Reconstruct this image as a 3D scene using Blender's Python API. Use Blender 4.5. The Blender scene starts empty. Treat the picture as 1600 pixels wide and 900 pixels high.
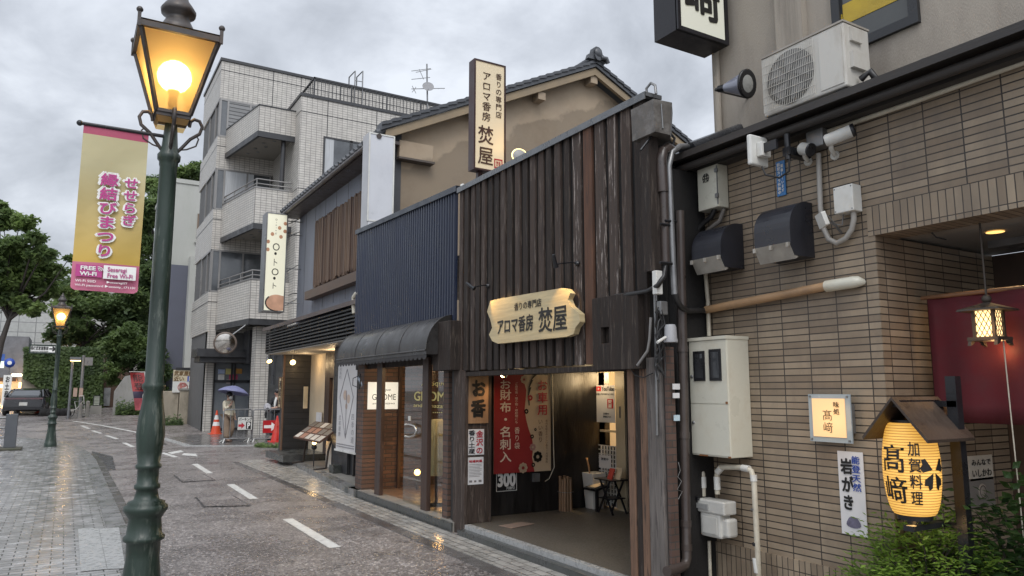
import bpy, bmesh, math, random
from mathutils import Vector, noise
R = math.radians
random.seed(7)
S = bpy.context.scene
COL = S.collection

# ------------------------------------------------------------------ camera, sky, sun, exposure
F = 1155.0; H = 1.65                                   # focal length in pixels of a 1600 wide picture, eye height
PITCH = math.atan(161/1155.0); YAW = math.atan(699/math.hypot(1155, 161))
cam_d = bpy.data.cameras.new('camera'); cam = bpy.data.objects.new('camera', cam_d); COL.objects.link(cam)
cam_d.sensor_width = 36; cam_d.lens = 36*F/1600; cam_d.clip_start = 0.05; cam_d.clip_end = 2000
cam.location = (0, 0, H); cam.rotation_euler = (math.pi/2 + PITCH, 0, -YAW)
S.camera = cam
S.view_settings.view_transform = 'Standard'; S.view_settings.look = 'None'
S.view_settings.exposure = 0.28; S.view_settings.gamma = 1.0; S.view_settings.use_curve_mapping = False
S.cycles.use_denoising = True
S.cycles.max_bounces = 8; S.cycles.transparent_max_bounces = 12
S.cycles.sample_clamp_indirect = 4.0

SUN_EL, SUN_AZ = R(52), R(200)
w = bpy.data.worlds.new('World'); S.world = w; w.use_nodes = True
nt = w.node_tree; nt.nodes.clear(); N = nt.nodes.new; L = nt.links.new
out = N('ShaderNodeOutputWorld'); bg = N('ShaderNodeBackground'); L(bg.outputs[0], out.inputs[0])
sky = N('ShaderNodeTexSky'); sky.sky_type = 'NISHITA'; sky.sun_disc = False
sky.sun_elevation = SUN_EL; sky.sun_rotation = SUN_AZ; sky.air_density = 1.5; sky.dust_density = 3.0
skm = N('ShaderNodeMix'); skm.data_type = 'RGBA'; skm.blend_type = 'MULTIPLY'; skm.inputs[0].default_value = 1
L(sky.outputs[0], skm.inputs[6]); skm.inputs[7].default_value = (.08, .08, .08, 1)
tc = N('ShaderNodeTexCoord'); sep = N('ShaderNodeSeparateXYZ'); L(tc.outputs['Generated'], sep.inputs[0])
# cloud deck: project the direction on a flat layer overhead so that clouds flatten towards the horizon
def M_(op, a, b=None):
    n = N('ShaderNodeMath'); n.operation = op
    for i, v in enumerate((a, b)):
        if v is None: continue
        if isinstance(v, (int, float)): n.inputs[i].default_value = v
        else: L(v, n.inputs[i])
    return n.outputs[0]
zz = M_('ADD', M_('MAXIMUM', sep.outputs[2], 0.0), 0.42)
cx = M_('DIVIDE', sep.outputs[0], zz); cy = M_('DIVIDE', sep.outputs[1], zz)
cmb = N('ShaderNodeCombineXYZ'); L(cx, cmb.inputs[0]); L(cy, cmb.inputs[1])
n1 = N('ShaderNodeTexNoise'); n1.inputs['Scale'].default_value = 3.0; n1.inputs['Detail'].default_value = 6; n1.inputs['Roughness'].default_value = .58; n1.inputs['Distortion'].default_value = .25
n2 = N('ShaderNodeTexNoise'); n2.inputs['Scale'].default_value = .8; n2.inputs['Detail'].default_value = 3
L(cmb.outputs[0], n1.inputs[0]); L(cmb.outputs[0], n2.inputs[0])
nm = M_('ADD', M_('MULTIPLY', n1.outputs[0], .65), M_('MULTIPLY', n2.outputs[0], .35))
cr = N('ShaderNodeValToRGB'); e = cr.color_ramp.elements
e[0].position = .40; e[0].color = (.35, .375, .42, 1); e[1].position = .60; e[1].color = (.64, .675, .735, 1)
x_ = e.new(.5); x_.color = (.475, .505, .56, 1)
L(nm, cr.inputs[0])
# an overcast sky is brighter overhead than at the horizon
# and brightest where the sun stands behind the cloud, at the viewer's back
dt = N('ShaderNodeVectorMath'); dt.operation = 'DOT_PRODUCT'; L(tc.outputs['Generated'], dt.inputs[0])
dt.inputs[1].default_value = (math.sin(SUN_AZ)*math.cos(SUN_EL), math.cos(SUN_AZ)*math.cos(SUN_EL), math.sin(SUN_EL))
br = M_('ADD', M_('MULTIPLY', M_('POWER', M_('MAXIMUM', dt.outputs['Value'], 0.0), 2.0), 2.0), M_('ADD', M_('MULTIPLY', M_('POWER', M_('MAXIMUM', sep.outputs[2], 0.0), 1.5), .5), 1.10))
cb = N('ShaderNodeVectorMath'); cb.operation = 'SCALE'; L(cr.outputs[0], cb.inputs[0]); L(br, cb.inputs['Scale'])
mx = N('ShaderNodeMix'); mx.data_type = 'RGBA'; mx.inputs[0].default_value = .9
L(skm.outputs[2], mx.inputs[6]); L(cb.outputs[0], mx.inputs[7])
L(mx.outputs[2], bg.inputs[0]); bg.inputs[1].default_value = 1.0

sd = bpy.data.lights.new('sun', 'SUN'); sd.energy = 1.0; sd.angle = R(25); sd.color = (1, .96, .9)
sun = bpy.data.objects.new('sun', sd); COL.objects.link(sun)
sv = Vector((math.sin(SUN_AZ)*math.cos(SUN_EL), math.cos(SUN_AZ)*math.cos(SUN_EL), math.sin(SUN_EL)))
sun.rotation_euler = sv.to_track_quat('Z', 'Y').to_euler()

# ------------------------------------------------------------------ measuring: a pixel of the survey picture met with a real plane
cp, sp = math.cos(PITCH), math.sin(PITCH)
FW = Vector((math.sin(YAW)*cp, math.cos(YAW)*cp, sp)); RT = Vector((math.cos(YAW), -math.sin(YAW), 0)); UP = RT.cross(FW)
CAMP = Vector((0, 0, H))
def ray(px, py): return FW + RT*((px-800)/F) - UP*((py-450)/F)
def ax(px, py, x): d = ray(px, py); return CAMP + d*(x/d.x)
def ay(px, py, y): d = ray(px, py); return CAMP + d*(y/d.y)
def az(px, py, z): d = ray(px, py); return CAMP + d*((z-H)/d.z)
def gz(y): return 0.0 if y < 27 else .03*(y-29) if y > 31 else .03*(y-27)**2/8   # the street climbs gently beyond the crossing

# ------------------------------------------------------------------ materials
MATS = {}
def nodes(name):
    m = bpy.data.materials.new(name); m.use_nodes = True
    t = m.node_tree; t.nodes.clear()
    o = t.nodes.new('ShaderNodeOutputMaterial'); p = t.nodes.new('ShaderNodeBsdfPrincipled')
    t.links.new(p.outputs[0], o.inputs[0]); MATS[name] = m
    return m, t, p, o
def mat(name, col, rough=.6, var=.25, scale=3.0, bump=.15, bscale=60.0, metal=0.0, spec=.5, grime=None, gscale=1.2, gamt=.5, gsharp=.2, stretch=(1, 1, 1), emit=None, estr=0, coat=0, rvar=.15):
    """Surface with uneven colour, uneven gloss, fine relief and optional stains of a second colour."""
    m, t, p, o = nodes(name); n = t.nodes.new; l = t.links.new
    g = n('ShaderNodeNewGeometry'); mp = n('ShaderNodeMapping'); mp.inputs['Scale'].default_value = stretch
    l(g.outputs['Position'], mp.inputs[0])
    a = n('ShaderNodeTexNoise'); a.inputs['Scale'].default_value = scale; a.inputs['Detail'].default_value = 6; a.inputs['Roughness'].default_value = .62
    l(mp.outputs[0], a.inputs[0])
    r = n('ShaderNodeMapRange'); r.inputs[1].default_value = .3; r.inputs[2].default_value = .7
    r.inputs[3].default_value = 1-var; r.inputs[4].default_value = 1+var; l(a.outputs[0], r.inputs[0])
    v = n('ShaderNodeVectorMath'); v.operation = 'SCALE'; v.inputs[0].default_value = col[:3]; l(r.outputs[0], v.inputs['Scale'])
    c = v.outputs[0]
    if grime:
        b = n('ShaderNodeTexNoise'); b.inputs['Scale'].default_value = gscale; b.inputs['Detail'].default_value = 8; b.inputs['Roughness'].default_value = .7
        l(mp.outputs[0], b.inputs[0])
        q = n('ShaderNodeMapRange'); q.inputs[1].default_value = .58-gsharp/2; q.inputs[2].default_value = .58+gsharp/2; q.inputs[3].default_value = 0; q.inputs[4].default_value = gamt
        l(b.outputs[0], q.inputs[0])
        x = n('ShaderNodeMix'); x.data_type = 'RGBA'; l(q.outputs[0], x.inputs[0]); l(c, x.inputs[6]); x.inputs[7].default_value = (*grime, 1); c = x.outputs[2]
    l(c, p.inputs['Base Color'])
    rr = n('ShaderNodeMapRange'); rr.inputs[1].default_value = .3; rr.inputs[2].default_value = .7
    rr.inputs[3].default_value = max(.03, rough-rvar); rr.inputs[4].default_value = min(1, rough+rvar); l(a.outputs[0], rr.inputs[0]); l(rr.outputs[0], p.inputs['Roughness'])
    p.inputs['Metallic'].default_value = metal; p.inputs['Specular IOR Level'].default_value = spec
    if coat: p.inputs['Coat Weight'].default_value = coat; p.inputs['Coat Roughness'].default_value = .08
    if bump:
        f = n('ShaderNodeTexNoise'); f.inputs['Scale'].default_value = bscale; f.inputs['Detail'].default_value = 4; l(mp.outputs[0], f.inputs[0])
        bm = n('ShaderNodeBump'); bm.inputs['Strength'].default_value = bump; bm.inputs['Distance'].default_value = .01
        l(f.outputs[0], bm.inputs['Height']); l(bm.outputs[0], p.inputs['Normal'])
    if emit: p.inputs['Emission Color'].default_value = (*emit, 1); p.inputs['Emission Strength'].default_value = estr
    return m
def bricks(name, c1, c2, mortar, w, h, ms, axis='x', off=.5, rough=.7, bump=.4, phase=(0, 0), grime=None, gamt=.4, gscale=.8, vert=False, var=.12, bias=0.0):
    """Courses of brick or tile on a wall: axis = the wall's normal."""
    m, t, p, o = nodes(name); n = t.nodes.new; l = t.links.new
    g = n('ShaderNodeNewGeometry'); s = n('ShaderNodeSeparateXYZ'); l(g.outputs['Position'], s.inputs[0])
    k = n('ShaderNodeCombineXYZ')
    u, v_ = {'x': (1, 2), 'y': (0, 2), 'z': (0, 1), 'zr': (1, 0)}[axis]
    if vert: u, v_ = v_, u
    l(s.outputs[u], k.inputs[0]); l(s.outputs[v_], k.inputs[1])
    mp = n('ShaderNodeMapping'); mp.inputs['Location'].default_value = (phase[0], phase[1], 0); l(k.outputs[0], mp.inputs[0])
    b = n('ShaderNodeTexBrick'); b.offset = off; b.inputs['Scale'].default_value = 1.0
    b.inputs['Brick Width'].default_value = w; b.inputs['Row Height'].default_value = h; b.inputs['Mortar Size'].default_value = ms
    b.inputs['Mortar Smooth'].default_value = .15; b.inputs['Bias'].default_value = bias
    b.inputs['Color1'].default_value = (*c1, 1); b.inputs['Color2'].default_value = (*c2, 1); b.inputs['Mortar'].default_value = (*mortar, 1)
    l(mp.outputs[0], b.inputs[0]); c = b.outputs[0]
    a = n('ShaderNodeTexNoise'); a.inputs['Scale'].default_value = 5; a.inputs['Detail'].default_value = 6; l(g.outputs['Position'], a.inputs[0])
    r = n('ShaderNodeMapRange'); r.inputs[1].default_value = .3; r.inputs[2].default_value = .7; r.inputs[3].default_value = 1-var; r.inputs[4].default_value = 1+var; l(a.outputs[0], r.inputs[0])
    vs = n('ShaderNodeVectorMath'); vs.operation = 'SCALE'; l(c, vs.inputs[0]); l(r.outputs[0], vs.inputs['Scale']); c = vs.outputs[0]
    if grime:
        d = n('ShaderNodeTexNoise'); d.inputs['Scale'].default_value = gscale; d.inputs['Detail'].default_value = 8; d.inputs['Roughness'].default_value = .7
        mp2 = n('ShaderNodeMapping'); mp2.inputs['Scale'].default_value = (1, 1, .35 if axis[0] != 'z' else 1); l(g.outputs['Position'], mp2.inputs[0]); l(mp2.outputs[0], d.inputs[0])
        q = n('ShaderNodeMapRange'); q.inputs[1].default_value = .45; q.inputs[2].default_value = .7; q.inputs[3].default_value = 0; q.inputs[4].default_value = gamt; l(d.outputs[0], q.inputs[0])
        x = n('ShaderNodeMix'); x.data_type = 'RGBA'; l(q.outputs[0], x.inputs[0]); l(c, x.inputs[6]); x.inputs[7].default_value = (*grime, 1); c = x.outputs[2]
    l(c, p.inputs['Base Color'])
    rr = n('ShaderNodeMapRange'); rr.inputs[1].default_value = .3; rr.inputs[2].default_value = .7; rr.inputs[3].default_value = max(.04, rough-.15); rr.inputs[4].default_value = min(1, rough+.15)
    l(a.outputs[0], rr.inputs[0]); l(rr.outputs[0], p.inputs['Roughness'])
    f = n('ShaderNodeTexNoise'); f.inputs['Scale'].default_value = 45; f.inputs['Detail'].default_value = 3; l(g.outputs['Position'], f.inputs[0])
    h1 = n('ShaderNodeMath'); h1.operation = 'MULTIPLY_ADD'; h1.inputs[1].default_value = -1; l(b.outputs['Fac'], h1.inputs[0])
    h2 = n('ShaderNodeMath'); h2.operation = 'MULTIPLY'; h2.inputs[1].default_value = .35; l(f.outputs[0], h2.inputs[0]); l(h2.outputs[0], h1.inputs[2])
    bm = n('ShaderNodeBump'); bm.inputs['Strength'].default_value = bump; bm.inputs['Distance'].default_value = .012; l(h1.outputs[0], bm.inputs['Height']); l(bm.outputs[0], p.inputs['Normal'])
    return m
def glow(name, col, strength, base=(.8, .8, .8), rough=.4):
    m, t, p, o = nodes(name)
    p.inputs['Base Color'].default_value = (*base, 1); p.inputs['Roughness'].default_value = rough
    p.inputs['Emission Color'].default_value = (*col, 1); p.inputs['Emission Strength'].default_value = strength
    return m
def glass(name, tint=(.9, .93, .92), rough=.02, clear=.8, ior=1.45):
    """Thin window glass: a mirror-like coat over clear tint."""
    m, t, p, o = nodes(name); n = t.nodes.new; l = t.links.new
    t.nodes.remove(p)
    tr = n('ShaderNodeBsdfTransparent'); tr.inputs[0].default_value = (*[c*clear for c in tint], 1)
    gl = n('ShaderNodeBsdfGlossy'); gl.inputs['Roughness'].default_value = rough
    lw = n('ShaderNodeLayerWeight'); lw.inputs[0].default_value = .5
    pw = n('ShaderNodeMath'); pw.operation = 'POWER'; pw.inputs[1].default_value = 4.0; l(lw.outputs['Facing'], pw.inputs[0])
    fr = n('ShaderNodeMath'); fr.operation = 'MULTIPLY_ADD'; fr.inputs[1].default_value = .8; fr.inputs[2].default_value = .05; l(pw.outputs[0], fr.inputs[0])
    mx = n('ShaderNodeMixShader'); l(fr.outputs[0], mx.inputs[0]); l(tr.outputs[0], mx.inputs[1]); l(gl.outputs[0], mx.inputs[2]); l(mx.outputs[0], o.inputs[0])
    return m
def amber(name, col, clear=.45):
    """Frosted coloured lantern glass: lets the lamp shine through."""
    m, t, p, o = nodes(name); n = t.nodes.new; l = t.links.new
    t.nodes.remove(p)
    tr = n('ShaderNodeBsdfRefraction'); tr.inputs['Roughness'].default_value = .30; tr.inputs['IOR'].default_value = 1.12; tr.inputs[0].default_value = (1, .45+.5*col[1], .28+.5*col[2], 1)
    tl = n('ShaderNodeBsdfTranslucent'); tl.inputs[0].default_value = (*col, 1)
    df = n('ShaderNodeBsdfDiffuse'); df.inputs[0].default_value = (*[c*.8 for c in col], 1)
    m1 = n('ShaderNodeMixShader'); m1.inputs[0].default_value = .3; l(tl.outputs[0], m1.inputs[1]); l(df.outputs[0], m1.inputs[2])
    m2 = n('ShaderNodeMixShader'); m2.inputs[0].default_value = clear; l(m1.outputs[0], m2.inputs[1]); l(tr.outputs[0], m2.inputs[2])
    gl = n('ShaderNodeBsdfGlossy'); gl.inputs['Roughness'].default_value = .15
    m3 = n('ShaderNodeMixShader'); m3.inputs[0].default_value = .05; l(m2.outputs[0], m3.inputs[1]); l(gl.outputs[0], m3.inputs[2]); l(m3.outputs[0], o.inputs[0])
    return m

# ------------------------------------------------------------------ mesh building
class MB:
    def __init__(s): s.v = []; s.f = []; s.mi = []; s.sm = []
    def add(s, vs, fs, mi=0, sm=False):
        b = len(s.v); s.v += [Vector(v) for v in vs]
        for f in fs: s.f.append([i+b for i in f]); s.mi.append(mi); s.sm.append(sm)
        return s
    def box(s, lo, hi, mi=0):
        x0, x1 = sorted((lo[0], hi[0])); y0, y1 = sorted((lo[1], hi[1])); z0, z1 = sorted((lo[2], hi[2]))
        return s.add([(x0,y0,z0),(x1,y0,z0),(x1,y1,z0),(x0,y1,z0),(x0,y0,z1),(x1,y0,z1),(x1,y1,z1),(x0,y1,z1)],
                     [(0,3,2,1),(4,5,6,7),(0,1,5,4),(1,2,6,5),(2,3,7,6),(3,0,4,7)], mi)
    def quad(s, a, b, c, d, mi=0): return s.add([a, b, c, d], [(0, 1, 2, 3)], mi)
    def poly(s, pts, mi=0): return s.add(pts, [tuple(range(len(pts)))], mi)
    def prism(s, pts, d, mi=0, sm=False):
        n = len(pts); d = Vector(d); p = [Vector(q) for q in pts]
        s.add(p + [q+d for q in p], [tuple(range(n-1, -1, -1)), tuple(range(n, 2*n))], mi)
        return s.add(p + [q+d for q in p], [(i, (i+1) % n, (i+1) % n+n, i+n) for i in range(n)], mi, sm)
    def beam(s, a, b, w, h, mi=0, up=(0, 0, 1)):
        a, b = Vector(a), Vector(b); d = (b-a).normalized(); u = Vector(up)
        if abs(d.dot(u)) > .95: u = Vector((1, 0, 0))
        sx = d.cross(u).normalized()*w/2; sy = sx.cross(d).normalized()*h/2
        return s.prism([a-sx-sy, a+sx-sy, a+sx+sy, a-sx+sy], b-a, mi)
    def tube(s, pts, r, seg=8, mi=0, caps=True, squash=1.0):
        pts = [Vector(p) for p in pts]; n = len(pts)
        rs = r if isinstance(r, (list, tuple)) else [r]*n
        ref = None; vs = []
        for i, p in enumerate(pts):
            d = (pts[min(i+1, n-1)]-pts[max(i-1, 0)]).normalized()
            if ref is None:
                ref = Vector((0, 0, 1)) if abs(d.z) < .9 else Vector((1, 0, 0))
            x = d.cross(ref)
            if x.length < 1e-4: x = d.orthogonal()
            x.normalize(); y = x.cross(d).normalized(); ref = y
            for k in range(seg):
                a = 2*math.pi*k/seg; vs.append(p + x*math.cos(a)*rs[i] + y*math.sin(a)*rs[i]*squash)
        fs = [(i*seg+k, i*seg+(k+1) % seg, (i+1)*seg+(k+1) % seg, (i+1)*seg+k) for i in range(n-1) for k in range(seg)]
        s.add(vs, fs, mi, True)
        if caps: s.add(vs[:seg], [tuple(range(seg-1, -1, -1))], mi); s.add(vs[-seg:], [tuple(range(seg))], mi)
        return s
    def lathe(s, prof, c, seg=20, mi=0, axis=(0, 0, 1), ripple=None, sx=1.0, sy=1.0):
        c = Vector(c); a = Vector(axis).normalized(); x = a.orthogonal().normalized()
        if abs(a.z) > .99: x = Vector((1, 0, 0))
        y = a.cross(x); vs = []; n = len(prof)
        for r, h in prof:
            for k in range(seg):
                t = 2*math.pi*k/seg; q = r*(1+(ripple(t, h) if ripple else 0)); vs.append(c + x*math.cos(t)*q*sx + y*math.sin(t)*q*sy + a*h)
        fs = [(i*seg+k, i*seg+(k+1) % seg, (i+1)*seg+(k+1) % seg, (i+1)*seg+k) for i in range(n-1) for k in range(seg)]
        s.add(vs, fs, mi, True)
        if prof[0][0] > 1e-4: s.add(vs[:seg], [tuple(range(seg-1, -1, -1))], mi)
        if prof[-1][0] > 1e-4: s.add(vs[-seg:], [tuple(range(seg))], mi)
        return s
    def ball(s, c, r, seg=14, mi=0, sz=1.0):
        return s.lathe([(max(1e-5, r*math.sin(math.pi*i/8)), -r*sz*math.cos(math.pi*i/8)) for i in range(9)], c, seg, mi)
    def build(s, name, mats, parent=None, bevel=0, label=None, kind=None, origin=None):
        me = bpy.data.meshes.new(name)
        if not s.v: raise ValueError('empty mesh '+name)
        if origin is None:
            xs = [v.x for v in s.v]; ys = [v.y for v in s.v]; zs = [v.z for v in s.v]
            origin = Vector(((min(xs)+max(xs))/2, (min(ys)+max(ys))/2, min(zs)))
        else: origin = Vector(origin)
        me.from_pydata([tuple(v-origin) for v in s.v], [], s.f)
        for m in (mats if isinstance(mats, (list, tuple)) else [mats]): me.materials.append(m)
        me.polygons.foreach_set('material_index', s.mi); me.polygons.foreach_set('use_smooth', s.sm); me.update()
        o = bpy.data.objects.new(name, me); COL.objects.link(o); WORLD[o] = origin
        o.location = origin - (WORLD[parent] if parent else Vector())
        if parent: o.parent = parent
        if bevel:
            b = o.modifiers.new('bevel', 'BEVEL'); b.width = bevel; b.segments = 2; b.limit_method = 'ANGLE'; b.angle_limit = R(40)
        if label: o['label'] = label
        if kind: o['kind'] = kind
        return o
WORLD = {}
def thing(name, label, cat, loc=(0, 0, 0), group=None):
    o = bpy.data.objects.new(name, None); COL.objects.link(o); o.empty_display_size = .1
    o.location = loc; WORLD[o] = Vector(loc); tag(o, label, cat, group); return o
def tag(o, label, cat, group=None, kind=None):
    o['label'] = label; o['category'] = cat
    if group: o['group'] = group
    if kind: o['kind'] = kind
    return o
def setting(o): o['kind'] = 'structure'; return o
def dup(root, delta, label=None):
    def cp_(o, par):
        c = o.copy(); COL.objects.link(c); WORLD[c] = WORLD[o] + Vector(delta)
        if par: c.parent = par
        else: c.location = o.location + Vector(delta)
        for ch in list(o.children): cp_(ch, c)
        return c
    r = cp_(root, None)
    if label: r['label'] = label
    return r
def lamp(name, loc, power, col=(1, .72, .38), size=.05, spot=None, aim=None, parent=None):
    d = bpy.data.lights.new(name, 'SPOT' if spot else 'POINT'); d.energy = power; d.color = col; d.shadow_soft_size = size
    if spot: d.spot_size = R(spot); d.spot_blend = .6
    o = bpy.data.objects.new(name, d); COL.objects.link(o); o.location = loc; WORLD[o] = Vector(loc)
    if aim: o.rotation_euler = (Vector(loc)-Vector(aim)).to_track_quat('Z', 'Y').to_euler()
    if parent: o.parent = parent; o.location = Vector(loc)-WORLD[parent]
    return o

# lettering: the builtin font laid into a rectangle of a plane ('x': faces the street, 'y': faces down the street)
TCACHE = {}
def glyphs(s, bold, vert):
    k = (s, bold, vert)
    if k in TCACHE: return TCACHE[k]
    c = bpy.data.curves.new('t', 'FONT'); c.body = '\n'.join(s) if vert and '\n' not in s else s
    c.align_x = 'CENTER' if vert else 'LEFT'; c.offset = bold; c.resolution_u = 3; c.fill_mode = 'FRONT'
    if vert: c.space_line = 1.08
    o = bpy.data.objects.new('t', c)
    me = bpy.data.meshes.new_from_object(o)
    vs = [v.co.copy() for v in me.vertices]; fs = [tuple(p.vertices) for p in me.polygons]
    bpy.data.objects.remove(o); bpy.data.curves.remove(c); bpy.data.meshes.remove(me)
    TCACHE[k] = (vs, fs); return vs, fs
def letter_mb(mb, s, rect, plane, c, bold=.01, vert=False, mi=0, fit=False, brush=0.0, shear=0.0):
    """rect = (u0, v_top, u1, v_bottom) in the plane's own right/up axes."""
    vs, fs = glyphs(s, 0.0, vert)
    if not vs: return mb
    x0 = min(v.x for v in vs); x1 = max(v.x for v in vs); y0 = min(v.y for v in vs); y1 = max(v.y for v in vs)
    u0, v1, u1, v0 = rect
    su = (u1-u0)/(x1-x0); sv = (v1-v0)/(y1-y0)
    if fit: su = sv = min(su, sv)
    cu, cv = (u0+u1)/2, (v0+v1)/2; mx_, my_ = (x0+x1)/2, (y0+y1)/2
    # heavier strokes: the same outline printed again with small shifts, each a hair in front of the last
    cs = [(0, 0)] + ([(bold*1.3*math.cos(t), bold*1.3*math.sin(t)) for t in [math.pi*2*j/6 for j in range(6)]] if bold > .006 else [])
    for ci, (ox, oy) in enumerate(cs):
      P = []
      for v in vs:
        a, b = v.x-mx_+ox, v.y-my_+oy
        if brush:
            q = noise.noise_vector(Vector((v.x*2.2, v.y*2.2, len(s)*3.1)))*brush; q2 = noise.noise_vector(Vector((v.x*7, v.y*7, 9)))*brush*.35
            a += q.x+q2.x; b += q.y+q2.y
        P.append(place(plane, c-.0004*ci, cu+a*su+b*sv*shear, cv+b*sv))
      mb.add(P, fs, mi)
    return mb
def place(plane, c, u, v):
    return Vector((c, -u, v)) if plane == 'x' else Vector((u, c, v)) if plane == 'y' else Vector((u, v, c))
class Sign:
    """An upright board facing -x or -y, given by two opposite corners in the survey picture (or world u/v)."""
    def __init__(s, plane, c, tl=None, br=None, world=None):
        s.plane, s.c = plane, c
        if world: s.u0, s.v1, s.u1, s.v0 = world
        else:
            a = ax(*tl, c) if plane == 'x' else ay(*tl, c); b = ax(*br, c) if plane == 'x' else ay(*br, c)
            s.u0, s.u1 = (-a.y, -b.y) if plane == 'x' else (a.x, b.x); s.v1, s.v0 = a.z, b.z
    def p(s, fx, fy, d=0): return place(s.plane, s.c-d, s.u0+(s.u1-s.u0)*fx, s.v1+(s.v0-s.v1)*fy)
    def r(s, f): return (s.u0+(s.u1-s.u0)*f[0], s.v1+(s.v0-s.v1)*f[1], s.u0+(s.u1-s.u0)*f[2], s.v1+(s.v0-s.v1)*f[3])
    def box(s, mb, f=(0, 0, 1, 1), d0=0, d1=.03, mi=0):
        return mb.box(s.p(f[0], f[1], d0), s.p(f[2], f[3], d1), mi)
    def slab(s, name, m, parent, f=(0, 0, 1, 1), d0=0, d1=.03, bevel=0, **k):
        return s.box(MB(), f, d0, d1).build(name, m, parent, bevel, **k)
    def text(s, st, f, d, bold=.01, vert=False, mb=None, mi=0, **k):
        mb = mb or MB(); return letter_mb(mb, st, s.r(f), s.plane, s.c-d, bold, vert, mi, **k)
    def frame(s, name, m, parent, w=.02, d0=0, d1=.04):
        fw = w/abs(s.u1-s.u0); fh = w/abs(s.v1-s.v0); mb = MB()
        s.box(mb, (0, 0, 1, fh), d0, d1); s.box(mb, (0, 1-fh, 1, 1), d0, d1); s.box(mb, (0, fh, fw, 1-fh), d0, d1); s.box(mb, (1-fw, fh, 1, 1-fh), d0, d1)
        return mb.build(name, m, parent)
    def base(s, d=0): return s.p(.5, 1, d)

# ------------------------------------------------------------------ palette
asphalt, _t, _p, _o = nodes('wet asphalt')
def _asph():
    t, p = _t, _p; n = t.nodes.new; l = t.links.new
    g = n('ShaderNodeNewGeometry')
    v = n('ShaderNodeTexVoronoi'); v.inputs['Scale'].default_value = 55; l(g.outputs['Position'], v.inputs[0])
    s = n('ShaderNodeSeparateColor'); l(v.outputs['Color'], s.inputs[0])
    r = n('ShaderNodeValToRGB'); e = r.color_ramp.elements
    e[0].position = 0; e[0].color = (.10, .088, .082, 1); e[1].position = 1; e[1].color = (.58, .53, .50, 1)
    q = e.new(.55); q.color = (.19, .166, .154, 1); q = e.new(.85); q.color = (.33, .29, .27, 1)
    l(s.outputs[0], r.inputs[0])
    a = n('ShaderNodeTexNoise'); a.inputs['Scale'].default_value = .9; a.inputs['Detail'].default_value = 7; a.inputs['Roughness'].default_value = .65; l(g.outputs['Position'], a.inputs[0])
    m = n('ShaderNodeMapRange'); m.inputs[1].default_value = .35; m.inputs[2].default_value = .68; m.inputs[3].default_value = .62; m.inputs[4].default_value = 1.15; l(a.outputs[0], m.inputs[0])
    w_ = n('ShaderNodeVectorMath'); w_.operation = 'SCALE'; l(r.outputs[0], w_.inputs[0]); l(m.outputs[0], w_.inputs['Scale']); l(w_.outputs[0], p.inputs['Base Color'])
    k = n('ShaderNodeMapRange'); k.inputs[1].default_value = .35; k.inputs[2].default_value = .65; k.inputs[3].default_value = .16; k.inputs[4].default_value = .42; l(a.outputs[0], k.inputs[0]); l(k.outputs[0], p.inputs['Roughness'])
    b = n('ShaderNodeBump'); b.inputs['Strength'].default_value = .8; b.inputs['Distance'].default_value = .010; l(v.outputs['Distance'], b.inputs['Height']); l(b.outputs[0], p.inputs['Normal'])
_asph()
paver = bricks('wet grey pavers', (.27, .262, .255), (.40, .39, .38), (.07, .068, .064), .21, .105, .006, 'z', .5, .17, .35, grime=(.09, .085, .075), gamt=.45, gscale=.6)
paver2 = bricks('buff pavers', (.30, .285, .26), (.41, .39, .355), (.06, .055, .05), .21, .105, .006, 'zr', .5, .27, .35, grime=(.14, .13, .11), gamt=.45, gscale=.7)
kerbm = mat('kerb stone', (.17, .165, .16), .3, .3, 4, .3, 50, grime=(.035, .045, .022), gscale=2.2, gamt=.85)
gutterm = mat('wet gutter concrete', (.125, .116, .11), .22, .3, 3, .2, 60, grime=(.04, .035, .03))
slabm = mat('pale granite slab', (.34, .34, .33), .3, .12, 20, .15, 120, grime=(.2, .2, .19))
concm = mat('worn concrete', (.25, .235, .21), .55, .25, 3, .3, 50, grime=(.09, .085, .065), gscale=1.5, gamt=.7)
stepm = mat('dark wet step stone', (.06, .062, .06), .3, .3, 4, .25, 40, grime=(.02, .03, .015), gscale=3)
paint = mat('worn white road paint', (.62, .61, .57), .4, .15, 14, .2, 90, grime=(.25, .235, .22), gscale=9, gamt=.6)
patchm = mat('fresh asphalt patch', (.045, .042, .042), .25, .3, 6, .5, 120)
farg = mat('distant ground', (.11, .11, .10), .6)
green = mat('dark green lamp paint', (.017, .030, .022), .38, .4, 6, .25, 60, spec=.45, grime=(.13, .145, .12), gscale=7, gamt=.75, gsharp=.10, stretch=(1, 1, .18))
ironm = mat('dark lantern copper', (.055, .048, .045), .42, .35, 8, .15, 60, metal=.3, grime=(.10, .06, .035), gscale=6)
blackm = mat('black metal', (.012, .012, .014), .35, .3, 6, .08)
greym = mat('grey metal', (.22, .22, .22), .4, .2, 6, .05, metal=.6)
lampglass = amber('amber lantern glass', (1.0, .60, .19), .5)
bulbm = glow('lamp globe', (1, .86, .58), 12.0)
whitem = mat('white enamel', (.62, .615, .58), .38, .08, 3, .04, 60, grime=(.42, .38, .31), gscale=2, gamt=.5)
creamm = mat('cream painted steel', (.56, .54, .45), .36, .07, 3, .04, 60, grime=(.33, .26, .17), gscale=3, gamt=.4)
pvc = mat('beige pvc pipe', (.50, .46, .37), .4, .12, 5, .05, grime=(.22, .17, .11), gscale=4)
pvcbrown = mat('tan pipe wrap', (.36, .22, .115), .45, .12, 6, .05, grime=(.2, .13, .08), gscale=4)
rubber = mat('black rubber cable', (.018, .017, .017), .42, .3, 8, .1)
bronze = mat('brown drain pipe', (.05, .037, .032), .38, .25, 5, .1, grime=(.09, .075, .065))
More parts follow.
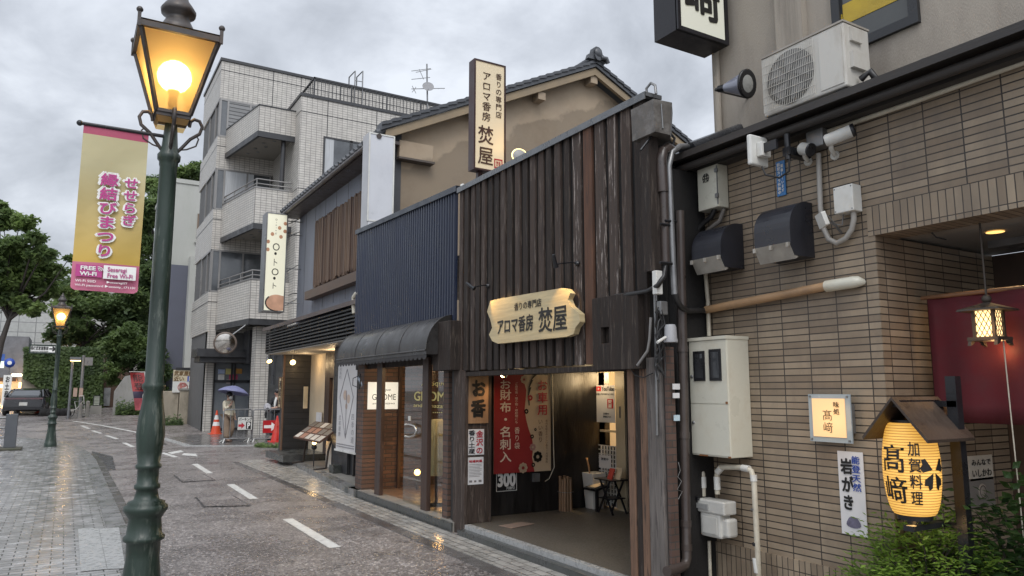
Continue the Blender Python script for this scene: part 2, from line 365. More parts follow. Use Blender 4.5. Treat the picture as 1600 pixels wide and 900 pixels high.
inkm = mat('black ink', (.012, .011, .010), .5, .2, 8, 0)
redink = mat('red ink', (.42, .02, .035), .5, .1, 8, 0)
blueink = mat('blue ink', (.025, .07, .36), .5, .1, 8, 0)
whiteink = mat('white print', (.78, .77, .74), .5, .05, 8, 0)
paperm = mat('white paper', (.66, .65, .65), .5, .06, 5, .1, 12)
yellowink = mat('gold lettering', (.62, .53, .20), .4, .1, 8, 0)

# ------------------------------------------------------------------ ground
def ag(px, py, dz=0.0):
    z = dz
    for _ in range(30): p = az(px, py, z); z = gz(p.y)+dz
    return p
def sheet(name, left, right, m, dz=0.0, thick=0.0, step=1.0, lift=True):
    """A strip of ground between two polylines (lists of x,y with matching indexes), following the street's rise."""
    mb = MB(); rows = []
    for (a, b, c, d) in zip(left, left[1:], right, right[1:]):
        n = max(1, int(max(math.hypot(b[0]-a[0], b[1]-a[1]), math.hypot(d[0]-c[0], d[1]-c[1]))/step))
        for i in range(n):
            t = i/n; rows.append(((a[0]+(b[0]-a[0])*t, a[1]+(b[1]-a[1])*t), (c[0]+(d[0]-c[0])*t, c[1]+(d[1]-c[1])*t)))
    rows.append((left[-1], right[-1]))
    z = lambda q: gz(q[1])+dz
    for (l0, r0), (l1, r1) in zip(rows, rows[1:]):
        mb.quad((*l0, z(l0)), (*r0, z(r0)), (*r1, z(r1)), (*l1, z(l1)))
        if thick:
            mb.quad((*l1, z(l1)), (*l1, z(l1)-thick), (*l0, z(l0)-thick), (*l0, z(l0)))
            mb.quad((*r0, z(r0)), (*r0, z(r0)-thick), (*r1, z(r1)-thick), (*r1, z(r1)))
    if thick:
        for q0, q1 in (rows[0], rows[-1][::-1]):
            mb.quad((*q0, z(q0)), (*q0, z(q0)-thick), (*q1, z(q1)-thick), (*q1, z(q1)))
    return setting(mb.build(name, m))
gmb = MB(); ys = [-300, -8] + list(range(0, 76, 3)) + [78, 110, 300, 700]
for a, b in zip(ys, ys[1:]): gmb.quad((-700, a, gz(min(a, 78))-.06), (700, a, gz(min(a, 78))-.06), (700, b, gz(min(b, 78))-.06), (-700, b, gz(min(b, 78))-.06))
setting(gmb.build('ground', farg))
sheet('road', [(-14, -8), (-14, 78)], [(14, -8), (14, 78)], asphalt, 0.0)
KL = [(.55, -8), (.55, 20.6), (.48, 23), (.26, 26.2), (-.25, 28.6), (-1.3, 30.2), (-4, 31.6), (-13.9, 32.6)]
KR = [(.76, -8), (.76, 20.6), (.69, 23), (.46, 26.5), (-.1, 29.0), (-1.2, 30.7), (-4, 32.1), (-13.9, 33.1)]
sheet('sidewalk', [(-13.9, -8), (-13.9, 20.6), (-13.9, 23), (-13.9, 26), (-13.9, 28), (-13.9, 29.6), (-13.9, 31), (-13.9, 32.59)], [(a-.004, b) for a, b in KL], paver, .03, .05)
sheet('kerb', KL, KR, kerbm, .026, .05, .8)
sheet('gutter', [(.764, -8), (.764, 20.6), (.694, 23)], [(.90, -8), (.90, 20.6), (.81, 23)], gutterm, .004)
sheet('paved_strip', [(3.62, -3), (3.62, 11.4), (3.60, 18.4), (3.66, 18.7)], [(4.0, -3), (4.0, 11.4), (4.66, 18.9), (4.66, 19.0)], paver2, .012, .03)
sheet('gutter', [(3.46, -3), (3.46, 11.4), (3.48, 18.5)], [(3.616, -3), (3.616, 11.4), (3.596, 18.45)], gutterm, .008, .02)
sheet('kerb', [(4.0, 11.5), (4.67, 19.1)], [(4.16, 11.5), (4.83, 19.1)], kerbm, .11, .14)
sheet('forecourt', [(4.164, 11.5), (4.834, 19.1)], [(7.6, 11.5), (7.6, 19.1)], concm, .09, .12)
pts = [ag(252, 686), ag(289, 697.5), ag(345, 698), ag(396, 697)]
sheet('pavement', [(p.x, p.y) for p in pts], [(9.4, 35), (9.3, 31), (9.2, 29.5), (9.1, 27)], gutterm, .01, .02)
sheet('kerb', [(p.x-.02, p.y-.02) for p in pts], [(p.x+.22, p.y+.30) for p in pts], slabm, .016, .02)
# painted marks
def dash(a, b, wd=.13):
    A, B = ag(*a), ag(*b); d = (B-A); d.z = 0; n_ = Vector((-d.y, d.x, 0)).normalized()*wd/2; mb = MB()
    up = Vector((0, 0, .004)); mb.quad(A-n_+up, A+n_+up, B+n_+up, B-n_+up); mb.f[0].reverse()
    return setting(mb.build('road_marking', paint))
for a, b in (((449, 811), (524, 856)), ((360, 757), (397, 780)), ((304, 725), (328, 740)), ((253, 707.5), (275, 714.5)), ((194, 692), (208, 698.5)), ((166, 680.5), (183, 686)), ((144, 673), (158, 677.3)), ((127, 665), (139, 670))):
    dash(a, b)
for a, b in (((114, 658), (160, 665)), ((160, 665), (211, 675)), ((211, 675), (252, 686))): dash(a, b, .16)
mb = MB()
for q in ([(262, 707), (283, 703.5), (287, 706), (268, 709.5)], [(287, 708), (306, 709), (309, 713), (298, 712.4), (284, 711)]):
    mb.poly([ag(*p, .005) for p in q])
setting(mb.build('road_marking', paint))
def plate(name, label, cat, q, m, rim, group=None):
    """Access cover: a sunk lid with a dark joint round it."""
    a, b, c, d = [ag(*p) for p in q]; mb = MB(); up = Vector((0, 0, .006)); cen = (a+b+c+d)/4
    mb.quad(*[p+up for p in (a, b, c, d)], mi=1); i = [p+(cen-p)*.09+up*1.6 for p in (a, b, c, d)]; mb.quad(*i, mi=0)
    for f in mb.f:
        pass
    o = mb.build(name, [m, rim]); tag(o, label, cat, group); return o
plate('access_cover', 'large square paved access cover with dark joints in the road', 'access cover', [(318, 793), (393, 791), (365, 775), (304, 777)], asphalt, patchm, 'covers let into the road')
plate('access_cover', 'faint square access cover farther up the road from the large one', 'access cover', [(284, 754), (338, 751), (318, 741), (270, 742)], asphalt, patchm, 'covers let into the road')
plate('drain_cover', 'rectangular dark jointed cover in the right hand paving strip', 'drain cover', [(518, 784), (566, 781), (543, 777), (506, 779)], paver2, patchm)
mb = MB(); mb.poly([ag(*p, .003) for p in ((143, 705), (176, 713), (181, 734), (159, 737), (150, 720))]); setting(mb.build('asphalt_patch', patchm))
mb = MB(); mb.poly([ag(*p, .006) for p in ((214, 692), (250, 690), (262, 694), (224, 697))]); setting(mb.build('asphalt_patch', patchm))
for q in ([(122, 826), (154, 825), (167, 889), (126, 893)], [(154.5, 825), (186, 824), (196, 888), (168, 889)]):
    mb = MB(); mb.poly([ag(*p, .036) for p in q][::-1]); setting(mb.build('tactile_slab', slabm))

# ------------------------------------------------------------------ street lamps
LX, LY = .515, 5.57
def lz(px, py): return ay(px, py, LY).z
def street_lamp(label):
    t = thing('street_lamp', label, 'street lamp', (LX, LY, .03), 'gas style street lamps')
    K = 5.08/1155
    prof = [(3, .0)]
    prof = [(.165, 0), (.165, .10), (.15, .12), (.14, .2)]
    for px, py, hw in ((222, 872, 26.5), (222.5, 846, 27), (223, 843, 32.5), (223.5, 838, 33), (223.6, 834, 28), (224, 810, 25.5), (225, 803, 30), (225.5, 796, 35), (225.8, 790, 34.5), (226, 787, 29), (226.4, 784, 30), (226.6, 780, 20), (227.5, 765, 16.5), (227.6, 763, 20.5), (228, 757, 20.5), (228.3, 755, 16.8), (229, 733, 17), (229.2, 731, 20.5), (229.5, 726, 20.5), (229.7, 724, 17.5), (231, 705, 20), (233, 680, 22), (235, 655, 20.5), (237, 630, 16.5), (238, 612, 14.5), (238.5, 606, 18), (239, 601, 18), (239.5, 597, 14.8), (247, 470, 14.8), (255, 330, 14.2), (260, 262, 13.6), (260.3, 258, 15), (260.6, 253, 15), (260.8, 250, 18), (261.5, 243, 18.5), (262, 238, 14.5), (263, 234, 15), (263.5, 231, 13), (267, 193, 9.5)):
        zp = lz(px, py); prof.append((hw*((Vector((LX, LY, zp))-CAMP).dot(FW)-.0)/1155*.915, zp-.03))
    MB().lathe(prof, (LX, LY, .03), 32, ripple=lambda a, h: .03*math.cos(a*10) if 1.32 < h < 1.62 else 0).build('post', green, t)
    a, b = .108, .250; z0 = ay(268, 173, LY-a).z-.01; z1 = ay(277, 50, LY-b).z+.01
    # base cradle, four scroll brackets
    mb = MB(); mb.box((LX-a, LY-a, z0-.03), (LX+a, LY+a, z0)); mb.build('lantern_base', ironm, t)
    for sx, sy in ((1, 0), (-1, 0), (0, 1), (0, -1)):
        mb = MB(); D = Vector((sx, sy, 0)); P = Vector((LX, LY, z0))
        mb.tube([P+D*r+Vector((0, 0, h)) for r, h in ((.05, -.25), (.08, -.21), (.13, -.14), (.19, -.09), (.205, -.035), (.185, .005), (.15, .012), (.125, -.01), (.12, -.05))], .0125, 6)
        mb.tube([P+D*r+Vector((0, 0, h)) for r, h in ((.05, -.235), (.11, -.22), (.17, -.185), (.185, -.13), (.16, -.10))], .006, 5)
        mb.build('bracket', ironm, t)
    c = [(-1, -1), (1, -1), (1, 1), (-1, 1)]
    mb = MB()
    for sx, sy in c:
        mb.beam((LX+a*sx, LY+a*sy, z0), (LX+b*sx, LY+b*sy, z1), .024, .024)
        mb.beam((LX+(b+.012)*sx, LY+(b+.012)*sy, z1-.03), (LX+(b+.012)*sx, LY+(b+.012)*sy, z1+.075), .022, .022); mb.ball((LX+(b+.012)*sx, LY+(b+.012)*sy, z1+.085), .022, 8)
    for (sx, sy), (ux, uy) in zip(c, c[1:]+c[:1]):
        mb.beam((LX+b*sx, LY+b*sy, z1), (LX+b*ux, LY+b*uy, z1), .035, .04); mb.beam((LX+a*sx, LY+a*sy, z0+.004), (LX+a*ux, LY+a*uy, z0+.004), .022, .022)
    mb.build('frame', ironm, t)
    for (sx, sy), (ux, uy) in zip(c, c[1:]+c[:1]):
        mb = MB(); mb.quad((LX+a*.96*sx, LY+a*.96*sy, z0+.01), (LX+a*.96*ux, LY+a*.96*uy, z0+.01), (LX+b*.97*ux, LY+b*.97*uy, z1-.01), (LX+b*.97*sx, LY+b*.97*sy, z1-.01)); mb.build('glass_pane', lampglass, t)
    # underside glass below the cradle (little skirt), roof and finial
    mb = MB()
    for (sx, sy), (ux, uy) in zip(c, c[1:]+c[:1]):
        mb.quad((LX+.09*sx, LY+.09*sy, z0-.075), (LX+.09*ux, LY+.09*uy, z0-.075), (LX+.105*ux, LY+.105*uy, z0-.032), (LX+.105*sx, LY+.105*sy, z0-.032))
    mb.build('skirt', lampglass, t)
    mb = MB(); q0 = [(LX+(b+.02)*sx, LY+(b+.02)*sy, z1+.03) for sx, sy in c]; q1 = [(LX+.12*sx, LY+.12*sy, z1+.09) for sx, sy in c]
    mb.add(q0+q1, [(0, 1, 5, 4), (1, 2, 6, 5), (2, 3, 7, 6), (3, 0, 4, 7), (4, 5, 6, 7), (3, 2, 1, 0)])
    r = mb.build('lantern_roof', ironm, t)
    MB().lathe([(.125, .0), (.13, .02), (.105, .06), (.085, .10), (.075, .13), (.115, .15), (.12, .18), (.095, .22), (.065, .26), (.06, .28), (.065, .30), (.03, .33), (.02, .37), (.001, .40)], (LX, LY, z1+.085), 20).build('finial', ironm, r)
    g = MB().ball((LX, LY, z0+.30), .115, 18).build('lamp_globe', bulbm, t)
    lamp('lantern_bulb', (LX, LY, z0+.30), 70, (1, .60, .22), .12, parent=t); MB().lathe([(.03, 0), (.03, .16), (.045, .20)], (LX, LY, z0+.0), 12).build('burner', ironm, t)
    return t
lamp0 = street_lamp('tall green street lamp with lit amber lantern and festival banner on its post, nearest')
fl = ag(80, 692); lamp1 = dup(lamp0, (fl.x-LX, fl.y-LY-2.2, gz(fl.y-2.2)), 'small distant green street lamp with lit lantern and a street sign')

# banner on the near lamp
by = LY
bt = thing('festival_banner', 'yellow and pink festival cloth banner hanging from the near lamp post', 'banner', ay(175, 460, by))
bn = Sign('y', by, (131, 193), (215, 459))
ban = mat('yellow banner cloth', (.55, .40, .10), .6, .08, 3, .1, 200); ban2 = mat('pale yellow banner cloth', (.56, .49, .24), .6, .08, 3, .1, 200)
pinkm = mat('pink banner cloth', (.48, .13, .21), .6, .08, 3, .1, 200); dpink = mat('deep pink band', (.38, .065, .12), .6, .08, 3, .1, 200); magm = mat('magenta lettering', (.45, .05, .22), .6, .06, 3, 0)
ban, _bt, _bp, _bo = nodes('banner cloth fading from cream to gold')
def _bann():
    n = _bt.nodes.new; l = _bt.links.new; g = n('ShaderNodeNewGeometry'); s = n('ShaderNodeSeparateXYZ'); l(g.outputs['Position'], s.inputs[0])
    m = n('ShaderNodeMapRange'); m.inputs[1].default_value = bn.v0; m.inputs[2].default_value = bn.v1; l(s.outputs[2], m.inputs[0])
    r = n('ShaderNodeValToRGB'); e = r.color_ramp.elements; e[0].position = .15; e[0].color = (.50, .325, .05, 1); e[1].position = .75; e[1].color = (.45, .40, .23, 1); l(m.outputs[0], r.inputs[0])
    l(r.outputs[0], _bp.inputs['Base Color']); _bp.inputs['Roughness'].default_value = .6
    x = n('ShaderNodeTexNoise'); x.inputs['Scale'].default_value = 6; l(g.outputs['Position'], x.inputs[0]); b = n('ShaderNodeBump'); b.inputs['Strength'].default_value = .25; b.inputs['Distance'].default_value = .03; l(x.outputs[0], b.inputs['Height']); l(b.outputs[0], _bp.inputs['Normal'])
_bann()
def cloth(fy0, fy1, name, m, par, rnd=False):
    mb = MB(); nx, ny = 10, 16; vs = []
    for j in range(ny+1):
        for i in range(nx+1):
            fx = i/nx; fy = fy0+(fy1-fy0)*j/ny; d = .012*math.sin(fx*5+fy*7)*min(1, fy*3)
            if rnd and j == ny and i in (0, nx): fx = .06 if i == 0 else .94
            if rnd and j == ny-1 and i in (0, nx): fx = .012 if i == 0 else .988
            vs.append(bn.p(fx, fy, d))
    fs = [(j*(nx+1)+i, (j+1)*(nx+1)+i, (j+1)*(nx+1)+i+1, j*(nx+1)+i+1) for j in range(ny) for i in range(nx)]
    mb.add(vs, fs, 0, True)
    return mb.build(name, m, par)
cl_ = cloth(.058, .832, 'cloth', ban, bt); cloth(0, .058, 'top_band', dpink, bt); low = cloth(.832, 1, 'bottom_band', pinkm, bt, True)
mb = MB(); bn.text('縁結びまつり', (.30, .285, .60, .80), .022, .075, True, mb); bn.text('せせらぎ', (.66, .30, .90, .60), .022, .075, True, mb); mb.build('lettering_outline', whiteink, cl_)
mb = MB(); bn.text('縁結びまつり', (.32, .293, .58, .793), .027, .022, True, mb); bn.text('せせらぎ', (.68, .306, .88, .593), .027, .022, True, mb); mb.build('lettering', magm, cl_)
mb = MB(); bn.box(mb, (.055, .85, .44, .92), .02, .023, 0); mb.build('logo_plate', magm, low)
mb = MB(); bn.box(mb, (.46, .845, .95, .925), .02, .023, 0); mb.build('name_plate', whiteink, low)
mb = MB(); bn.text('FREE\nWi-Fi', (.12, .858, .36, .913), .026, .03, False, mb)
for r_ in (.010, .020, .030): 
    q = bn.p(.385, .885, .026); mb.tube([q+Vector((r_*math.sin(a), 0, r_*math.cos(a))) for a in (-.2, .2, .6, 1.0, 1.4)], .0028, 4)
bn.text('Wi-Fi SSID', (.06, .938, .36, .952), .022, .01, False, mb); bn.text('▶seseragiST', (.52, .938, .83, .954), .022, .01, False, mb)
bn.text('Wi-Fi password ▶sesamy_171101', (.06, .962, .95, .98), .022, .01, False, mb); mb.build('lettering', whiteink, low)
mb = MB(); bn.text('Seseragi\nFree Wi-Fi', (.52, .855, .90, .917), .026, .012, False, mb); mb.build('lettering', magm, low)
mb = MB(); mb.tube([bn.p(-.06, 0), bn.p(1.0, 0), Vector((LX, by, bn.v1+.0))], .013, 8); mb.ball(bn.p(-.06, 0), .02, 8); mb.build('banner_rod', blackm, bt)

# street sign on the far lamp
sg = Sign('y', lamp1.location.y-.13, (46, 538), (88, 553))
st = thing('street_sign', 'white direction sign with a black arrow on the distant lamp', 'sign', sg.base())
sg.slab('panel', whiteink, st, d1=.02); sg.frame('frame', green, st, .04, 0, .03)
mb = MB(); sg.text('長町武家屋敷跡', (.06, .2, .70, .62), .024, .02, False, mb); sg.text('→', (.74, .2, .96, .7), .024, .05, False, mb); sg.text('Nagamachi Bukeyashiki', (.06, .7, .70, .85), .024, .02, False, mb); mb.build('lettering', inkm, st)

# ------------------------------------------------------------------ tiled restaurant on the right
tile = bricks('tan border tiles', (.20, .15, .102), (.32, .252, .175), (.028, .022, .018), .2345, .049, .0045, 'x', 0, .5, .5, phase=(.035, .0), grime=(.10, .078, .06), gamt=.85, gscale=.9)
tile_y = bricks('tan border tiles of the return wall', (.20, .15, .102), (.32, .252, .175), (.022, .017, .014), .2345, .049, .0045, 'y', 0, .5, .5, grime=(.10, .078, .06), gamt=.5)
sold = bricks('upright tan tiles', (.20, .15, .102), (.32, .252, .175), (.022, .017, .014), .235, .049, .0035, 'x', 0, .5, .5, phase=(.1, .01), vert=True, grime=(.10, .078, .06), gamt=.5)
stucco = mat('beige sprayed stucco', (.345, .305, .255), .8, .07, 1.5, .5, 160, grime=(.16, .135, .115), gscale=.8, gamt=.6, stretch=(1, 1, .3))
stuccod = mat('beige stucco', (.345, .305, .255), .8, .1, 1.5, .5, 160, grime=(.14, .12, .10), gscale=1.2, gamt=.8, stretch=(3, 3, .2))
eavem = mat('weathered eave timber', (.034, .029, .026), .6, .35, 4, .3, 30, grime=(.075, .064, .056), stretch=(1, .2, 1))
soffm = mat('grey soffit board', (.27, .25, .22), .7, .1, 3, .1)
BX = 4.6; BY0, BY1 = 1.2, 4.68; CORN = ax(1376, 500, BX).y; LINT = ax(1376, 366, BX).z; BASE = ax(1140, 850, BX).z
rb = thing('tiled_restaurant', 'two storey restaurant with tan tile ground floor and beige stucco above', 'building', (5.6, 3, 0))
mb = MB(); mb.box((BX, CORN, BASE), (BX+.25, BY1, 3.72)); mb.box((BX, BY0, LINT+.20), (BX+.25, CORN, 3.72)); mb.build('tile_wall', tile, rb)
mb = MB(); mb.box((BX-.012, CORN+.002, -.02), (BX+.25, BY1, BASE)); mb.build('base_course', sold, rb)
mb = MB(); mb.box((BX-.006, BY0, LINT), (BX+.25, CORN+.045, LINT+.20)); mb.build('lintel_course', sold, rb)
# narrow wing on the left that comes forward to the neighbour
mb = MB(); mb.box((BX-.16, BY1, .0), (BX+.25, BY1+.25, 3.72)); mb.build('return_wall', tile_y, rb)
# recessed entrance: side wall, back wall, soffit
mb = MB(); mb.box((BX+.25, CORN, 0), (BX+1.55, CORN+.25, LINT)); mb.box((BX+.004, CORN-.003, .0), (BX+.25, CORN+.0, LINT-.002)); mb.build('porch_wall', tile_y, rb)
mb = MB(); mb.box((BX+1.5, -1, 0), (BX+1.7, CORN, LINT)); mb.build('porch_back_wall', mat('dark brown plaster', (.09, .06, .045), .7, .25, 3), rb)
mb = MB(); mb.box((BX+.25, -1, LINT+.02), (BX+1.6, CORN+.2, LINT+.12)); mb.build('soffit', soffm, rb)
mb = MB(); mb.box((BX+.0, -1, -.02), (BX+1.6, CORN, .06)); mb.build('porch_floor', stepm, rb)
# eave and small roof over the ground floor, upper wall
ez = ax(1250, 168, 4.32).z
e0 = 4.30
mb = MB(); mb.prism([(e0, -1, ez-.055), (e0, -1, ez), (5.02, -1, ez+.16), (5.02, -1, ez+.10)], (0, BY1+1.0, 0)); mb.build('eave_roof', eavem, rb)
mb = MB(); mb.tube([(e0+.10, -1, ez-.085), (e0+.10, BY1-.02, ez-.10)], .034, 10); mb.build('gutter', eavem, rb)
mb = MB(); mb.box((e0+.18, -1, ez-.125), (BX+.25, BY1, ez-.05)); mb.build('eave_board', eavem, rb)
mb = MB(); mb.box((5.0, -1, ez), (9.5, 4.66, 9)); mb.build('upper_wall', stucco, rb)
mb = MB(); mb.tube([(4.96, 4.60, ez+.05), (4.96, 4.60, 9)], .035, 8); mb.build('rain_pipe', stuccod, rb)
pil = ax(1213, 40, 4.97); mb = MB(); mb.box((4.93, pil.y-.02, ez+.1), (5.0, ax(1258, 40, 4.97).y, 9)); mb.build('pilaster', stuccod, rb)
# black tiles peeping over the eave at its far end
rt = mat('black glazed roof tile', (.035, .037, .042), .3, .3, 5, .1, spec=.6)
mb = MB()
for i in range(5):
    p = ax(1118-i*12, 212+i*9, 4.7); mb.tube([p+Vector((-.3, 0, -.16)), p+Vector((.5, 0, .2))], .05, 8)
mb.build('roof_tiles', rt, rb)
wn = Sign('x', 4.995, (1306, 18), (1437, 40)); wv = ax(1437, 33, 4.99)
wn = Sign('x', 4.995, world=(-ax(1304, 60, 4.99).y, 6.6, -ax(1437, 20, 4.99).y, ax(1437, 35, 4.99).z))
wf = wn.frame('window', mat('black window frame', (.02, .021, .024), .35), rb, .07, -.02, .03)
wn.slab('pane', mat('dark window pane', (.035, .038, .036), .06, .2, 3, 0, spec=.8), wf, (.03, .02, .97, .98), 0, .004)
mb = MB(); wn.box(mb, (.13, .83, .94, .90), .005, .009); wn.box(mb, (.05, .86, .12, .92), .005, .009); mb.build('yellow_band', mat('yellow film', (.42, .29, .02), .3), wf)
lowz = ax(1337, 72, 4.99)
for i, px in enumerate((1442, 1575)):
    p = ax(px, 99 if i == 0 else 49, 4.42); mb = MB(); 
    for k in range(3): mb.tube([p+Vector((0, .10*math.cos(a)*(1+.1*k), .025*math.sin(a)*(1+.6*k)-.03)) for a in [math.pi*j/8 for j in range(9)]], .008, 5)
    mb.build('tile_cap', rt, rb)

GX = BX - .002
# air conditioner on the eave roof
acx = 4.47; A = Sign('x', acx, (1194, 96), (1331, 150))
a0 = ax(1194, 184, acx); a1 = ax(1193, 92, acx); a2 = ax(1318, 50, acx)
A = Sign('x', acx, world=(-a0.y, a1.z, -a2.y, a0.z))
act = thing('air_conditioner', 'white outdoor air conditioner unit standing on the eave', 'air conditioner', (acx+.15, (a0.y+a2.y)/2, a0.z))
acw = mat('aged white casing', (.52, .50, .455), .45, .08, 3, .05, 60, grime=(.28, .235, .18), gscale=3, gamt=.6, stretch=(1, 1, .4))
mb = MB(); A.box(mb, (0, 0, 1, 1), -.29, 0); mb.build('casing', acw, act, .012)
mb = MB(); A.box(mb, (-.005, -.03, 1.005, .0), -.295, .006); mb.build('top_lid', mat('aged lid', (.33, .30, .26), .5, .2, 5, .05, grime=(.14, .12, .10)), act)
fc = A.p(.36, .5, .004); fr = (A.v1-A.v0)*.44
MB().lathe([(fr, 0), (fr, .004), (.001, .004)], fc, 40, axis=(-1, 0, 0)).build('fan_opening', mat('dark fan opening', (.07, .068, .066), .6), act)
mb = MB()
for k in range(5):
    a = k*2*math.pi/5; d1 = Vector((0, math.cos(a), math.sin(a))); d2 = Vector((0, math.cos(a+.9), math.sin(a+.9)))
    mb.poly([fc+Vector((-.008, 0, 0))+d1*.03, fc+Vector((-.010, 0, 0))+d1*fr*.9, fc+Vector((-.008, 0, 0))+d2*fr*.9])
mb.build('fan_blades', mat('grey fan', (.16, .155, .15), .5), act)
mb = MB()
for k in range(30): mb.box(A.p(.03+.64*k/29-.002, .05, .02), A.p(.03+.64*k/29+.002, .95, .023))
for k in range(8): mb.box(A.p(.03, .05+.9*k/7-.003, .023), A.p(.67, .05+.9*k/7+.003, .027))
for k in range(20):
    a0_ = 2*math.pi*k/20
mb.build('grille', acw, act)
mb = MB(); A.box(mb, (.72, .06, .975, .94), .001, .006); mb.build('service_panel', acw, act)
sz = A.v0 + (A.v1-A.v0)*.3; yE = -A.u1
MB().box((acx+.05, yE-.03, sz), (acx+.2, yE, sz+.12)).build('side_cover', acw, act); MB().box((acx+.06, yE-.02, sz+.2), (acx+.18, yE, sz+.3)).build('side_handle', acw, act)
MB().box((acx+.02, -A.u0-.02, A.v0-.045), (acx+.28, -A.u0-.1, A.v0)).build('foot', blackm, act); MB().box((acx+.02, yE+.02, A.v0-.045), (acx+.28, yE+.1, A.v0)).build('foot', blackm, act)
mb = MB(); p = Vector((acx+.12, yE-.03, A.v0+.06)); mb.tube([p, p+Vector((0, -.07, .03)), p+Vector((.05, -.10, -.06)), p+Vector((.2, -.06, -.10))], .025, 7); mb.build('hose', rubber, act)

# projecting shop sign at the top edge
yN = ax(1143, 75, 4.97).y; SGN = Sign('y', yN, world=(ay(1058.7, 45, yN).x, 6.9, 4.93, ay(1058.7, 45, yN).z))
sgb = SGN.v0; xl = SGN.u0
far_y = ax(1022.7, 66.7, xl).y
pst = thing('projecting_sign', 'tall black framed restaurant sign with white face jutting from the upper wall', 'sign', (xl+.3, yN+.2, sgb))
sblk = mat('black sign casing', (.007, .006, .009), .4, .3, 3, .1, grime=(.02, .018, .02))
mb = MB(); mb.box((xl, yN+.008, sgb), (4.93, far_y, 6.9)); mb.build('casing', sblk, pst)
SGN.frame('frame', sblk, pst, .035, -.02, .012)
fpl = SGN.slab('face', glow('lit white sign face', (.82, .80, .58), .16, (.62, .62, .55)), pst, (.06, .01, .93, .985), 0, .003)
zz_ = ay(1098, 10, yN).z
mb = MB(); letter_mb(mb, '﨑', (ay(1072, 30, yN).x, zz_+.30, ay(1124, 30, yN).x, ay(1098, 31, yN).z), 'y', yN-.006, .02, False, brush=.04); letter_mb(mb, '髙', (ay(1072, 30, yN).x, zz_+1.05, ay(1124, 30, yN).x, zz_+.42), 'y', yN-.006, .045, False, brush=.06); mb.build('lettering', inkm, fpl)
mb = MB(); mb.tube([(4.9, yN+.2, sgb+.5), (5.02, yN+.2, sgb+.5)], .04, 8); mb.tube([(4.9, yN+.2, sgb+1.3), (5.02, yN+.2, sgb+1.3)], .04, 8); mb.build('bracket', sblk, pst)

# conical floodlight
fl0 = ax(1137, 124, 4.82); fl1 = ax(1168, 131, 4.70); 
ft = thing('floodlight', 'cone shaped chrome floodlight on the beige upper wall', 'lamp', fl1)
dd = (fl1-fl0); dd = Vector((.12, -.95, -.16)).normalized(); Lh = .17
c1 = ax(1167, 131, 4.66); c0 = c1 - dd*Lh*1.25
mb = MB(); mb.lathe([(.028, -.07), (.034, -.02), (.034, .0)], c0, 14, axis=dd); mb.build('socket', blackm, ft)
MB().lathe([(.036, 0), (.105, Lh*1.2), (.107, Lh*1.25)], c0, 24, axis=dd).build('shade', mat('chrome shade', (.27, .28, .33), .25, .15, 3, 0, metal=.25, spec=.8), ft)
MB().lathe([(.106, Lh*1.2), (.12, Lh*1.2), (.12, Lh*1.31), (.104, Lh*1.31)], c0, 24, axis=dd).build('rim', blackm, ft)
MB().lathe([(.098, 0), (.06, .01), (.001, .014)], c0+dd*Lh*1.27, 24, axis=dd).build('lens', mat('frosted lens', (.33, .33, .31), .25, .1, 4, .05), ft)
mb = MB(); mb.tube([c0-dd*.06, c0-dd*.10, Vector((5.0, c0.y+.08, c0.z+.02))], .014, 7); mb.build('arm', blackm, ft)

# junction boxes, cameras, antennas on the tile wall
def wall_box(name, label, cat, tl, br, depth, m, group=None, bevel=.006):
    s = Sign('x', GX-depth, tl, br); t = thing(name, label, cat, s.base(-depth/2), group); mb = MB(); s.box(mb, (0, 0, 1, 1), -depth, 0); mb.build('box', m, t, bevel); return s, t
s, t = wall_box('junction_box', 'beige junction box marked with a circled character at the eave corner', 'junction box', (1089, 266), (1123, 322), .12, creamm)
mb = MB(); s.text('共', (.30, .16, .58, .36), .004, .02, False, mb); c_ = s.p(.44, .26, .004)
mb.tube([c_+Vector((0, .035*math.cos(a), .035*math.sin(a))) for a in [2*math.pi*k/20 for k in range(21)]], .003, 4); mb.build('marking', inkm, t)
mb = MB(); s.box(mb, (.96, .05, 1.0, .95), .0, .006); s.box(mb, (.9, .12, 1.03, .2), 0, .015); s.box(mb, (.9, .7, 1.03, .8), 0, .015); mb.build('hinge', greym, t)
s, t = wall_box('junction_box', 'small pale square conduit box right of the exhaust hoods', 'junction box', (1301, 294), (1334, 328), .10, whitem)
mb = MB()
for fx in (.08, .92):
    for fy in (.08, .92): mb.lathe([(.006, 0), (.001, .003)], s.p(fx, fy, 0), 8, axis=(-1, 0, 0))
mb.build('screws', greym, t)
p = s.p(.75, 1, -.05); q = ax(1318, 372, GX-.03); q2 = ax(1290, 345, GX-.03)
cd = tag(MB().tube([p+Vector((0, 0, .01)), p+Vector((0, 0, -.05)), ax(1331, 358, GX-.04), ax(1322, 372, GX-.04), ax(1308, 380, GX-.04), ax(1295, 374, GX-.04), ax(1287, 357, GX-.04), ax(1282, 325, GX-.03), ax(1279, 240, GX-.03)], .019, 9).build('conduit', mat('grey conduit', (.33, .31, .28), .45, .1)), 'grey curved conduit looping below the small pale conduit box', 'conduit')
s, t = wall_box('wireless_antenna', 'small white tilted panel antenna on the conduit loop', 'antenna', (1274, 332), (1302, 352), .0, whitem)
for ch in list(t.children): bpy.data.objects.remove(ch)
pc = ax(1288, 343, GX-.16); n_ = Vector((-.75, .45, -.25)).normalized(); r_ = Vector((0, -1, .2)); r_ = (r_-n_*r_.dot(n_)).normalized(); u_ = n_.cross(r_)
mb = MB(); mb.prism([pc+r_*.055*a+u_*.05*b for a, b in ((-1, -1), (1, -1), (1, 1), (-1, 1))], n_*.03); mb.build('panel', whitem, t, .008)
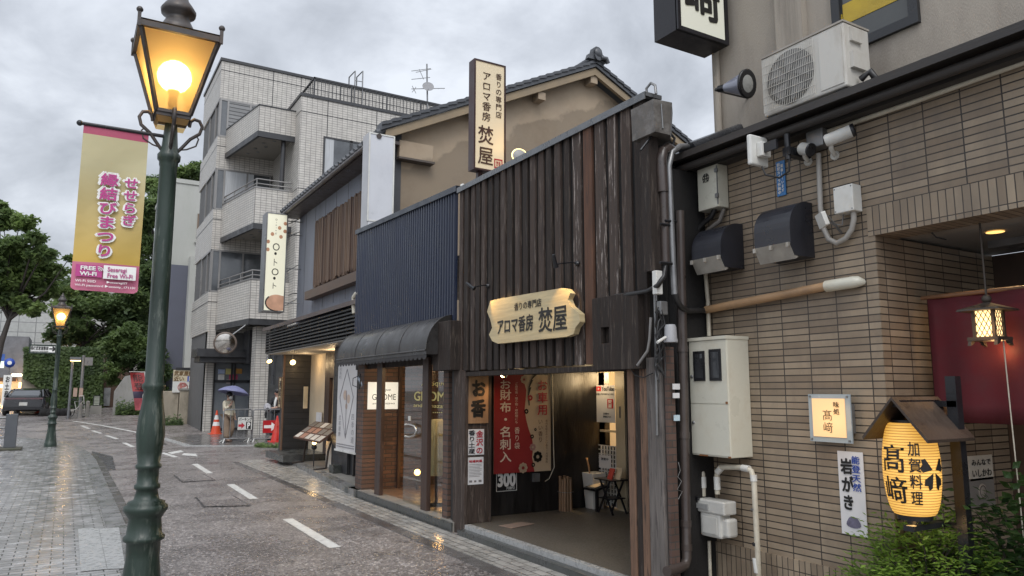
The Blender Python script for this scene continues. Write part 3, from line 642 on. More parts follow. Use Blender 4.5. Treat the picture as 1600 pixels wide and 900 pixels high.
mb = MB(); mb.tube([pc, pc+Vector((.08, -.02, -.03)), ax(1315, 364, GX)], .009, 6); mb.tube([pc+Vector((0, -.03, .02)), ax(1305, 350, GX-.08), ax(1316, 352, GX-.04), ax(1318, 330, GX-.04)], .005, 5); mb.build('arm', greym, t)
s, t = wall_box('junction_box', 'grey square box under the eave beside the bullet camera', 'junction box', (1258, 196), (1286, 226), .10, greym)
# bullet camera and dome camera
def camera(label, c, d, r, l, m):
    t = thing('security_camera', label, 'camera', c, 'security cameras under the eave'); d = Vector(d).normalized()
    MB().lathe([(r*.8, 0), (r, r*.3), (r, l*.92), (r*1.03, l*.92)], c, 18, axis=d).build('housing', m, t)
    MB().lathe([(r*1.04, l*.88), (r*1.04, l*1.0), (r*.85, l*1.0), (r*.7, l*.97), (.001, l*.97)], c, 18, axis=d).build('lens', blackm, t)
    mb = MB(); mb.tube([Vector(c)+d*l*.2, Vector(c)+d*l*.1+Vector((.03, .0, -r*1.3)), Vector((GX, c[1]+.06, c[2]-r*1.2))], .016, 8); mb.lathe([(.035, 0), (.03, .015)], (GX, c[1]+.06, c[2]-r*1.2), 12, axis=(-1, 0, 0)); mb.build('mount', m, t)
    return t
c = ax(1289, 221, GX-.19); camera('long white bullet camera below the eave', c, (.42, -.86, .24), .044, .20, whitem)
c = ax(1251, 232, GX-.16); camera('short white camera tilted down left of the bullet camera', c, (-.05, -.9, -.38), .046, .10, whitem)
# sector antenna with bracket
pa = ax(1186, 235, GX-.30); t = thing('panel_antenna', 'white flat antenna on a metal bracket beside the blue plate', 'antenna', pa)
mb = MB(); n_ = Vector((-.2, 1, .08)).normalized(); r_ = Vector((1, .2, 0)).normalized(); u_ = Vector((0, 0, 1))
mb.box((pa.x-.10, pa.y-.01, pa.z-.12), (pa.x+.09, pa.y+.03, pa.z+.11)); mb.build('panel', whitem, t, .012)
mb = MB(); mb.box((pa.x-.04, pa.y-.06, pa.z-.06), (pa.x+.06, pa.y-.01, pa.z+.05)); mb.build('radio_unit', whitem, t, .006)
MB().box((pa.x-.02, pa.y-.17, pa.z-.035), (pa.x+.0, pa.y-.05, pa.z+.035)).build('hinge_plate', blackm, t); MB().tube([(pa.x+.08, pa.y-.19, pa.z-.11), (pa.x+.08, pa.y-.19, pa.z+.08)], .022, 9).build('mast_pipe', blackm, t); MB().box((pa.x+.06, pa.y-.22, pa.z-.08), (GX, pa.y-.16, pa.z-.02)).build('bracket', blackm, t)
mb = MB(); mb.tube([pa+Vector((0, -.02, -.13)), pa+Vector((0, -.05, -.20)), pa+Vector((.05, -.13, -.235)), pa+Vector((.07, -.2, -.2)), pa+Vector((.08, -.2, -.1))], .008, 6); mb.build('cable', rubber, t)
s = Sign('x', GX-.012, (1212, 254), (1228, 304)); t = thing('blue_plate', 'blue vertical plate with white writing under the antenna', 'sign', s.base())
s.slab('plate', mat('blue plate', (.03, .17, .42), .4, .1), t, d0=-.01, d1=0)
mb = MB(); s.text('防犯カメラ作動中', (.15, .05, .5, .95), .002, .02, True, mb); s.text('録画しています', (.58, .1, .85, .9), .002, .02, True, mb); mb.build('lettering', whiteink, t)
# exhaust hoods
hoodm = mat('black hood steel', (.017, .018, .024), .36, .25, 4, .08, spec=.6); damp = mat('grey damper steel', (.40, .375, .33), .42, .2, 5, .1, metal=.4, grime=(.16, .14, .11))
def hood(label, tl, br):
    a = ax(*tl, GX-.26); b = ax(*br, GX-.26)
    y0, y1, zt, zb = b.y, a.y, a.z, b.z
    t = thing('exhaust_hood', label, 'exhaust hood', (GX-.15, (y0+y1)/2, zb), 'exhaust hoods on the tile wall')
    prof = [(GX, zb-.02), (GX, zt+.09)]+[(GX-.06-.20*math.sin(k*math.pi/16), zt+.09-.2*(1-math.cos(k*math.pi/16))) for k in range(9)]+[(GX-.26, zb+.05), (GX-.22, zb-.02)]
    mb = MB(); mb.prism([(x, y0, z) for x, z in prof], (0, y1-y0, 0), 0, False); o = mb.build('hood', hoodm, t)
    mb = MB(); mb.prism([(GX-.275, y0+.004, zb+.07), (GX-.25, y0+.004, zb+.07), (GX-.18, y0+.004, zb-.03), (GX-.21, y0+.004, zb-.045)], (0, y1-y0-.008, 0)); mb.build('damper', damp, t)
    mb = MB()
    for f in (.04, .5, .96): mb.box((GX-.285, y0+(y1-y0)*f-.01, zb+.035), (GX-.268, y0+(y1-y0)*f+.01, zb+.068))
    mb.build('clip', damp, t)
    return t
hood('black curved exhaust hood nearer the drain pipes', (1080, 373), (1127, 412))
hood('black curved exhaust hood under the blue plate', (1177, 343), (1236, 393))
t = thing('wall_hoses', 'two black insulated hoses bending down from the circled junction box', 'hoses', ax(1110, 350, GX-.05))
MB().tube([ax(1117, 326, GX-.06), ax(1112, 338, GX-.06), ax(1098, 350, GX-.06), ax(1088, 362, GX-.07), ax(1083, 385, GX-.06)], .022, 8).build('hose', rubber, t)
MB().tube([ax(1131, 326, GX-.04), ax(1125, 345, GX-.05), ax(1108, 358, GX-.06), ax(1096, 372, GX-.05), ax(1094, 400, GX-.04)], .018, 8).build('hose', mat('grey hose wrap', (.14, .125, .11), .6), t)
# bamboo coloured sleeve pipe and the long conduit under the eave
p0, p1, p2 = ax(1104, 484, GX-.06), ax(1293, 447, GX-.06), ax(1340, 440, GX-.05)
t = thing('covered_pipe', 'tan sheathed refrigerant pipe running level across the tile wall', 'pipe', p1)
MB().tube([p0, p1], .036, 12, squash=.9).build('sheath', pvcbrown, t)
MB().tube([p1+(p0-p1).normalized()*.01, p2+Vector((0, .03, 0)), p2, p2+Vector((.06, -.005, 0))], [.041, .041, .038, .02], 12).build('end_cap', creamm, t)
tag(MB().tube([ax(1286, 208, GX-.03), ax(1420, 162, GX-.03), ax(1590, 101, GX-.03), ax(1590, 101, GX-.03)+Vector((0, -1.2, .02))], .017, 9).build('conduit', pvc), 'long beige conduit running along the wall under the eave', 'conduit')
mb = MB(); tag(MB().tube([ax(1093, 420, GX-.04), ax(1094, 470, GX-.04), ax(1097, 525, GX-.04)], .018, 8).tube([ax(1101, 410, GX-.04), ax(1106, 470, GX-.04), ax(1108, 525, GX-.04)], .018, 8).build('twin_conduit', pvc), 'pair of beige conduits rising behind the meter cabinet', 'conduit')
# meter cabinet
mx0 = GX-.24; a = ax(1076, 536, mx0); b = ax(1131, 712, mx0)
s = Sign('x', mx0, world=(-a.y, ax(1131, 528, mx0).z, -ax(1138, 600, mx0).y, ax(1138, 716, mx0).z))
t = thing('meter_cabinet', 'cream steel meter cabinet with two small windows on the tile wall', 'cabinet', s.base(-.1))
mb = MB(); s.box(mb, (0, 0, 1, 1), -.24, 0); mb.build('casing', creamm, t, .006)
mb = MB(); s.box(mb, (-.015, -.02, 1.015, .008), -.24, .014); mb.build('top_rim', creamm, t)
mb = MB(); s.box(mb, (.02, .015, .985, .553), 0, .006); d1 = mb.build('door', creamm, t)
mb = MB(); s.box(mb, (.02, .560, .985, .985), 0, .006); d2 = mb.build('door', creamm, t)
for f in ((.14, .10, .44, .36), (.56, .09, .86, .36)):
    mb = MB(); s.box(mb, f, .006, .014); w_ = mb.build('meter_window', blackm, d1); mb = MB(); s.box(mb, (f[0]+.05, f[1]+.025, f[2]-.05, f[3]-.025), .014, .016); pw = mb.build('pane', mat('meter pane', (.03, .032, .035), .08, .3, 4, 0, spec=.8), w_)
for fy, d in ((.32, d1), (.72, d2)): MB().lathe([(.014, 0), (.012, .008), (.001, .009)], s.p(.08, fy, .006), 12, axis=(-1, 0, 0)).build('lock', greym, d)
rustm = mat('rust', (.22, .09, .03), .8, .4, 20)
mb = MB(); s.box(mb, (.93, .535, .985, .555), .0065, .008); s.box(mb, (.2, .99, .42, 1.002), .001, .003); s.box(mb, (.93, .985, 1.001, 1.001), 0, .002); mb.build('rust_stain', rustm, t)
# gas meter and its pipework
g = ax(1110, 800, GX-.19); gx = GX-.19
s = Sign('x', gx, (1090, 778), (1137, 846)); t = thing('gas_meter', 'white household gas meter hanging from beige pipes below the cabinet', 'gas meter', s.base(-.05))
gm = mat('white meter casting', (.55, .54, .50), .4, .1, 4, .05, grime=(.3, .28, .24))
mb = MB(); s.box(mb, (.05, .33, .78, 1.0), -.12, 0); s.box(mb, (.6, .45, .98, .95), -.13, -.02); mb.build('body', gm, t, .02)
mb = MB(); s.box(mb, (0, 0, .95, .36), -.13, .01); mb.build('head', gm, t, .012)
mb = MB(); s.box(mb, (.15, .45, .66, .9), 0, .006); mb.build('plate', gm, t, .01)
mb = MB(); s.box(mb, (.02, .12, .42, .26), .01, .022); mb.build('dial_window', mat('meter dial', (.3, .3, .29), .3), t)
mb = MB(); s.box(mb, (.0, -.05, .10, .05), .0, .03); mb.build('valve', blackm, t)
gp = lambda px, py, d=.12: ax(px, py, GX-d)
t = thing('gas_pipes', 'beige elbowed gas pipes on the tile wall under the meter cabinet', 'pipe', gp(1180, 900))
def pipe(name, pts, r, m=pvc): return MB().tube(pts, r, 12).build(name, m, t)
pipe('pipe', [gp(1099, 775), gp(1099, 755), gp(1098, 740), gp(1093, 731), gp(1088, 729), gp(1085, 735), gp(1086, 760), gp(1092, 870), gp(1095, 905)], .020)
pipe('pipe', [gp(1121, 772), gp(1120, 748), gp(1121, 736), gp(1127, 730), gp(1140, 730), gp(1165, 731), gp(1174, 736), gp(1178, 750), gp(1186, 905)], .021)
for a, b in (((1098, 745), (1099, 762)), ((1120, 745), (1121, 765)), ((1160, 731), (1171, 733)), ((1177, 742), (1178, 752)), ((1121, 738), (1127, 731))):
    MB().tube([gp(*a), gp(*b)], .026, 12).build('fitting', whitem, t)
MB().tube([gp(1181, 872), gp(1184, 895)], .027, 12).build('fitting', whitem, t); MB().tube([gp(1180.5, 848), gp(1181, 853)], .025, 12).build('clamp', blackm, t); MB().tube([gp(1178, 794), gp(1178.3, 797)], .025, 12).build('clamp', greym, t)
pipe('pipe', [gp(1108, 845, .1), gp(1110, 905, .1)], .014)
pipe('valve_body', [gp(1097, 862), gp(1098, 874), gp(1099, 880), gp(1100, 893)], [.022, .030, .028, .024])
MB().box(gp(1083, 845, .0), gp(1096, 895, .10)).build('valve_cover', greym, t, .01)
# lit glass sign, oyster poster
s = Sign('x', GX-.05, (1264, 618), (1334, 690)); a = ax(1264, 614, GX-.05); b = ax(1334, 693, GX-.05)
s = Sign('x', GX-.05, world=(-a.y, ax(1299, 616, GX-.05).z, -b.y, ax(1299, 691, GX-.05).z))
t = thing('lit_wall_sign', 'square backlit amber sign in a frosted glass frame on the tile wall', 'sign', s.base())
s.slab('glass_plate', mat('frosted blue grey glass', (.30, .35, .38), .15, .05, 4, 0), t, d0=0, d1=.012); fp = s.slab('light_panel', glow('amber light panel', (1, .52, .17), .50, (.55, .42, .28)), t, (.10, .09, .88, .89), .012, .018)
mb = MB(); s.text('髙﨑', (.36, .33, .58, .80), .021, .004, True, mb, brush=.04); s.text('味処', (.62, .16, .76, .42), .021, .01, True, mb, brush=.05); mb.build('lettering', inkm, fp)
mb = MB()
for fx in (.05, .94):
    for fy in (.05, .95): mb.lathe([(.008, 0), (.007, .008)], s.p(fx, fy, .012), 8, axis=(-1, 0, 0))
    mb.box(s.p(fx-.03, .2, -.048), s.p(fx+.03, .8, 0))
mb.build('standoff', greym, t)
lamp('sign_light', s.p(.5, .5, .2), 1.0, (1, .65, .3), .1)
a = ax(1308, 704, GX-.012); b = ax(1356, 840, GX-.012); s = Sign('x', GX-.012, world=(-a.y, ax(1332, 706, GX-.01).z, -b.y, ax(1332, 836, GX-.01).z))
t = thing('oyster_poster', 'white paper poster with black and blue brush lettering and an oyster', 'poster', s.base())
s.slab('sheet', paperm, t, d0=-.006, d1=0)
mb = MB(); s.text('岩がき', (.12, .09, .58, .70), .003, .03, True, mb, brush=.05); mb.build('lettering', inkm, t)
mb = MB(); s.text('能登天然', (.56, .05, .88, .47), .003, .015, True, mb, brush=.04); mb.build('lettering', blueink, t)
oy = mat('oyster print', (.14, .13, .19), .6, .5, 18)
mb = MB(); mb.poly([s.p(.5+.27*math.cos(a)*(1+.15*math.sin(3*a)), .85+.075*math.sin(a)*(1+.12*math.cos(2*a)), .003) for a in [2*math.pi*k/18 for k in range(18)]]); mb.build('picture', oy, t)
# noren curtain, hanging lantern, downlight, ceiling fittings
nx0 = BX+.42
def nrn(px, py): return ax(px, py, nx0)
tp0 = nrn(1449, 467); tp1 = nrn(1600, 452); zt = (tp0.z+tp1.z)/2; zb_ = nrn(1460, 657).z
t = thing('entrance_curtain', 'dark red cloth curtain hung across the restaurant entrance', 'curtain', (nx0, 1.8, zb_))
mb = MB(); nX = 60; y0, y1 = tp0.y, .2; vs = []
for j in range(9):
    for i in range(nX+1):
        f = i/nX; y = y0+(y1-y0)*f; fold = .018*math.sin(f*46+1.3*math.sin(f*9))*(.4+.6*j/8)+.012*math.sin(f*17)
        vs.append((nx0+fold, y, zt+(zb_-zt)*j/8-.01*math.sin(f*11)*(j == 8)))
mb.add(vs, [(j*(nX+1)+i, j*(nX+1)+i+1, (j+1)*(nX+1)+i+1, (j+1)*(nX+1)+i) for j in range(8) for i in range(nX)], 0, True)
o = mb.build('cloth', mat('dark red cloth', (.095, .010, .016), .8, .15, 6, .15, 300), t); o.modifiers.new('thick', 'SOLIDIFY').thickness = .006
MB().tube([(nx0, y0+.04, zt+.01), (nx0, y1, zt+.01)], .014, 8).build('rod', mat('wooden rod', (.20, .10, .05), .5), t)
ly = nrn(1545, 515)
hl = thing('hanging_lantern', 'bronze hanging lantern with lit lattice panes before the red curtain', 'lantern', ax(1545, 540, BX+.22))
hx = BX+.22; hc = ax(1545, 508, hx); u = .056; hz0, hz1 = ax(1545, 527, hx).z, ax(1545, 486, hx).z
lb = mat('dark bronze', (.06, .048, .038), .5, .25, 9, .15, metal=.4)
mb = MB()
for sx in (-1, 1):
    for sy in (-1, 1): mb.box((hc.x+u*sx-.009, hc.y+u*sy-.009, hz0), (hc.x+u*sx+.009, hc.y+u*sy+.009, hz1))
mb.build('frame', lb, hl)
mb = MB(); mb.add([(hc.x+sx*.125, hc.y+sy*.125, hz1) for sx, sy in ((-1, -1), (1, -1), (1, 1), (-1, 1))]+[(hc.x+sx*.118, hc.y+sy*.118, hz1+.012) for sx, sy in ((-1, -1), (1, -1), (1, 1), (-1, 1))]+[(hc.x+sx*.05, hc.y+sy*.05, hz1+.038) for sx, sy in ((-1, -1), (1, -1), (1, 1), (-1, 1))]+[(hc.x, hc.y, hz1+.06)],
    [(3, 2, 1, 0)]+[(i, (i+1) % 4, (i+1) % 4+4, i+4) for i in range(4)]+[(i+4, (i+1) % 4+4, (i+1) % 4+8, i+8) for i in range(4)]+[(i+8, (i+1) % 4+8, 12) for i in range(4)]); mb.build('roof', lb, hl)
mb = MB(); mb.box((hc.x-.088, hc.y-.088, hz0-.022), (hc.x+.088, hc.y+.088, hz0)); 
for sx in (-1, 1):
    for sy in (-1, 1): mb.prism([(hc.x+sx*.085, hc.y+sy*.085, hz0-.022), (hc.x+sx*.045, hc.y+sy*.085, hz0-.022), (hc.x+sx*.06, hc.y+sy*.085, hz0-.04), (hc.x+sx*.095, hc.y+sy*.085, hz0-.052)], (0, -sy*.02, 0))
mb.build('base', lb, hl)
pg = glow('lit paper pane', (1, .66, .28), 1.5, (.8, .7, .5))
for k in range(4):
    c4 = [(-1, -1), (1, -1), (1, 1), (-1, 1)]; (ax_, ay_), (bx_, by_) = c4[k], c4[(k+1) % 4]; q = u-.004
    P = MB().quad((hc.x+q*ax_, hc.y+q*ay_, hz0), (hc.x+q*bx_, hc.y+q*by_, hz0), (hc.x+q*bx_, hc.y+q*by_, hz1), (hc.x+q*ax_, hc.y+q*ay_, hz1)).build('pane', pg, hl)
    mb = MB(); A_ = Vector((hc.x+u*ax_, hc.y+u*ay_, 0)); B_ = Vector((hc.x+u*bx_, hc.y+u*by_, 0)); hh = hz1-hz0
    for m_ in range(-3, 4):
        for sgn in (1, -1):
            pts = []
            for s_ in [j/12 for j in range(13)]:
                f = m_/4+s_*.75 if sgn > 0 else 1-(m_/4+s_*.75)
                if 0 <= f <= 1: pts.append(A_.lerp(B_, f)+Vector((0, 0, hz0+hh*s_)))
            if len(pts) > 1: mb.tube([pts[0], pts[-1]], .0022, 4)
    mb.build('lattice', lb, P)
MB().tube([(hc.x, hc.y, hz1+.05), (hc.x, hc.y, LINT+.02)], .007, 6).build('chain', lb, hl); MB().ball((hc.x, hc.y, hz1+.075), .028, 12).build('knob', lb, hl)
MB().ball((hc.x, hc.y-.0, hz0+.045), .026, 12).build('bulb', glow('lantern bulb', (1, .72, .35), 14), hl)
lamp('lantern_light', (hc.x+.13, hc.y+.02, hz0-.08), .8, (1, .55, .22), .04); lamp('lantern_light', (hc.x-.14, hc.y, hz0+.05), .5, (1, .55, .22), .04)
MB().tube([(hc.x+.05, hc.y-.05, hz0-.02), (hc.x+.06, hc.y-.06, .5)], .004, 5).build('pull_cord', pvc, hl)
dlp = az(1555, 362, LINT+.018); t = thing('downlight', 'round lit downlight in the entrance soffit', 'lamp', dlp)
MB().lathe([(.055, -.004), (.04, -.002), (.001, 0)], dlp, 20).build('lens', glow('downlight lens', (1, .55, .15), 1.6), t); lamp('down_light', dlp-Vector((0, 0, .06)), 9, (1, .62, .28), .04, 110, dlp-Vector((0, 0, 1)))
mp_ = az(1452, 360, LINT+.016); t = thing('ceiling_speaker', 'dark round ceiling fitting with a short cable in the soffit', 'fitting', mp_); MB().lathe([(.045, -.012), (.05, 0)], mp_, 18).build('disc', bronze, t); MB().tube([mp_, mp_+Vector((.02, -.03, -.05)), mp_+Vector((.1, -.05, -.06))], .005, 5).build('cable', rubber, t)
v0 = az(1590, 376, LINT+.01); t = thing('ceiling_vent', 'grey slatted air vent box in the entrance soffit', 'vent', v0); mb = MB(); mb.box((v0.x-.1, v0.y-.4, LINT-.03), (v0.x+.02, v0.y+.15, LINT+.02)); mb.box((v0.x+.05, v0.y-.4, LINT-.03), (v0.x+.15, v0.y+.1, LINT+.02)); mb.build('casing', greym, t)
# paper lantern under a little wooden roof, on a black post
qx = BX-.30; lc = ax(1424, 728, qx); qs = 5.0
lt = thing('lantern_stand', 'small plank roof on a black post sheltering the yellow paper lantern', 'lantern stand', (lc.x+.15, lc.y, .0))
wd = mat('weathered brown board', (.055, .038, .028), .5, .45, 4, .4, 30, stretch=(1, .3, 1), grime=(.10, .075, .055), gscale=5)
ridge0 = Vector((lc.x-.02, 0, 0)); rz = ax(1440, 612, qx).z
yc = lc.y
def rp(px, py): return ax(px, py, qx)
# gable roof: ridge along x (out from the wall), slopes left and right
rgz = ax(1405, 618, qx-.2).z; 
xa, xb = qx-.20, qx+.28
yR = ax(1392, 620, xa).y; zR = ax(1392, 620, xa).z
yL = ax(1347, 682, xa).y; zL = ax(1347, 682, xa).z
yr2 = yR-(yL-yR)*1.0; 
mb = MB(); mb.prism([(xa, yR, zR), (xa, yL, zL), (xa, yL-.005, zL-.018), (xa, yR, zR-.02)], (xb-xa, 0, 0)); mb.build('roof_board', wd, lt)
mb = MB(); mb.prism([(xa, yR, zR), (xa, yr2, zL), (xa, yr2+.005, zL-.018), (xa, yR, zR-.02)], (xb-xa, 0, 0)); mb.build('roof_board', wd, lt)
mb = MB(); mb.box((xb-.09, yR-.16, .0), (xb-.03, yR-.10, zR+.12)); mb.box((xa+.05, yR-.025, zR-.06), (xb-.03, yR+.025, zR-.02)); mb.box((xb-.09, yR-.155, zR-.06), (xb-.04, yR, zR-.025)); mb.build('post', blackm, lt)
bz = ax(1430, 812, qx).z; mb = MB(); mb.box((xa+.08, yR-.03, bz-.05), (xb-.06, yR+.03, bz-.02)); mb.box((xb-.08, yR-.13, bz-.05), (xb-.05, yR+.03, bz-.02)); mb.build('shelf_arm', blackm, lt)
MB().lathe([(.045, 0), (.045, .04)], (lc.x, lc.y, bz-.02), 16).build('foot_ring', blackm, lt)
pl = thing('paper_lantern', 'glowing yellow paper lantern with black brush characters and a flower crest', 'lantern', (lc.x, lc.y, bz+.02))
lz0, lz1 = ax(1424, 803, qx).z, ax(1418, 660, qx).z; lr = abs(ax(1382, 728, qx).y-ax(1467, 728, qx).y)/2*.93
def lrad(f): return lr*(.62+.38*min(1, math.sin(math.pi*min(max(f, 0), 1))**.45*1.0)) if 0 < f < 1 else lr*.6
prof = []; NR = 44
for i in range(NR*2+1):
    f = i/(NR*2); prof.append((lrad(f)*(1+(.007 if i % 2 else -.007)), lz0+(lz1-lz0)*f-lz0))
lan, t_, p_, o_ = nodes('glowing lantern paper')
p_.inputs['Base Color'].default_value = (.75, .50, .15, 1); p_.inputs['Roughness'].default_value = .6; p_.inputs['Emission Color'].default_value = (1, .49, .075, 1); p_.inputs['Emission Strength'].default_value = .55
MB().lathe(prof, (lc.x, lc.y, lz0), 40).build('paper_shade', lan, pl)
mb = MB()
for k in range(1, 34):
    f = k/34; r = lrad(f)+.0015; mb.tube([(lc.x+r*math.cos(a), lc.y+r*math.sin(a), lz0+(lz1-lz0)*f) for a in [2*math.pi*j/36 for j in range(37)]], .0013, 4, caps=False)
mb.build('bamboo_ribs', mat('amber lantern ribs', (.30, .17, .04), .6, .1), pl)
MB().lathe([(lr*.62, 0), (lr*.62, .02)], (lc.x, lc.y, lz1-.005), 24).build('top_ring', blackm, pl); MB().lathe([(lr*.6, -.03), (lr*.62, 0)], (lc.x, lc.y, lz0+.005), 24).build('bottom_ring', blackm, pl)
def wrap(mb, s, a0, a1, f0, f1, bold, vert=True, brush=.06):
    vs, fs = glyphs(s, 0.0, vert); x0 = min(v.x for v in vs); x1 = max(v.x for v in vs); y0 = min(v.y for v in vs); y1 = max(v.y for v in vs)
    for ci, (ox, oy) in enumerate([(0, 0)]+[(bold*1.6*math.cos(t), bold*1.6*math.sin(t)) for t in [math.pi*j/3 for j in range(6)]]):
        P = []
        for v in vs:
            q = noise.noise_vector(Vector((v.x*2.2, v.y*2.2, 3)))*brush
            a = a0+(a1-a0)*(v.x+ox+q.x-x0)/(x1-x0); f = f0+(f1-f0)*(y1-v.y-oy-q.y)/(y1-y0); fz = 1-f; r = lrad(fz)+.004+.0004*ci
            P.append((lc.x+r*math.cos(a), lc.y+r*math.sin(a), lz0+(lz1-lz0)*fz))
        mb.add(P, fs, 0)
    return mb
ca = math.atan2(-lc.y, -lc.x)     # direction from the lantern to the street viewer
mb = MB(); wrap(mb, '髙﨑', ca-1.10, ca-.20, .24, .86, .008, brush=.04); wrap(mb, '加賀料理', ca-.08, ca+.32, .20, .86, .012, brush=.03)
fc_ = (ca+.80, .50)
for k in range(5):
    if k == 0: continue
    th = k*2*math.pi/5; P = []
    for (rr, tt) in ((.03, 0), (.10, -.35), (.19, -.42), (.235, -.2), (.20, 0), (.235, .2), (.19, .42), (.10, .35)):
        a = fc_[0]+1.6*rr*math.sin(th+tt)*1.45; f = fc_[1]-rr*math.cos(th+tt)*1.0; r = lrad(1-f)+.004
        P.append((lc.x+r*math.cos(a), lc.y+r*math.sin(a), lz0+(lz1-lz0)*(1-f)))
    mb.poly(P)
mb.build('lettering', inkm, pl)
lamp('paper_lantern_light', (lc.x-.05, lc.y-.02, lz0-.06), .9, (1, .6, .22), .06)
# small plaques on the porch wall
yW = CORN-.012
s = Sign('y', yW, (1513, 713), (1553, 748)); t = thing('notice_plaque', 'small pale notice plate on the porch wall', 'plaque', s.base()); s.slab('plate', mat('pale plaque', (.55, .50, .42), .5), t, d0=-.008, d1=0)
mb = MB(); s.text('みんなで', (.1, .15, .9, .4), .002, .01, False, mb); s.text('いしかわ', (.1, .55, .9, .85), .002, .01, False, mb); mb.build('lettering', inkm, t)
s = Sign('y', yW, (1514, 749), (1556, 788)); t = thing('emblem_plaque', 'dark plaque with a pale round emblem below the notice plate', 'plaque', s.base()); s.slab('plate', mat('grey plaque', (.22, .20, .18), .5), t, d0=-.008, d1=0)
cc = s.p(.5, .48, .001); MB().lathe([(.055, 0), (.05, .003), (.001, .003)], cc, 28, axis=(0, -1, 0)).build('emblem', mat('pale emblem', (.38, .33, .28), .5), t); MB().tube([cc+Vector((.04*math.cos(a), -.004, .04*math.sin(a))) for a in [2*math.pi*k/20 for k in range(21)]], .0025, 4).build('emblem_ring', bronze, t)

# ------------------------------------------------------------------ wooden incense shop
def woodm(name, col, g1, ga, rough=.75):
    return mat(name, col, rough, .35, 9, .5, 50, grime=g1, gscale=13, gamt=ga, gsharp=.07, stretch=(2.6, 2.6, .22), spec=.3)
W0 = woodm('charred board', (.027, .020, .0165), (.10, .080, .066), .55); W1 = woodm('dark brown board', (.052, .037, .030), (.16, .13, .11), .6)
W2 = woodm('peeling pale board', (.062, .046, .038), (.34, .295, .265), .95); W3 = woodm('red brown board', (.10, .052, .034), (.05, .035, .03), .6)
W4 = woodm('grey weathered timber', (.13, .115, .105), (.05, .042, .04), .7); W5 = woodm('brown worn timber', (.15, .09, .06), (.035, .028, .025), .9)
backm = mat('near black boards', (.006, .005, .0045), .8, .4, 6, .3)
DX = 6.32; FX = 4.1; wy0, wy1 = 4.62, 8.08; wz0, wz1 = 1.90, 4.14
ws = thing('wooden_shop', 'dark timber clad incense shop with battened upper wall and open porch', 'building', (5, 6.4, 0))
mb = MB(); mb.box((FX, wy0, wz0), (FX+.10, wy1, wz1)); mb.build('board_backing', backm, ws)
mb = MB(); rnd = random.Random(3); y = wy0+.0; k = 0
seq = [0, 1, 2, 2, 3, 2, 0, 1, 0, 1, 1, 0, 1, 0, 1, 0, 0, 1, 0, 1, 0, 1, 1, 0, 0, 1]
while y < wy1-.06:
    wd_ = rnd.uniform(.085, .105) if y > 5.6 else rnd.uniform(.12, .135)
    d = rnd.uniform(.022, .034); mb.box((FX-d, y, wz0-rnd.uniform(0, .02)), (FX+.002, min(y+wd_, wy1), wz1-.01), seq[k % len(seq)]); y += wd_+rnd.uniform(.045, .062); k += 1
mb.build('board_cladding', [W0, W1, W2, W3], ws, .004)
mb = MB(); mb.box((FX-.05, wy0-.06, wz1), (FX+.14, wy1+.02, wz1+.035)); mb.box((FX-.055, wy0-.06, wz1-.03), (FX-.045, wy1+.02, wz1+.035)); mb.build('cap_flashing', mat('wet grey flashing', (.16, .165, .17), .3, .25, 6, .2, 40, metal=.5), ws)
mb = MB(); q = Vector((FX+.03, wy0+.0, wz1+.03)); mb.tube([q+Vector((0, .0, 0)), q+Vector((0, .01, .07)), q+Vector((0, -.05, .10)), q+Vector((0, -.10, .06)), q+Vector((0, -.11, -.02))], .012, 7); mb.build('bent_pipe', greym, ws)
mb = MB(); mb.box((FX-.02, wy0+.25, wz0-.075), (FX+.14, wy1-.03, wz0-.025)); mb.build('fascia_beam', W0, ws)
mb = MB(); mb.box((FX+.12, wy0, wz1-.6), (FX+2.4, wy1, wz1-.55)); mb.build('roof', mat('dark metal roof', (.06, .06, .065), .4, .2), ws)
mb = MB(); mb.box((FX+.1, wy0, 1.93), (FX+.14, wy0+.02, wz1)); mb.box((FX+.1, wy0-.0, 0), (FX+.2, wy0-.08, wz1-.02)); mb.box((FX+.2, wy0-.0, 0), (FX+.5, wy0-.08, 3.4)); mb.build('end_wall', backm, ws)
# end post beside the restaurant, corner post by the antique shop
c0 = ax(985, 800, FX-.02).y; c1 = ax(1016, 800, FX-.02).y; c2 = ax(1040, 800, FX-.02).y
mb = MB()
for i, (a, b) in enumerate(((0, .32), (.34, .62), (.64, 1.0))): mb.box((FX-.02-(.012, .0, .008)[i], c0+(c1-c0)*a, -.02), (FX+.12, c0+(c1-c0)*b, 1.9), (0, 1, 0)[i])
mb.build('post', [W5, W0], ws, .008)
mb = MB(); mb.box((FX-.035, c1-.006, -.02), (FX+.12, c2, 1.92)); mb.build('post', W4, ws, .008)
p0 = ax(709, 700, FX-.02).y; p1 = ax(727, 700, FX-.02).y
mb = MB(); mb.box((FX-.03, p1, -.02), (FX+.02, p0, 1.9)); mb.build('post', W1, ws, .008)
# the plain boxed-in cover on the right and the box over the corner
cv = Sign('x', FX-.10, world=(-5.28, 2.47, -4.66, 1.83))
mb = MB(); cv.box(mb, (0, 0, .2, 1), -.14, 0); cv.box(mb, (.2, 0, .38, .42), -.14, 0); cv.box(mb, (.2, .64, .38, 1), -.14, 0); cv.box(mb, (.38, 0, 1, 1), -.14, 0); cv.box(mb, (.2, .42, .38, .64), -.14, -.06); mb.build('boxed_cover', W0, ws, .004)
bx_ = Sign('x', FX-.16, world=(-8.52, 2.50, -8.02, 1.90)); mb = MB(); bx_.box(mb, (0, 0, 1, 1), -.2, 0); mb.build('boxed_cover', W0, ws, .006)
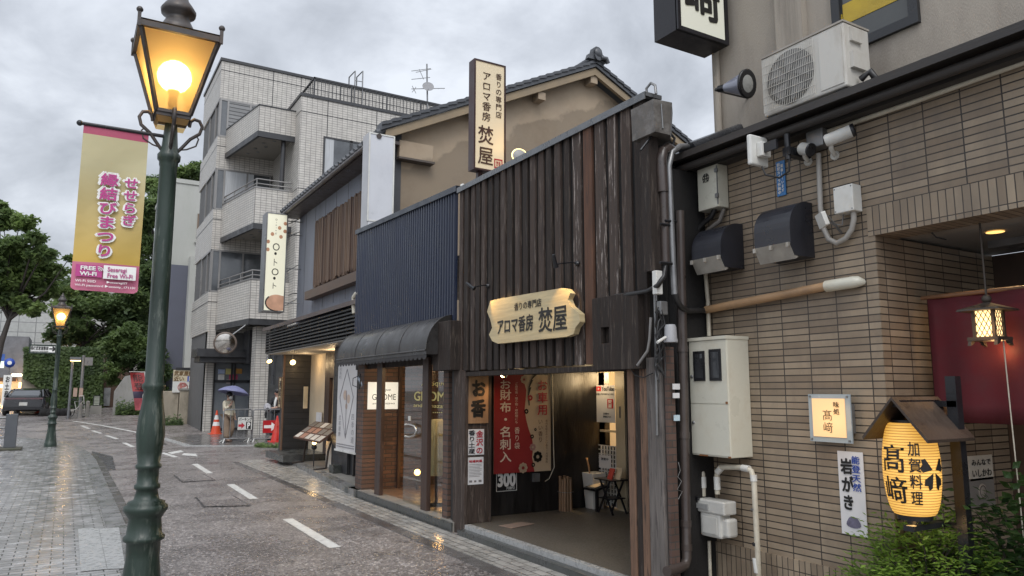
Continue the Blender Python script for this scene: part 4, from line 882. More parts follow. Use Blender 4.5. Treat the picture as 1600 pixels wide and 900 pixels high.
# porch: floor, ceiling, black left wall, back wall with the lit doorway
floorm = mat('exposed aggregate floor', (.105, .093, .076), .45, .3, 50, .3, 90, grime=(.07, .062, .05), gscale=2, gamt=.6)
mb = MB(); mb.box((FX+.06, wy0, -.02), (DX+.05, 8.3, .115)); mb.build('porch_floor', floorm, ws)
mb = MB(); mb.box((FX-.02, c0, -.02), (FX+.056, p1, .118)); mb.build('sill', slabm, ws)
mb = MB(); mb.box((FX-.115, c0-.35, -.02), (FX-.024, p1, .07)); mb.build('step', stepm, ws)
WL = 8.22; PL = 7.92
mb = MB(); mb.box((FX+.02, WL, .1), (6.5, WL+.1, 2.05)); mb.build('porch_wall', mat('black boarded wall', (.014, .012, .011), .5, .5, 5, .3, 40, stretch=(3, 3, .3)), ws)
mb = MB(); mb.box((FX+.02, PL-.02, .118), (FX+.30, WL, 1.9)); mb.box((FX+.302, PL-.035, .118), (FX+.335, WL, 1.9)); mb.build('corner_panel', W1, ws)
mb = MB(); mb.box((FX+.1, wy0, 1.98), (6.5, WL, 2.05)); mb.build('porch_ceiling', backm, ws)
dy0, dy1 = ax(980, 700, DX).y, ax(918, 700, DX).y
mb = MB(); mb.box((DX, wy0, .1), (DX+.1, dy0, 2.0)); mb.box((DX, dy1, .1), (DX+.1, WL, 2.0)); mb.build('porch_back_wall', W0, ws)
mb = MB(); mb.box((FX+.15, wy0, .1), (DX, wy0+.05, 2.0)); mb.build('porch_side_wall', W0, ws)
dcream = mat('cream painted door', (.52, .44, .30), .45, .08, 4, .04)
dr = MB(); dr.box((DX-.03, dy1-.06, .1), (DX+.03, dy1, 1.97)); dr.box((DX-.03, dy0, .1), (DX+.03, dy0+.19, 1.97)); dr.box((DX-.02, dy0+.19, 1.9), (DX+.03, dy1-.06, 1.97)); dr = dr.build('door_frame', dcream, ws)
mb = MB(); mb.box((DX+.01, dy0+.2, 1.10), (DX+.03, dy1-.1, 1.13)); mb.box((DX+.01, dy1-.09, .1), (DX+.03, dy1-.062, 1.95)); mb.build('door_rail', dcream, dr)
lat = MB(); la = ax(927, 694, DX).y; lb_ = ax(967, 694, DX).y; lzt, lzb = ax(945, 696, DX).z, .14
for i in range(10): lat.box((DX-.012, lb_+(la-lb_)*i/9-.008, lzb), (DX+.006, lb_+(la-lb_)*i/9+.008, lzt))
for j in range(15): lat.box((DX-.016, lb_, lzb+(lzt-lzb)*j/14-.006), (DX-.012, la, lzb+(lzt-lzb)*j/14+.006))
lat.build('lattice_panel', whitem, dr)
mb = MB(); mb.box((DX+.02, lb_, lzb), (DX+.025, la, lzt)); mb.build('lattice_backing', mat('dark backing', (.05, .048, .045), .7), dr)
mb = MB(); mb.box((DX-.035, dy0+.08, 1.30), (DX-.03, dy0+.11, 1.45)); mb.build('door_handle', greym, dr)
# lit shop room behind the doorway
mb = MB(); mb.box((DX+.9, dy0-.8, .1), (DX+1.0, WL, 2.0)); mb.box((DX+.1, dy1+.4, .1), (DX+1, dy1+.5, 2.0)); mb.box((DX+.1, dy0-.8, .1), (DX+1, dy0-.7, 2.0)); mb.build('shop_wall', mat('cream shop wall', (.60, .47, .28), .6, .08), ws)
mb = MB(); mb.box((DX+.1, dy0-.8, .05), (DX+1, WL+.1, .1)); mb.box((DX+.1, dy0-.8, 2.0), (DX+1, WL+.1, 2.06)); mb.build('shop_floor', mat('shop floor', (.3, .22, .15), .5), ws)
lamp('shop_and_fill_light', (DX-.30, (dy0+dy1)/2+.02, 1.80), 4.5, (1, .74, .42), .10); lamp('shop_and_fill_light', (DX+.28, (dy0+dy1)/2-.05, 1.88), 50, (1, .72, .38), .12)  # first lamp has no fixture, added on the porch side to brighten door and poster
mb = MB(); mb.box((DX+.5, dy0+.05, .1), (DX+.85, dy1-.2, .95)); mb.box((DX+.6, dy0+.05, 1.05), (DX+.85, dy1-.2, 1.08)); mb.box((DX+.55, dy1-.22, .1), (DX+.85, dy1-.19, 1.35)); mb.build('shelf', mat('brown shelf', (.12, .07, .04), .5), ws)

# things in and on the wooden shop -------------------------------------------------
# the carved name board
pts = [(766, 470), (778, 467), (878, 450), (886, 452), (891, 458), (887, 468), (891, 478), (905, 490), (906, 503), (899, 512), (896, 522), (885, 526), (778, 537), (769, 533), (764, 523), (769, 512), (766, 499), (761, 487)]
# outline measured in the survey picture, set on the board's own plane
BXX = FX-.13; P = [ax(x, y, BXX) for x, y in pts]
nb = thing('name_board', 'pale natural edged wooden name board lit by two small spots', 'sign', ax(832, 537, BXX))
nbm = mat('pale planed wood', (.52, .42, .24), .5, .16, 5, .15, 40, grime=(.40, .29, .14), gscale=3, gamt=.5, stretch=(.5, .5, 7))
mb = MB(); mb.prism(P, (.06, 0, 0)); mb.build('board', nbm, nb, .006)
def xq(tl, br, c): a, b = ax(*tl, c), ax(*br, c); return (-a.y, a.z, -b.y, b.z)
mb = MB(); letter_mb(mb, '焚屋', (-ax(842, 500, BXX).y, ax(863, 479, BXX).z, -ax(886, 500, BXX).y, ax(863, 517, BXX).z), 'x', BXX-.003, .012, brush=.03, shear=.0)
letter_mb(mb, 'アロマ香房', (-ax(778, 500, BXX).y, ax(806, 495, BXX).z, -ax(833, 500, BXX).y, ax(806, 519, BXX).z), 'x', BXX-.003, .02, brush=.04)
letter_mb(mb, '香りの専門店', (-ax(804, 470, BXX).y, ax(825, 470, BXX).z, -ax(846, 470, BXX).y, ax(825, 482, BXX).z), 'x', BXX-.003, .012, brush=.03); mb.build('lettering', inkm, nb)
def spot(label, wall, tip, aim, pw):
    t = thing('sign_spotlight', label, 'spotlight', wall, 'spotlights of the name board')
    wall = Vector(wall); tip = Vector(tip); d = (Vector(aim)-tip).normalized()
    mb = MB(); mb.lathe([(.028, 0), (.024, .02), (.012, .03)], wall, 12, axis=(-1, 0, 0)); mb.tube([wall, wall+(tip-wall)*.3+Vector((0, 0, .015)), tip], .007, 6); mb.build('arm', blackm, t)
    MB().lathe([(.012, -.10), (.016, -.09), (.02, .0), (.024, .03)], tip, 14, axis=d).build('head', blackm, t)
    MB().lathe([(.018, .026), (.001, .027)], tip, 12, axis=d).build('lens', glow('spot lens', (1, .66, .25), 10), t)
    lamp('spot_light', tip+d*.05, pw, (1, .62, .22), .012, 62, Vector(aim))
spot('left small black spotlight on a short arm above the name board', ax(763, 447, FX-.03), ax(738, 449, FX-.30), ax(779, 480, BXX), 7)
spot('right small black spotlight on a short arm above the name board', ax(903, 412, FX-.03), ax(868, 413, FX-.30), ax(880, 468, BXX), 7)
# tower sign on the roof
yT = 7.9; a = ay(741, 92, yT); b = ay(790, 92, yT); zt = ay(765, 97, yT).z; zb_ = ay(765, 268, yT).z
ts = Sign('y', yT, world=(a.x, zt, b.x, zb_)); t = thing('tower_sign', 'tall cream vertical sign with brown frame standing on the shop roof', 'sign', ts.base(-.1))
fy = ax(733, 92, a.x).y; brn = mat('dark red brown frame', (.045, .022, .022), .4, .2, 4, .05)
mb = MB(); mb.box((a.x, yT+.012, zb_), (b.x, fy, zt)); mb.build('casing', brn, t)
ts.frame('frame', brn, t, .022, -.012, .008)
fp = ts.slab('face', glow('softly lit cream face', (1, .80, .50), .16, (.60, .52, .38)), t, (.05, .015, .95, .985), -.005, .0)
mb = MB(); ts.text('アロマ香房', (.26, .11, .52, .55), .003, .012, True, mb, brush=.05); ts.text('焚屋', (.14, .60, .60, .945), .003, .012, True, mb, brush=.03); ts.text('香りの専門店', (.68, .09, .87, .50), .003, .012, True, mb, brush=.04); mb.build('lettering', mat('dark brown lettering', (.05, .02, .012), .5), fp)
mb = MB(); 
for r_ in ((.64, .875, .90, .887), (.64, .948, .90, .96), (.64, .885, .67, .95), (.87, .885, .90, .95)): ts.box(mb, r_, .002, .004)
ts.text('焚香', (.70, .895, .84, .94), .003, .01, False, mb); mb.build('seal', redink, fp)
mb = MB(); mb.box((a.x+.1, yT+.06, 3.5), (a.x+.16, yT+.12, zb_)); mb.box((b.x-.16, yT+.06, 3.5), (b.x-.1, yT+.12, zb_)); mb.build('leg', brn, t)
lamp('tower_light', (b.x+.02, yT-.28, zb_+.42), 1.6, (1, .62, .22), .05)
rl = ax(811, 243, FX+.25); t = thing('roof_lamp', 'round lamp with a lit yellow rim peeping over the shop roof edge', 'lamp', rl); MB().lathe([(.085, 0), (.085, .03), (.07, .05), (.001, .05)], rl+Vector((0, .0, -.02)), 24, axis=(-.3, -.9, .2)).build('drum', mat('grey lamp', (.28, .27, .26), .5), t)
mb = MB(); q = Vector((-.3, -.9, .2)).normalized(); x_ = q.orthogonal().normalized(); y_ = q.cross(x_); mb.tube([rl+Vector((0, 0, -.02))+q*.03+x_*.09*math.cos(a)+y_*.09*math.sin(a) for a in [2*math.pi*k/24 for k in range(25)]], .008, 6); mb.build('rim', glow('lit rim', (1, .7, .1), 1.6), t)
MB().tube([rl+Vector((0, .03, -.6)), rl+Vector((0, .03, -.05))], .02, 8).build('stem', blackm, t)
rl = ax(723, 292, FX+.12); tag(MB().lathe([(.03, -.06), (.035, 0), (.03, .03), (.001, .045)], rl, 12).build('roof_knob', whitem), 'small white round knob on the shop roof edge', 'vent')  # plain white knob, its purpose unknown
# signs in the porch
SY = PL-.022
s = Sign('y', SY, (730, 586), (762, 661)); t = thing('incense_board', 'small tan wooden board with two brush characters in the shop porch', 'sign', s.base()); s.slab('board', mat('tan sign wood', (.27, .16, .085), .55, .18, 5, .15, 40, stretch=(6, 1, .5)), t, d0=-.002, d1=.018)
mb = MB(); s.text('お香', (.16, .13, .84, .87), .021, .035, True, mb, brush=.09); mb.build('lettering', inkm, t)
s = Sign('y', SY, (730, 671), (756, 710)); t = thing('paper_notice', 'white paper notice with red and black writing under the incense board', 'notice', s.base()); s.slab('sheet', paperm, t, d0=-.002, d1=.004)
mb = MB(); s.text('金沢の', (.52, .06, .93, .95), .006, .02, True, mb, brush=.03); mb.build('lettering', redink, t); mb = MB(); s.text('香り土産', (.08, .04, .46, .95), .006, .015, True, mb, brush=.03); mb.build('lettering', inkm, t)
s = Sign('y', SY, (730, 715), (755, 756)); t = thing('paper_notice', 'lower white leaflet with fine print below the two line notice', 'notice', s.base()); s.slab('sheet', paperm, t, d0=-.002, d1=.004)
mb = MB(); s.text('地域共通', (.1, .10, .9, .19), .006, .03, False, mb); mb.build('heading', redink, t); mb = MB()
for k in range(9): s.box(mb, (.12, .26+.055*k, .88-.1*(k % 3 == 2), .275+.055*k), .0045, .0052)
s.box(mb, (.12, .84, .3, .92), .0045, .0052); s.box(mb, (.42, .85, .56, .92), .0045, .0052); s.box(mb, (.7, .84, .88, .92), .0045, .0052); mb.build('lettering', mat('grey print', (.18, .17, .17), .6), t)
# big red and cream banner
s = Sign('y', WL-.03, (771, 585), (860, 735)); t = thing('shop_banner', 'large red and cream vinyl banner with white and red characters in the porch', 'banner', s.base())
bred = mat('banner red', (.30, .030, .030), .45, .08, 3, .06, 20); bcr = mat('banner cream', (.56, .43, .29), .45, .06, 3, .06, 20)
s.slab('sheet', bcr, t, d0=.01, d1=.014)
mb = MB(); pl_ = [s.p(0, 0, .0155)]+[s.p(f, y, .0155) for f, y in ((.52, 0), (.52, .07), (.56, .16), (.55, .26), (.53, .36), (.56, .47), (.60, .56), (.66, .66), (.68, .75), (.66, .85), (.70, 1.0))]+[s.p(0, 1, .0155)]; mb.poly(pl_[::-1]); mb.build('red_field', bred, t)
mb = MB(); s.text('お', (.11, .06, .28, .145), .018, .01, False, mb); s.text('財布・名刺入', (.10, .155, .29, .885), .018, .012, True, mb); s.text('香り袋', (.35, .54, .44, .76), .018, .004, True, mb); s.text('ご自宅用・贈り物・縁起物にも', (.36, .08, .41, .50), .018, .0, True, mb); mb.build('white_lettering', mat('cream print', (.72, .62, .5), .5), t)
mb = MB(); s.text('お車用', (.76, .06, .94, .42), .018, .012, True, mb); mb.build('red_lettering', redink, t); mb = MB(); s.text('いい香り', (.77, .47, .85, .70), .018, .004, True, mb); s.text('車内を彩るやさしい香り・天然香料', (.90, .47, .94, .92), .018, .0, True, mb); mb.build('fine_lettering', mat('brown print', (.16, .09, .06), .5), t)
mb = MB(); rr = [( .70, 0), (.64, .05), (.60, .13), (.585, .22), (.60, .32)]
for (f0, y0), (f1, y1) in zip(rr, rr[1:]): mb.quad(s.p(f0, y0, .0165), s.p(f1, y1, .0165), s.p(f1+.02, y1, .0165), s.p(f0+(.05 if y0 < .2 else .03), y0, .0165))
mb.build('ribbon', inkm, t)
def bloom(fx, fy, r, m, c): 
    mb = MB(); o = s.p(fx, fy, .017)
    for k in range(8):
        a = k*math.pi/4; q = o+Vector((math.cos(a), 0, math.sin(a)))*r*.62; mb.poly([q+Vector((math.cos(b)*r*.34, 0, math.sin(b)*r*.34)) for b in [2*math.pi*j/10 for j in range(10)]])
    f = mb.build('flower', m, t); MB().poly([o+Vector((math.cos(b)*r*.3, -.0015, math.sin(b)*r*.3)) for b in [2*math.pi*j/10 for j in range(10)]]).build('flower_heart', c, f)
bloom(.52, .05, .055, bcr, bred); bloom(.50, .985-.03, .07, bcr, bred); bloom(.76, .85, .075, inkm, bcr); bloom(.67, .75, .05, mat('dusty pink', (.45, .25, .22), .5), bcr); bloom(.56, .38, .035, inkm, bcr); bloom(.63, .24, .04, redink, bcr); bloom(.68, .93, .03, inkm, bcr); bloom(.66, .64, .03, inkm, bcr); bloom(.72, .57, .02, inkm, bcr)
s = Sign('y', WL-.006, (775, 737), (807, 766)); t = thing('price_placard', 'black placard with white 300 numerals hung under the red banner', 'sign', s.base()); s.slab('plate', mat('black placard', (.015, .015, .016), .4), t, d0=0, d1=.006); s.frame('border', whiteink, t, .006, .004, .009)
mb = MB(); s.text('300', (.08, .1, .92, .74), .008, .04, False, mb); s.text('円割引', (.5, .78, .88, .93), .008, .01, False, mb); mb.build('lettering', whiteink, t)
# porch spotlight with flex
q = ax(786, 571, FX+.02); t = thing('porch_spotlight', 'lit clip spotlight hanging from the porch beam over the banner', 'spotlight', q); h0 = ay(790, 580, 7.6); d = Vector((-.12, -.3, -.6)).normalized(); h0 = ay(791, 577, 7.55)
MB().lathe([(.02, -.02), (.035, .0), (.05, .06), (.055, .09)], h0, 16, axis=(-.35, .25, -.75)).build('shade', mat('chrome reflector', (.5, .48, .45), .25, .1, 3, 0, metal=.9), t)
ad = Vector((-.35, .25, -.75)).normalized(); MB().ball(h0+ad*.07, .036, 12).build('bulb', glow('spot bulb', (1, .66, .28), 16), t); MB().tube([h0-ad*.02, (h0.x, h0.y, 1.95)], .01, 6).build('stem', blackm, t)
lamp('porch_light', h0+ad*.16, 4.0, (1, .62, .3), .03, 130, h0+ad*.3+Vector((.35, .4, -.9)))
tag(MB().tube([h0-ad*.02, ay(820, 577, WL-.05), ay(845, 584, WL-.05), ay(862, 580, WL-.05), ay(863, 600, WL-.05), ay(864, 640, WL-.05), ay(865, 700, WL-.05), ay(866, 730, WL-.05), ay(858, 748, WL-.05), ay(852, 752, WL-.05)], .006, 6).build('flex_cord', pvc), 'pale flex running from the porch spotlight down the black wall', 'cord')
tag(MB().box(ay(834, 740, WL-.04), ay(841, 752, WL+.0)).build('wall_socket', greym), 'grey socket on the black porch wall below the banner', 'socket')
# door poster (no code panel), papers
s = Sign('x', DX-.035, (931, 601), (961, 660)); s = Sign('x', DX-.035, world=(-ax(931, 630, DX-.035).y, ax(946, 602, DX-.035).z, -ax(961, 630, DX-.035).y, ax(946, 660, DX-.035).z))
t = thing('video_poster', 'white poster with a red play badge hung in the lit doorway', 'poster', s.base()); s.slab('sheet', paperm, t, d0=0, d1=.004)
brp = mat('bright red print', (.55, .02, .02), .4); s.box(MB(), (.06, .03, .30, .16), .0045, .006).build('play_badge', brp, t); s.box(MB(), (.62, .37, .92, .62), .0045, .006).build('seal_badge', brp, t)
mb = MB(); mb.poly([s.p(.14, .06, .007), s.p(.14, .13, .007), s.p(.24, .095, .007)]); s.text('焚屋', (.68, .39, .86, .60), .008, .03, True, mb); mb.build('badge_mark', whiteink, t)
mb = MB(); s.text('YouTube', (.34, .04, .96, .15), .006, .02, False, mb); s.text('お香とアロマのチャンネル', (.06, .21, .95, .27), .006, .01, False, mb); s.text('公開中', (.4, .74, .7, .79), .006, .01, False, mb); s.text('登録はこちら', (.4, .82, .8, .87), .006, .01, False, mb); mb.build('lettering', inkm, t)
s2 = Sign('x', DX-.02, (936, 710), (955, 733)); t = thing('paper_notice', 'small white sheet tied to the door lattice', 'notice', s2.base()); s2.slab('sheet', paperm, t, d0=0, d1=.003); mb = MB(); s2.text('営業中', (.2, .2, .8, .4), .005, .01, False, mb); mb.build('lettering', inkm, t)
# umbrella stand, cane, bamboo bundle, stool with goods
FZ = .115
u0 = az(929, 794, FZ); t = thing('umbrella_stand', 'tapered white square umbrella stand in the shop porch', 'umbrella stand', u0)
def taper(mb, c, w0, w1, z0, z1, rim=.012):
    a = [(c.x+sx*w0, c.y+sy*w0, z0) for sx, sy in ((-1, -1), (1, -1), (1, 1), (-1, 1))]; b = [(c.x+sx*w1, c.y+sy*w1, z1) for sx, sy in ((-1, -1), (1, -1), (1, 1), (-1, 1))]
    bi = [(c.x+sx*(w1-rim), c.y+sy*(w1-rim), z1) for sx, sy in ((-1, -1), (1, -1), (1, 1), (-1, 1))]; ai = [(c.x+sx*(w0-rim), c.y+sy*(w0-rim), z0+.05) for sx, sy in ((-1, -1), (1, -1), (1, 1), (-1, 1))]
    mb.add(a+b+bi+ai, [(3, 2, 1, 0)]+[(i, (i+1) % 4, (i+1) % 4+4, i+4) for i in range(4)]+[(i+4, (i+1) % 4+4, (i+1) % 4+8, i+8) for i in range(4)]+[(i+8, (i+1) % 4+8, (i+1) % 4+12, i+12) for i in range(4)]+[(12, 13, 14, 15)]); return mb
taper(MB(), u0, .085, .115, FZ, FZ+.46).build('vessel', mat('white ceramic', (.56, .54, .50), .4, .08), t, .006)
ub = thing('cane_umbrella', 'umbrella with a curved cane handle standing in the white holder', 'umbrella', (u0.x-.02, u0.y+.03, FZ+.1)); MB().tube([(u0.x-.02, u0.y+.0, FZ+.06), (u0.x-.04, u0.y+.06, FZ+.52), (u0.x-.045, u0.y+.08, FZ+.60), (u0.x-.04, u0.y+.105, FZ+.64), (u0.x-.035, u0.y+.135, FZ+.635), (u0.x-.03, u0.y+.15, FZ+.59)], .011, 8).build('cane', mat('cane', (.30, .17, .08), .4), ub)
MB().tube([(u0.x-.02, u0.y+.0, FZ+.05), (u0.x-.036, u0.y+.045, FZ+.44)], [.03, .02], 8).build('furled_cover', rubber, ub)
b0 = az(884, 798, FZ); bb = thing('bamboo_bundle', 'standing bundle of brown bamboo fence sticks tied with wire', 'bundle', b0); bmm = mat('dry bamboo', (.20, .12, .065), .5, .3, 8, .15, 30, stretch=(3, 3, .4))
mb = MB()
for k in range(11):
    a = k*2*math.pi/11; r_ = .075 if k % 2 else .06; mb.tube([(b0.x+r_*math.cos(a), b0.y+r_*math.sin(a), FZ), (b0.x+r_*.96*math.cos(a+.05), b0.y+r_*.96*math.sin(a+.05), FZ+.40+.02*(k % 3))], .021, 7)
mb.build('sticks', bmm, bb); mb = MB(); mb.tube([(b0.x+.1*math.cos(a), b0.y+.1*math.sin(a), FZ+.24) for a in [2*math.pi*k/18 for k in range(19)]], .004, 5); mb.build('wire', greym, bb)
st0 = az(957, 802, FZ); stl = thing('folding_stool', 'small black folding display table in the shop porch', 'table', st0)
tz = ax(957, 748, st0.x).z; sx_, sy_ = .14, .19; mb = MB(); mb.box((st0.x-sx_, st0.y-sy_, tz-.015), (st0.x+sx_, st0.y+sy_, tz)); mb.build('top', blackm, stl, .004)
for sgn in (-1, 1):
    for k in (-1, 1): MB().beam((st0.x+sgn*.11, st0.y+k*.15, FZ), (st0.x+sgn*.11, st0.y-k*.10, tz-.015), .024, .014, up=(1, 0, 0)).build('leg', blackm, stl)
mb = MB(); mb.box((st0.x-.12, st0.y-.12, (tz+FZ)/2-.03), (st0.x+.12, st0.y+.12, (tz+FZ)/2-.018)); mb.build('lower_shelf', blackm, stl)
g0 = Vector((st0.x-.02, st0.y-.03, tz)); tag(MB().prism([g0+Vector((-.05, .04, 0)), g0+Vector((-.05, -.05, 0)), g0+Vector((-.0, -.05, .13)), g0+Vector((-.0, .04, .13))], (.02, 0, 0)).build('price_card', mat('red card', (.45, .06, .04), .5)), 'red leaning card on the black display table', 'card')
g1 = Vector((st0.x+.03, st0.y-.09, tz)); tag(MB().prism([g1+Vector((-.03, .05, 0)), g1+Vector((-.03, -.07, 0)), g1+Vector((.02, -.07, .14)), g1+Vector((.02, .05, .14))], (.012, 0, 0)).build('price_card', mat('cream card', (.60, .50, .34), .5)), 'cream leaning card beside the red one on the display table', 'card')
tb0 = Vector((st0.x-.05, st0.y+.28, 0)); tt = thing('leaflet_tray', 'low black tray of leaflets beside the display table', 'tray', (tb0.x, tb0.y, FZ)); zt2 = tz-.14; mb = MB(); mb.prism([(tb0.x-.10, tb0.y-.14, zt2), (tb0.x-.10, tb0.y+.12, zt2), (tb0.x+.12, tb0.y+.12, zt2+.05), (tb0.x+.12, tb0.y-.14, zt2+.05)], (0, 0, -.03)); mb.build('tray', blackm, tt)
mb = MB(); mb.box((tb0.x-.06, tb0.y-.1, FZ), (tb0.x-.03, tb0.y-.07, zt2-.02)); mb.build('leg', blackm, tt); mb = MB(); mb.box((tb0.x+.06, tb0.y+.05, FZ), (tb0.x+.09, tb0.y+.08, zt2)); mb.build('leg', blackm, tt)
mb = MB(); mb.prism([(tb0.x-.07, tb0.y-.08, zt2+.009), (tb0.x-.07, tb0.y+.08, zt2+.009), (tb0.x+.09, tb0.y+.08, zt2+.047), (tb0.x+.09, tb0.y-.08, zt2+.047)], (0, 0, .006)); mb.build('leaflets', mat('cream leaflet', (.55, .45, .32), .5), tt)
mq = [az(779, 822, FZ+.004), az(815, 816, FZ+.004), az(835, 819, FZ+.004), az(800, 826, FZ+.004)]; mb = MB(); mb.prism([p for p in mq], (0, 0, .006)); tag(mb.build('floor_plate', mat('pinkish metal cover', (.26, .19, .15), .4, .1)), 'pinkish rectangular cover plate set in the porch floor', 'cover')

# ------------------------------------------------------------------ pipes and boxes between the two shops
QY = 4.46
def q(px, py, d=0.0): return ay(px, py, QY-d)
t = thing('drain_pipe', 'brown drain pipe with stickers running down between the shops', 'pipe', q(1075, 890))
MB().tube([q(1062, 330, .02), q(1066, 500, .02), q(1070, 700, .02), q(1073, 872, .02), q(1070, 884, .03), q(1060, 888, .06), q(1042, 893, .12)], .038, 12).build('pipe', bronze, t)
for py, px in ((545, 1066.5), (680, 1069.5), (818, 1072), (855, 1073)): MB().tube([q(px, py-5, .02), q(px, py+5, .02)], .043, 12).build('collar', bronze, t)
for px, py, w_, h_, n in ((1057, 604, 11, 9, 0), (1057, 618, 10, 8, 0), (1058, 653, 9, 9, 1)):
    a = q(px-w_/2, py-h_/2, .062); b = q(px+w_/2, py+h_/2, .062); MB().box((a.x, a.y, b.z), (b.x, b.y+.008, a.z)).build('sticker', paperm if n == 0 else mat('pale blue sticker', (.4, .5, .55), .5), t)
mb = MB(); mb.tube([q(1060, 722, .062), q(1063, 735, .062), q(1059, 745, .062), q(1065, 752, .062), q(1058, 765, .062), q(1066, 768, .062), q(1060, 780, .062)], .0022, 4); mb.build('graffiti', mat('pale marker', (.3, .29, .28), .6), t)
mb = MB(); mb.box((FX+.13, QY, -.02), (FX+.50, QY+.1, 3.5)); tag(mb.build('party_wall', backm), 'dark gap wall between the timber shop and the tiled restaurant', 'wall')  # one near black colour over the whole gap wall
mb = MB(); a = q(1041, 700); b = q(1053, 700); mb.box((a.x, QY-.03, -.02), (b.x, QY-.001, 2.0)); tag(mb.build('brick_strip', bricks('small red bricks', (.075, .045, .035), (.11, .065, .05), (.05, .045, .04), .11, .055, .005, 'y', .5)), 'narrow strip of small red bricks beside the grey timber post', 'wall')
t = thing('service_conduit', 'thin wet conduit climbing the end of the timber wall', 'conduit', ax(1028, 600, FX-.06)); MB().tube([ax(1013, 165, FX-.03), ax(1017, 250, FX-.04), ax(1021, 400, FX-.045), ax(1024, 500, FX-.045), ax(1027, 680, FX-.05)], .011, 8).build('pipe', greym, t); MB().tube([ax(1019, 165, FX-.02), ax(1022, 300, FX-.035), ax(1025.5, 470, FX-.035)], .008, 7).build('pipe', greym, t)
for py in (210, 330, 450, 560): MB().tube([ax(1013+(py-165)*.031, py, FX-.02), ax(1020+(py-165)*.031, py, FX-.06)], .012, 6).build('clip', greym, t)
t = thing('corrugated_ducts', 'pair of thick grey cable ducts looping at the top of the gap', 'duct', q(1045, 420, .06))
MB().tube([q(1036, 300, .08), q(1033, 250, .08), q(1036, 236, .08), q(1044, 232, .07), q(1050, 236, .05)], .045, 10).build('duct', bronze, t)
MB().tube([q(1037, 290, .08), q(1040, 410, .08)], [.036, .036], 10).build('duct', bronze, t)
MB().tube([q(1054, 460, .1), q(1051, 400, .1), q(1048, 330, .1), q(1045, 260, .1), q(1050, 238, .1), q(1062, 229, .08), q(1080, 229, .02), q(1088, 232, -.1)], .026, 10).build('duct', greym, t)
MB().tube([q(1054, 455, .1), q(1057, 468, .1), q(1064, 480, .08), q(1075, 486, .03), ax(1104, 485, BX-.06)], .024, 10).build('hose', rubber, t)
for a, b in (((1036, 350), (1042, 352)), ((1035, 410), (1046, 412)), ((1043, 345), (1053, 346))): MB().tube([q(a[0]-4, a[1], .11), q(b[0]+4, b[1], .11)], .012, 6).build('clamp', blackm, t)
MB().tube([ax(962, 463, FX-.07), ax(990, 459, FX-.09), ax(1012, 455, FX-.08), q(1028, 446, .12), q(1037, 432, .1), q(1040, 412, .09)], .020, 9).build('cable_tail', rubber, t)
ub_ = thing('cable_box', 'weathered grey steel box on brackets at the top of the timber wall', 'box', q(1045, 213, .1))
a, b = q(1021, 160, .16), q(1050, 160, .16); w3 = .20; zt, zb2 = q(1035, 158, .16).z, q(1035, 208, .16).z
bm_ = mat('weathered grey box', (.10, .09, .08), .55, .35, 7, .2, grime=(.25, .235, .22), gscale=6, gamt=.6)
mb = MB(); A0 = [(a.x+.0, a.y, zt), (b.x, a.y, zt+.01), (b.x+.10, a.y+.10, zt-.03), (b.x+.1, a.y+.28, zt), (a.x, a.y+.28, zt)]; B0 = [(x+(.01 if i in (0, 4) else -.03), y, zb2) for i, (x, y, z) in enumerate(A0)]
mb.add(A0+B0, [(0, 1, 2, 3, 4), (9, 8, 7, 6, 5)]+[((i+1) % 5, i, i+5, (i+1) % 5+5) for i in range(5)]); mb.build('casing', bm_, ub_)
mb = MB(); mb.tube([(a.x+.08, a.y-.004, zt-.03), (a.x+.09, a.y-.004, zb2+.04)], .008, 5); mb.build('hasp', greym, ub_)
mb = MB(); mb.tube([(b.x+.07, a.y+.15, zb2+.12), (b.x+.16, a.y+.15, zb2+.05), (b.x+.12, a.y+.15, zb2-.07), (b.x-.02, a.y+.15, zb2-.05)], .012, 6); mb.tube([(a.x+.06, a.y+.1, zb2), (a.x-.06, a.y+.1, zb2-.14)], .010, 6); mb.build('bracket', blackm, ub_)
mb = MB(); mb.box((a.x+.03, a.y+.1, 2.6), (a.x+.13, a.y+.2, zb2)); mb.build('pole', W0, ub_)
def small(name, label, cat, lo, hi, m): tag(MB().box(lo, hi).build(name, m, None, .006), label, cat)
a, b = q(1025, 422, .10), q(1036, 460, .10); small('white_terminal', 'small white rounded terminal box on the dark gap wall', 'box', (a.x, a.y, b.z), (b.x, a.y+.05, a.z), whitem)
a, b = q(1032, 470, .08), q(1044, 492, .08); small('grey_terminal', 'brownish grey terminal box above the dome shaped sensor', 'box', (a.x, a.y, b.z), (b.x, a.y+.05, a.z), greym)
a = q(1048, 528, .12); MB_ = MB().lathe([(.055, -.035), (.056, -.02), (.050, .0), (.046, .085), (.036, .105), (.001, .108)], a, 18); tag(MB_.build('dome_sensor', mat('grey plastic', (.30, .30, .31), .45, .08)), 'pale grey domed outdoor sensor on the gap wall', 'sensor')
tag(MB().tube([q(1027, 535, .14), q(1040, 527, .12)], .012, 7).build('sensor_arm', whitem), 'short white stub pipe beside the domed sensor', 'pipe')
tag(MB().tube([ax(1017, 496, FX-.08), ax(1015, 530, FX-.08), ax(1012, 548, FX-.09), ax(996, 571, FX-.10)], [.012, .012, .012, .012], 7).build('cable_end', mat('grey sleeve', (.22, .21, .2), .5)), 'grey sleeved cable end bent over the boxed cover', 'cable')
tag(MB().tube([ax(983, 572, FX-.06), ax(992, 586, FX-.06), ax(1005, 590, FX-.06), ax(1020, 583, FX-.06)], .005, 6).build('loose_cable', rubber), 'thin loose black cable sagging across the timber post', 'cable')
t = thing('cable_tangle', 'tangle of thin black cables below the dome sensor', 'cables', q(1035, 560, .05)); rnd = random.Random(5)
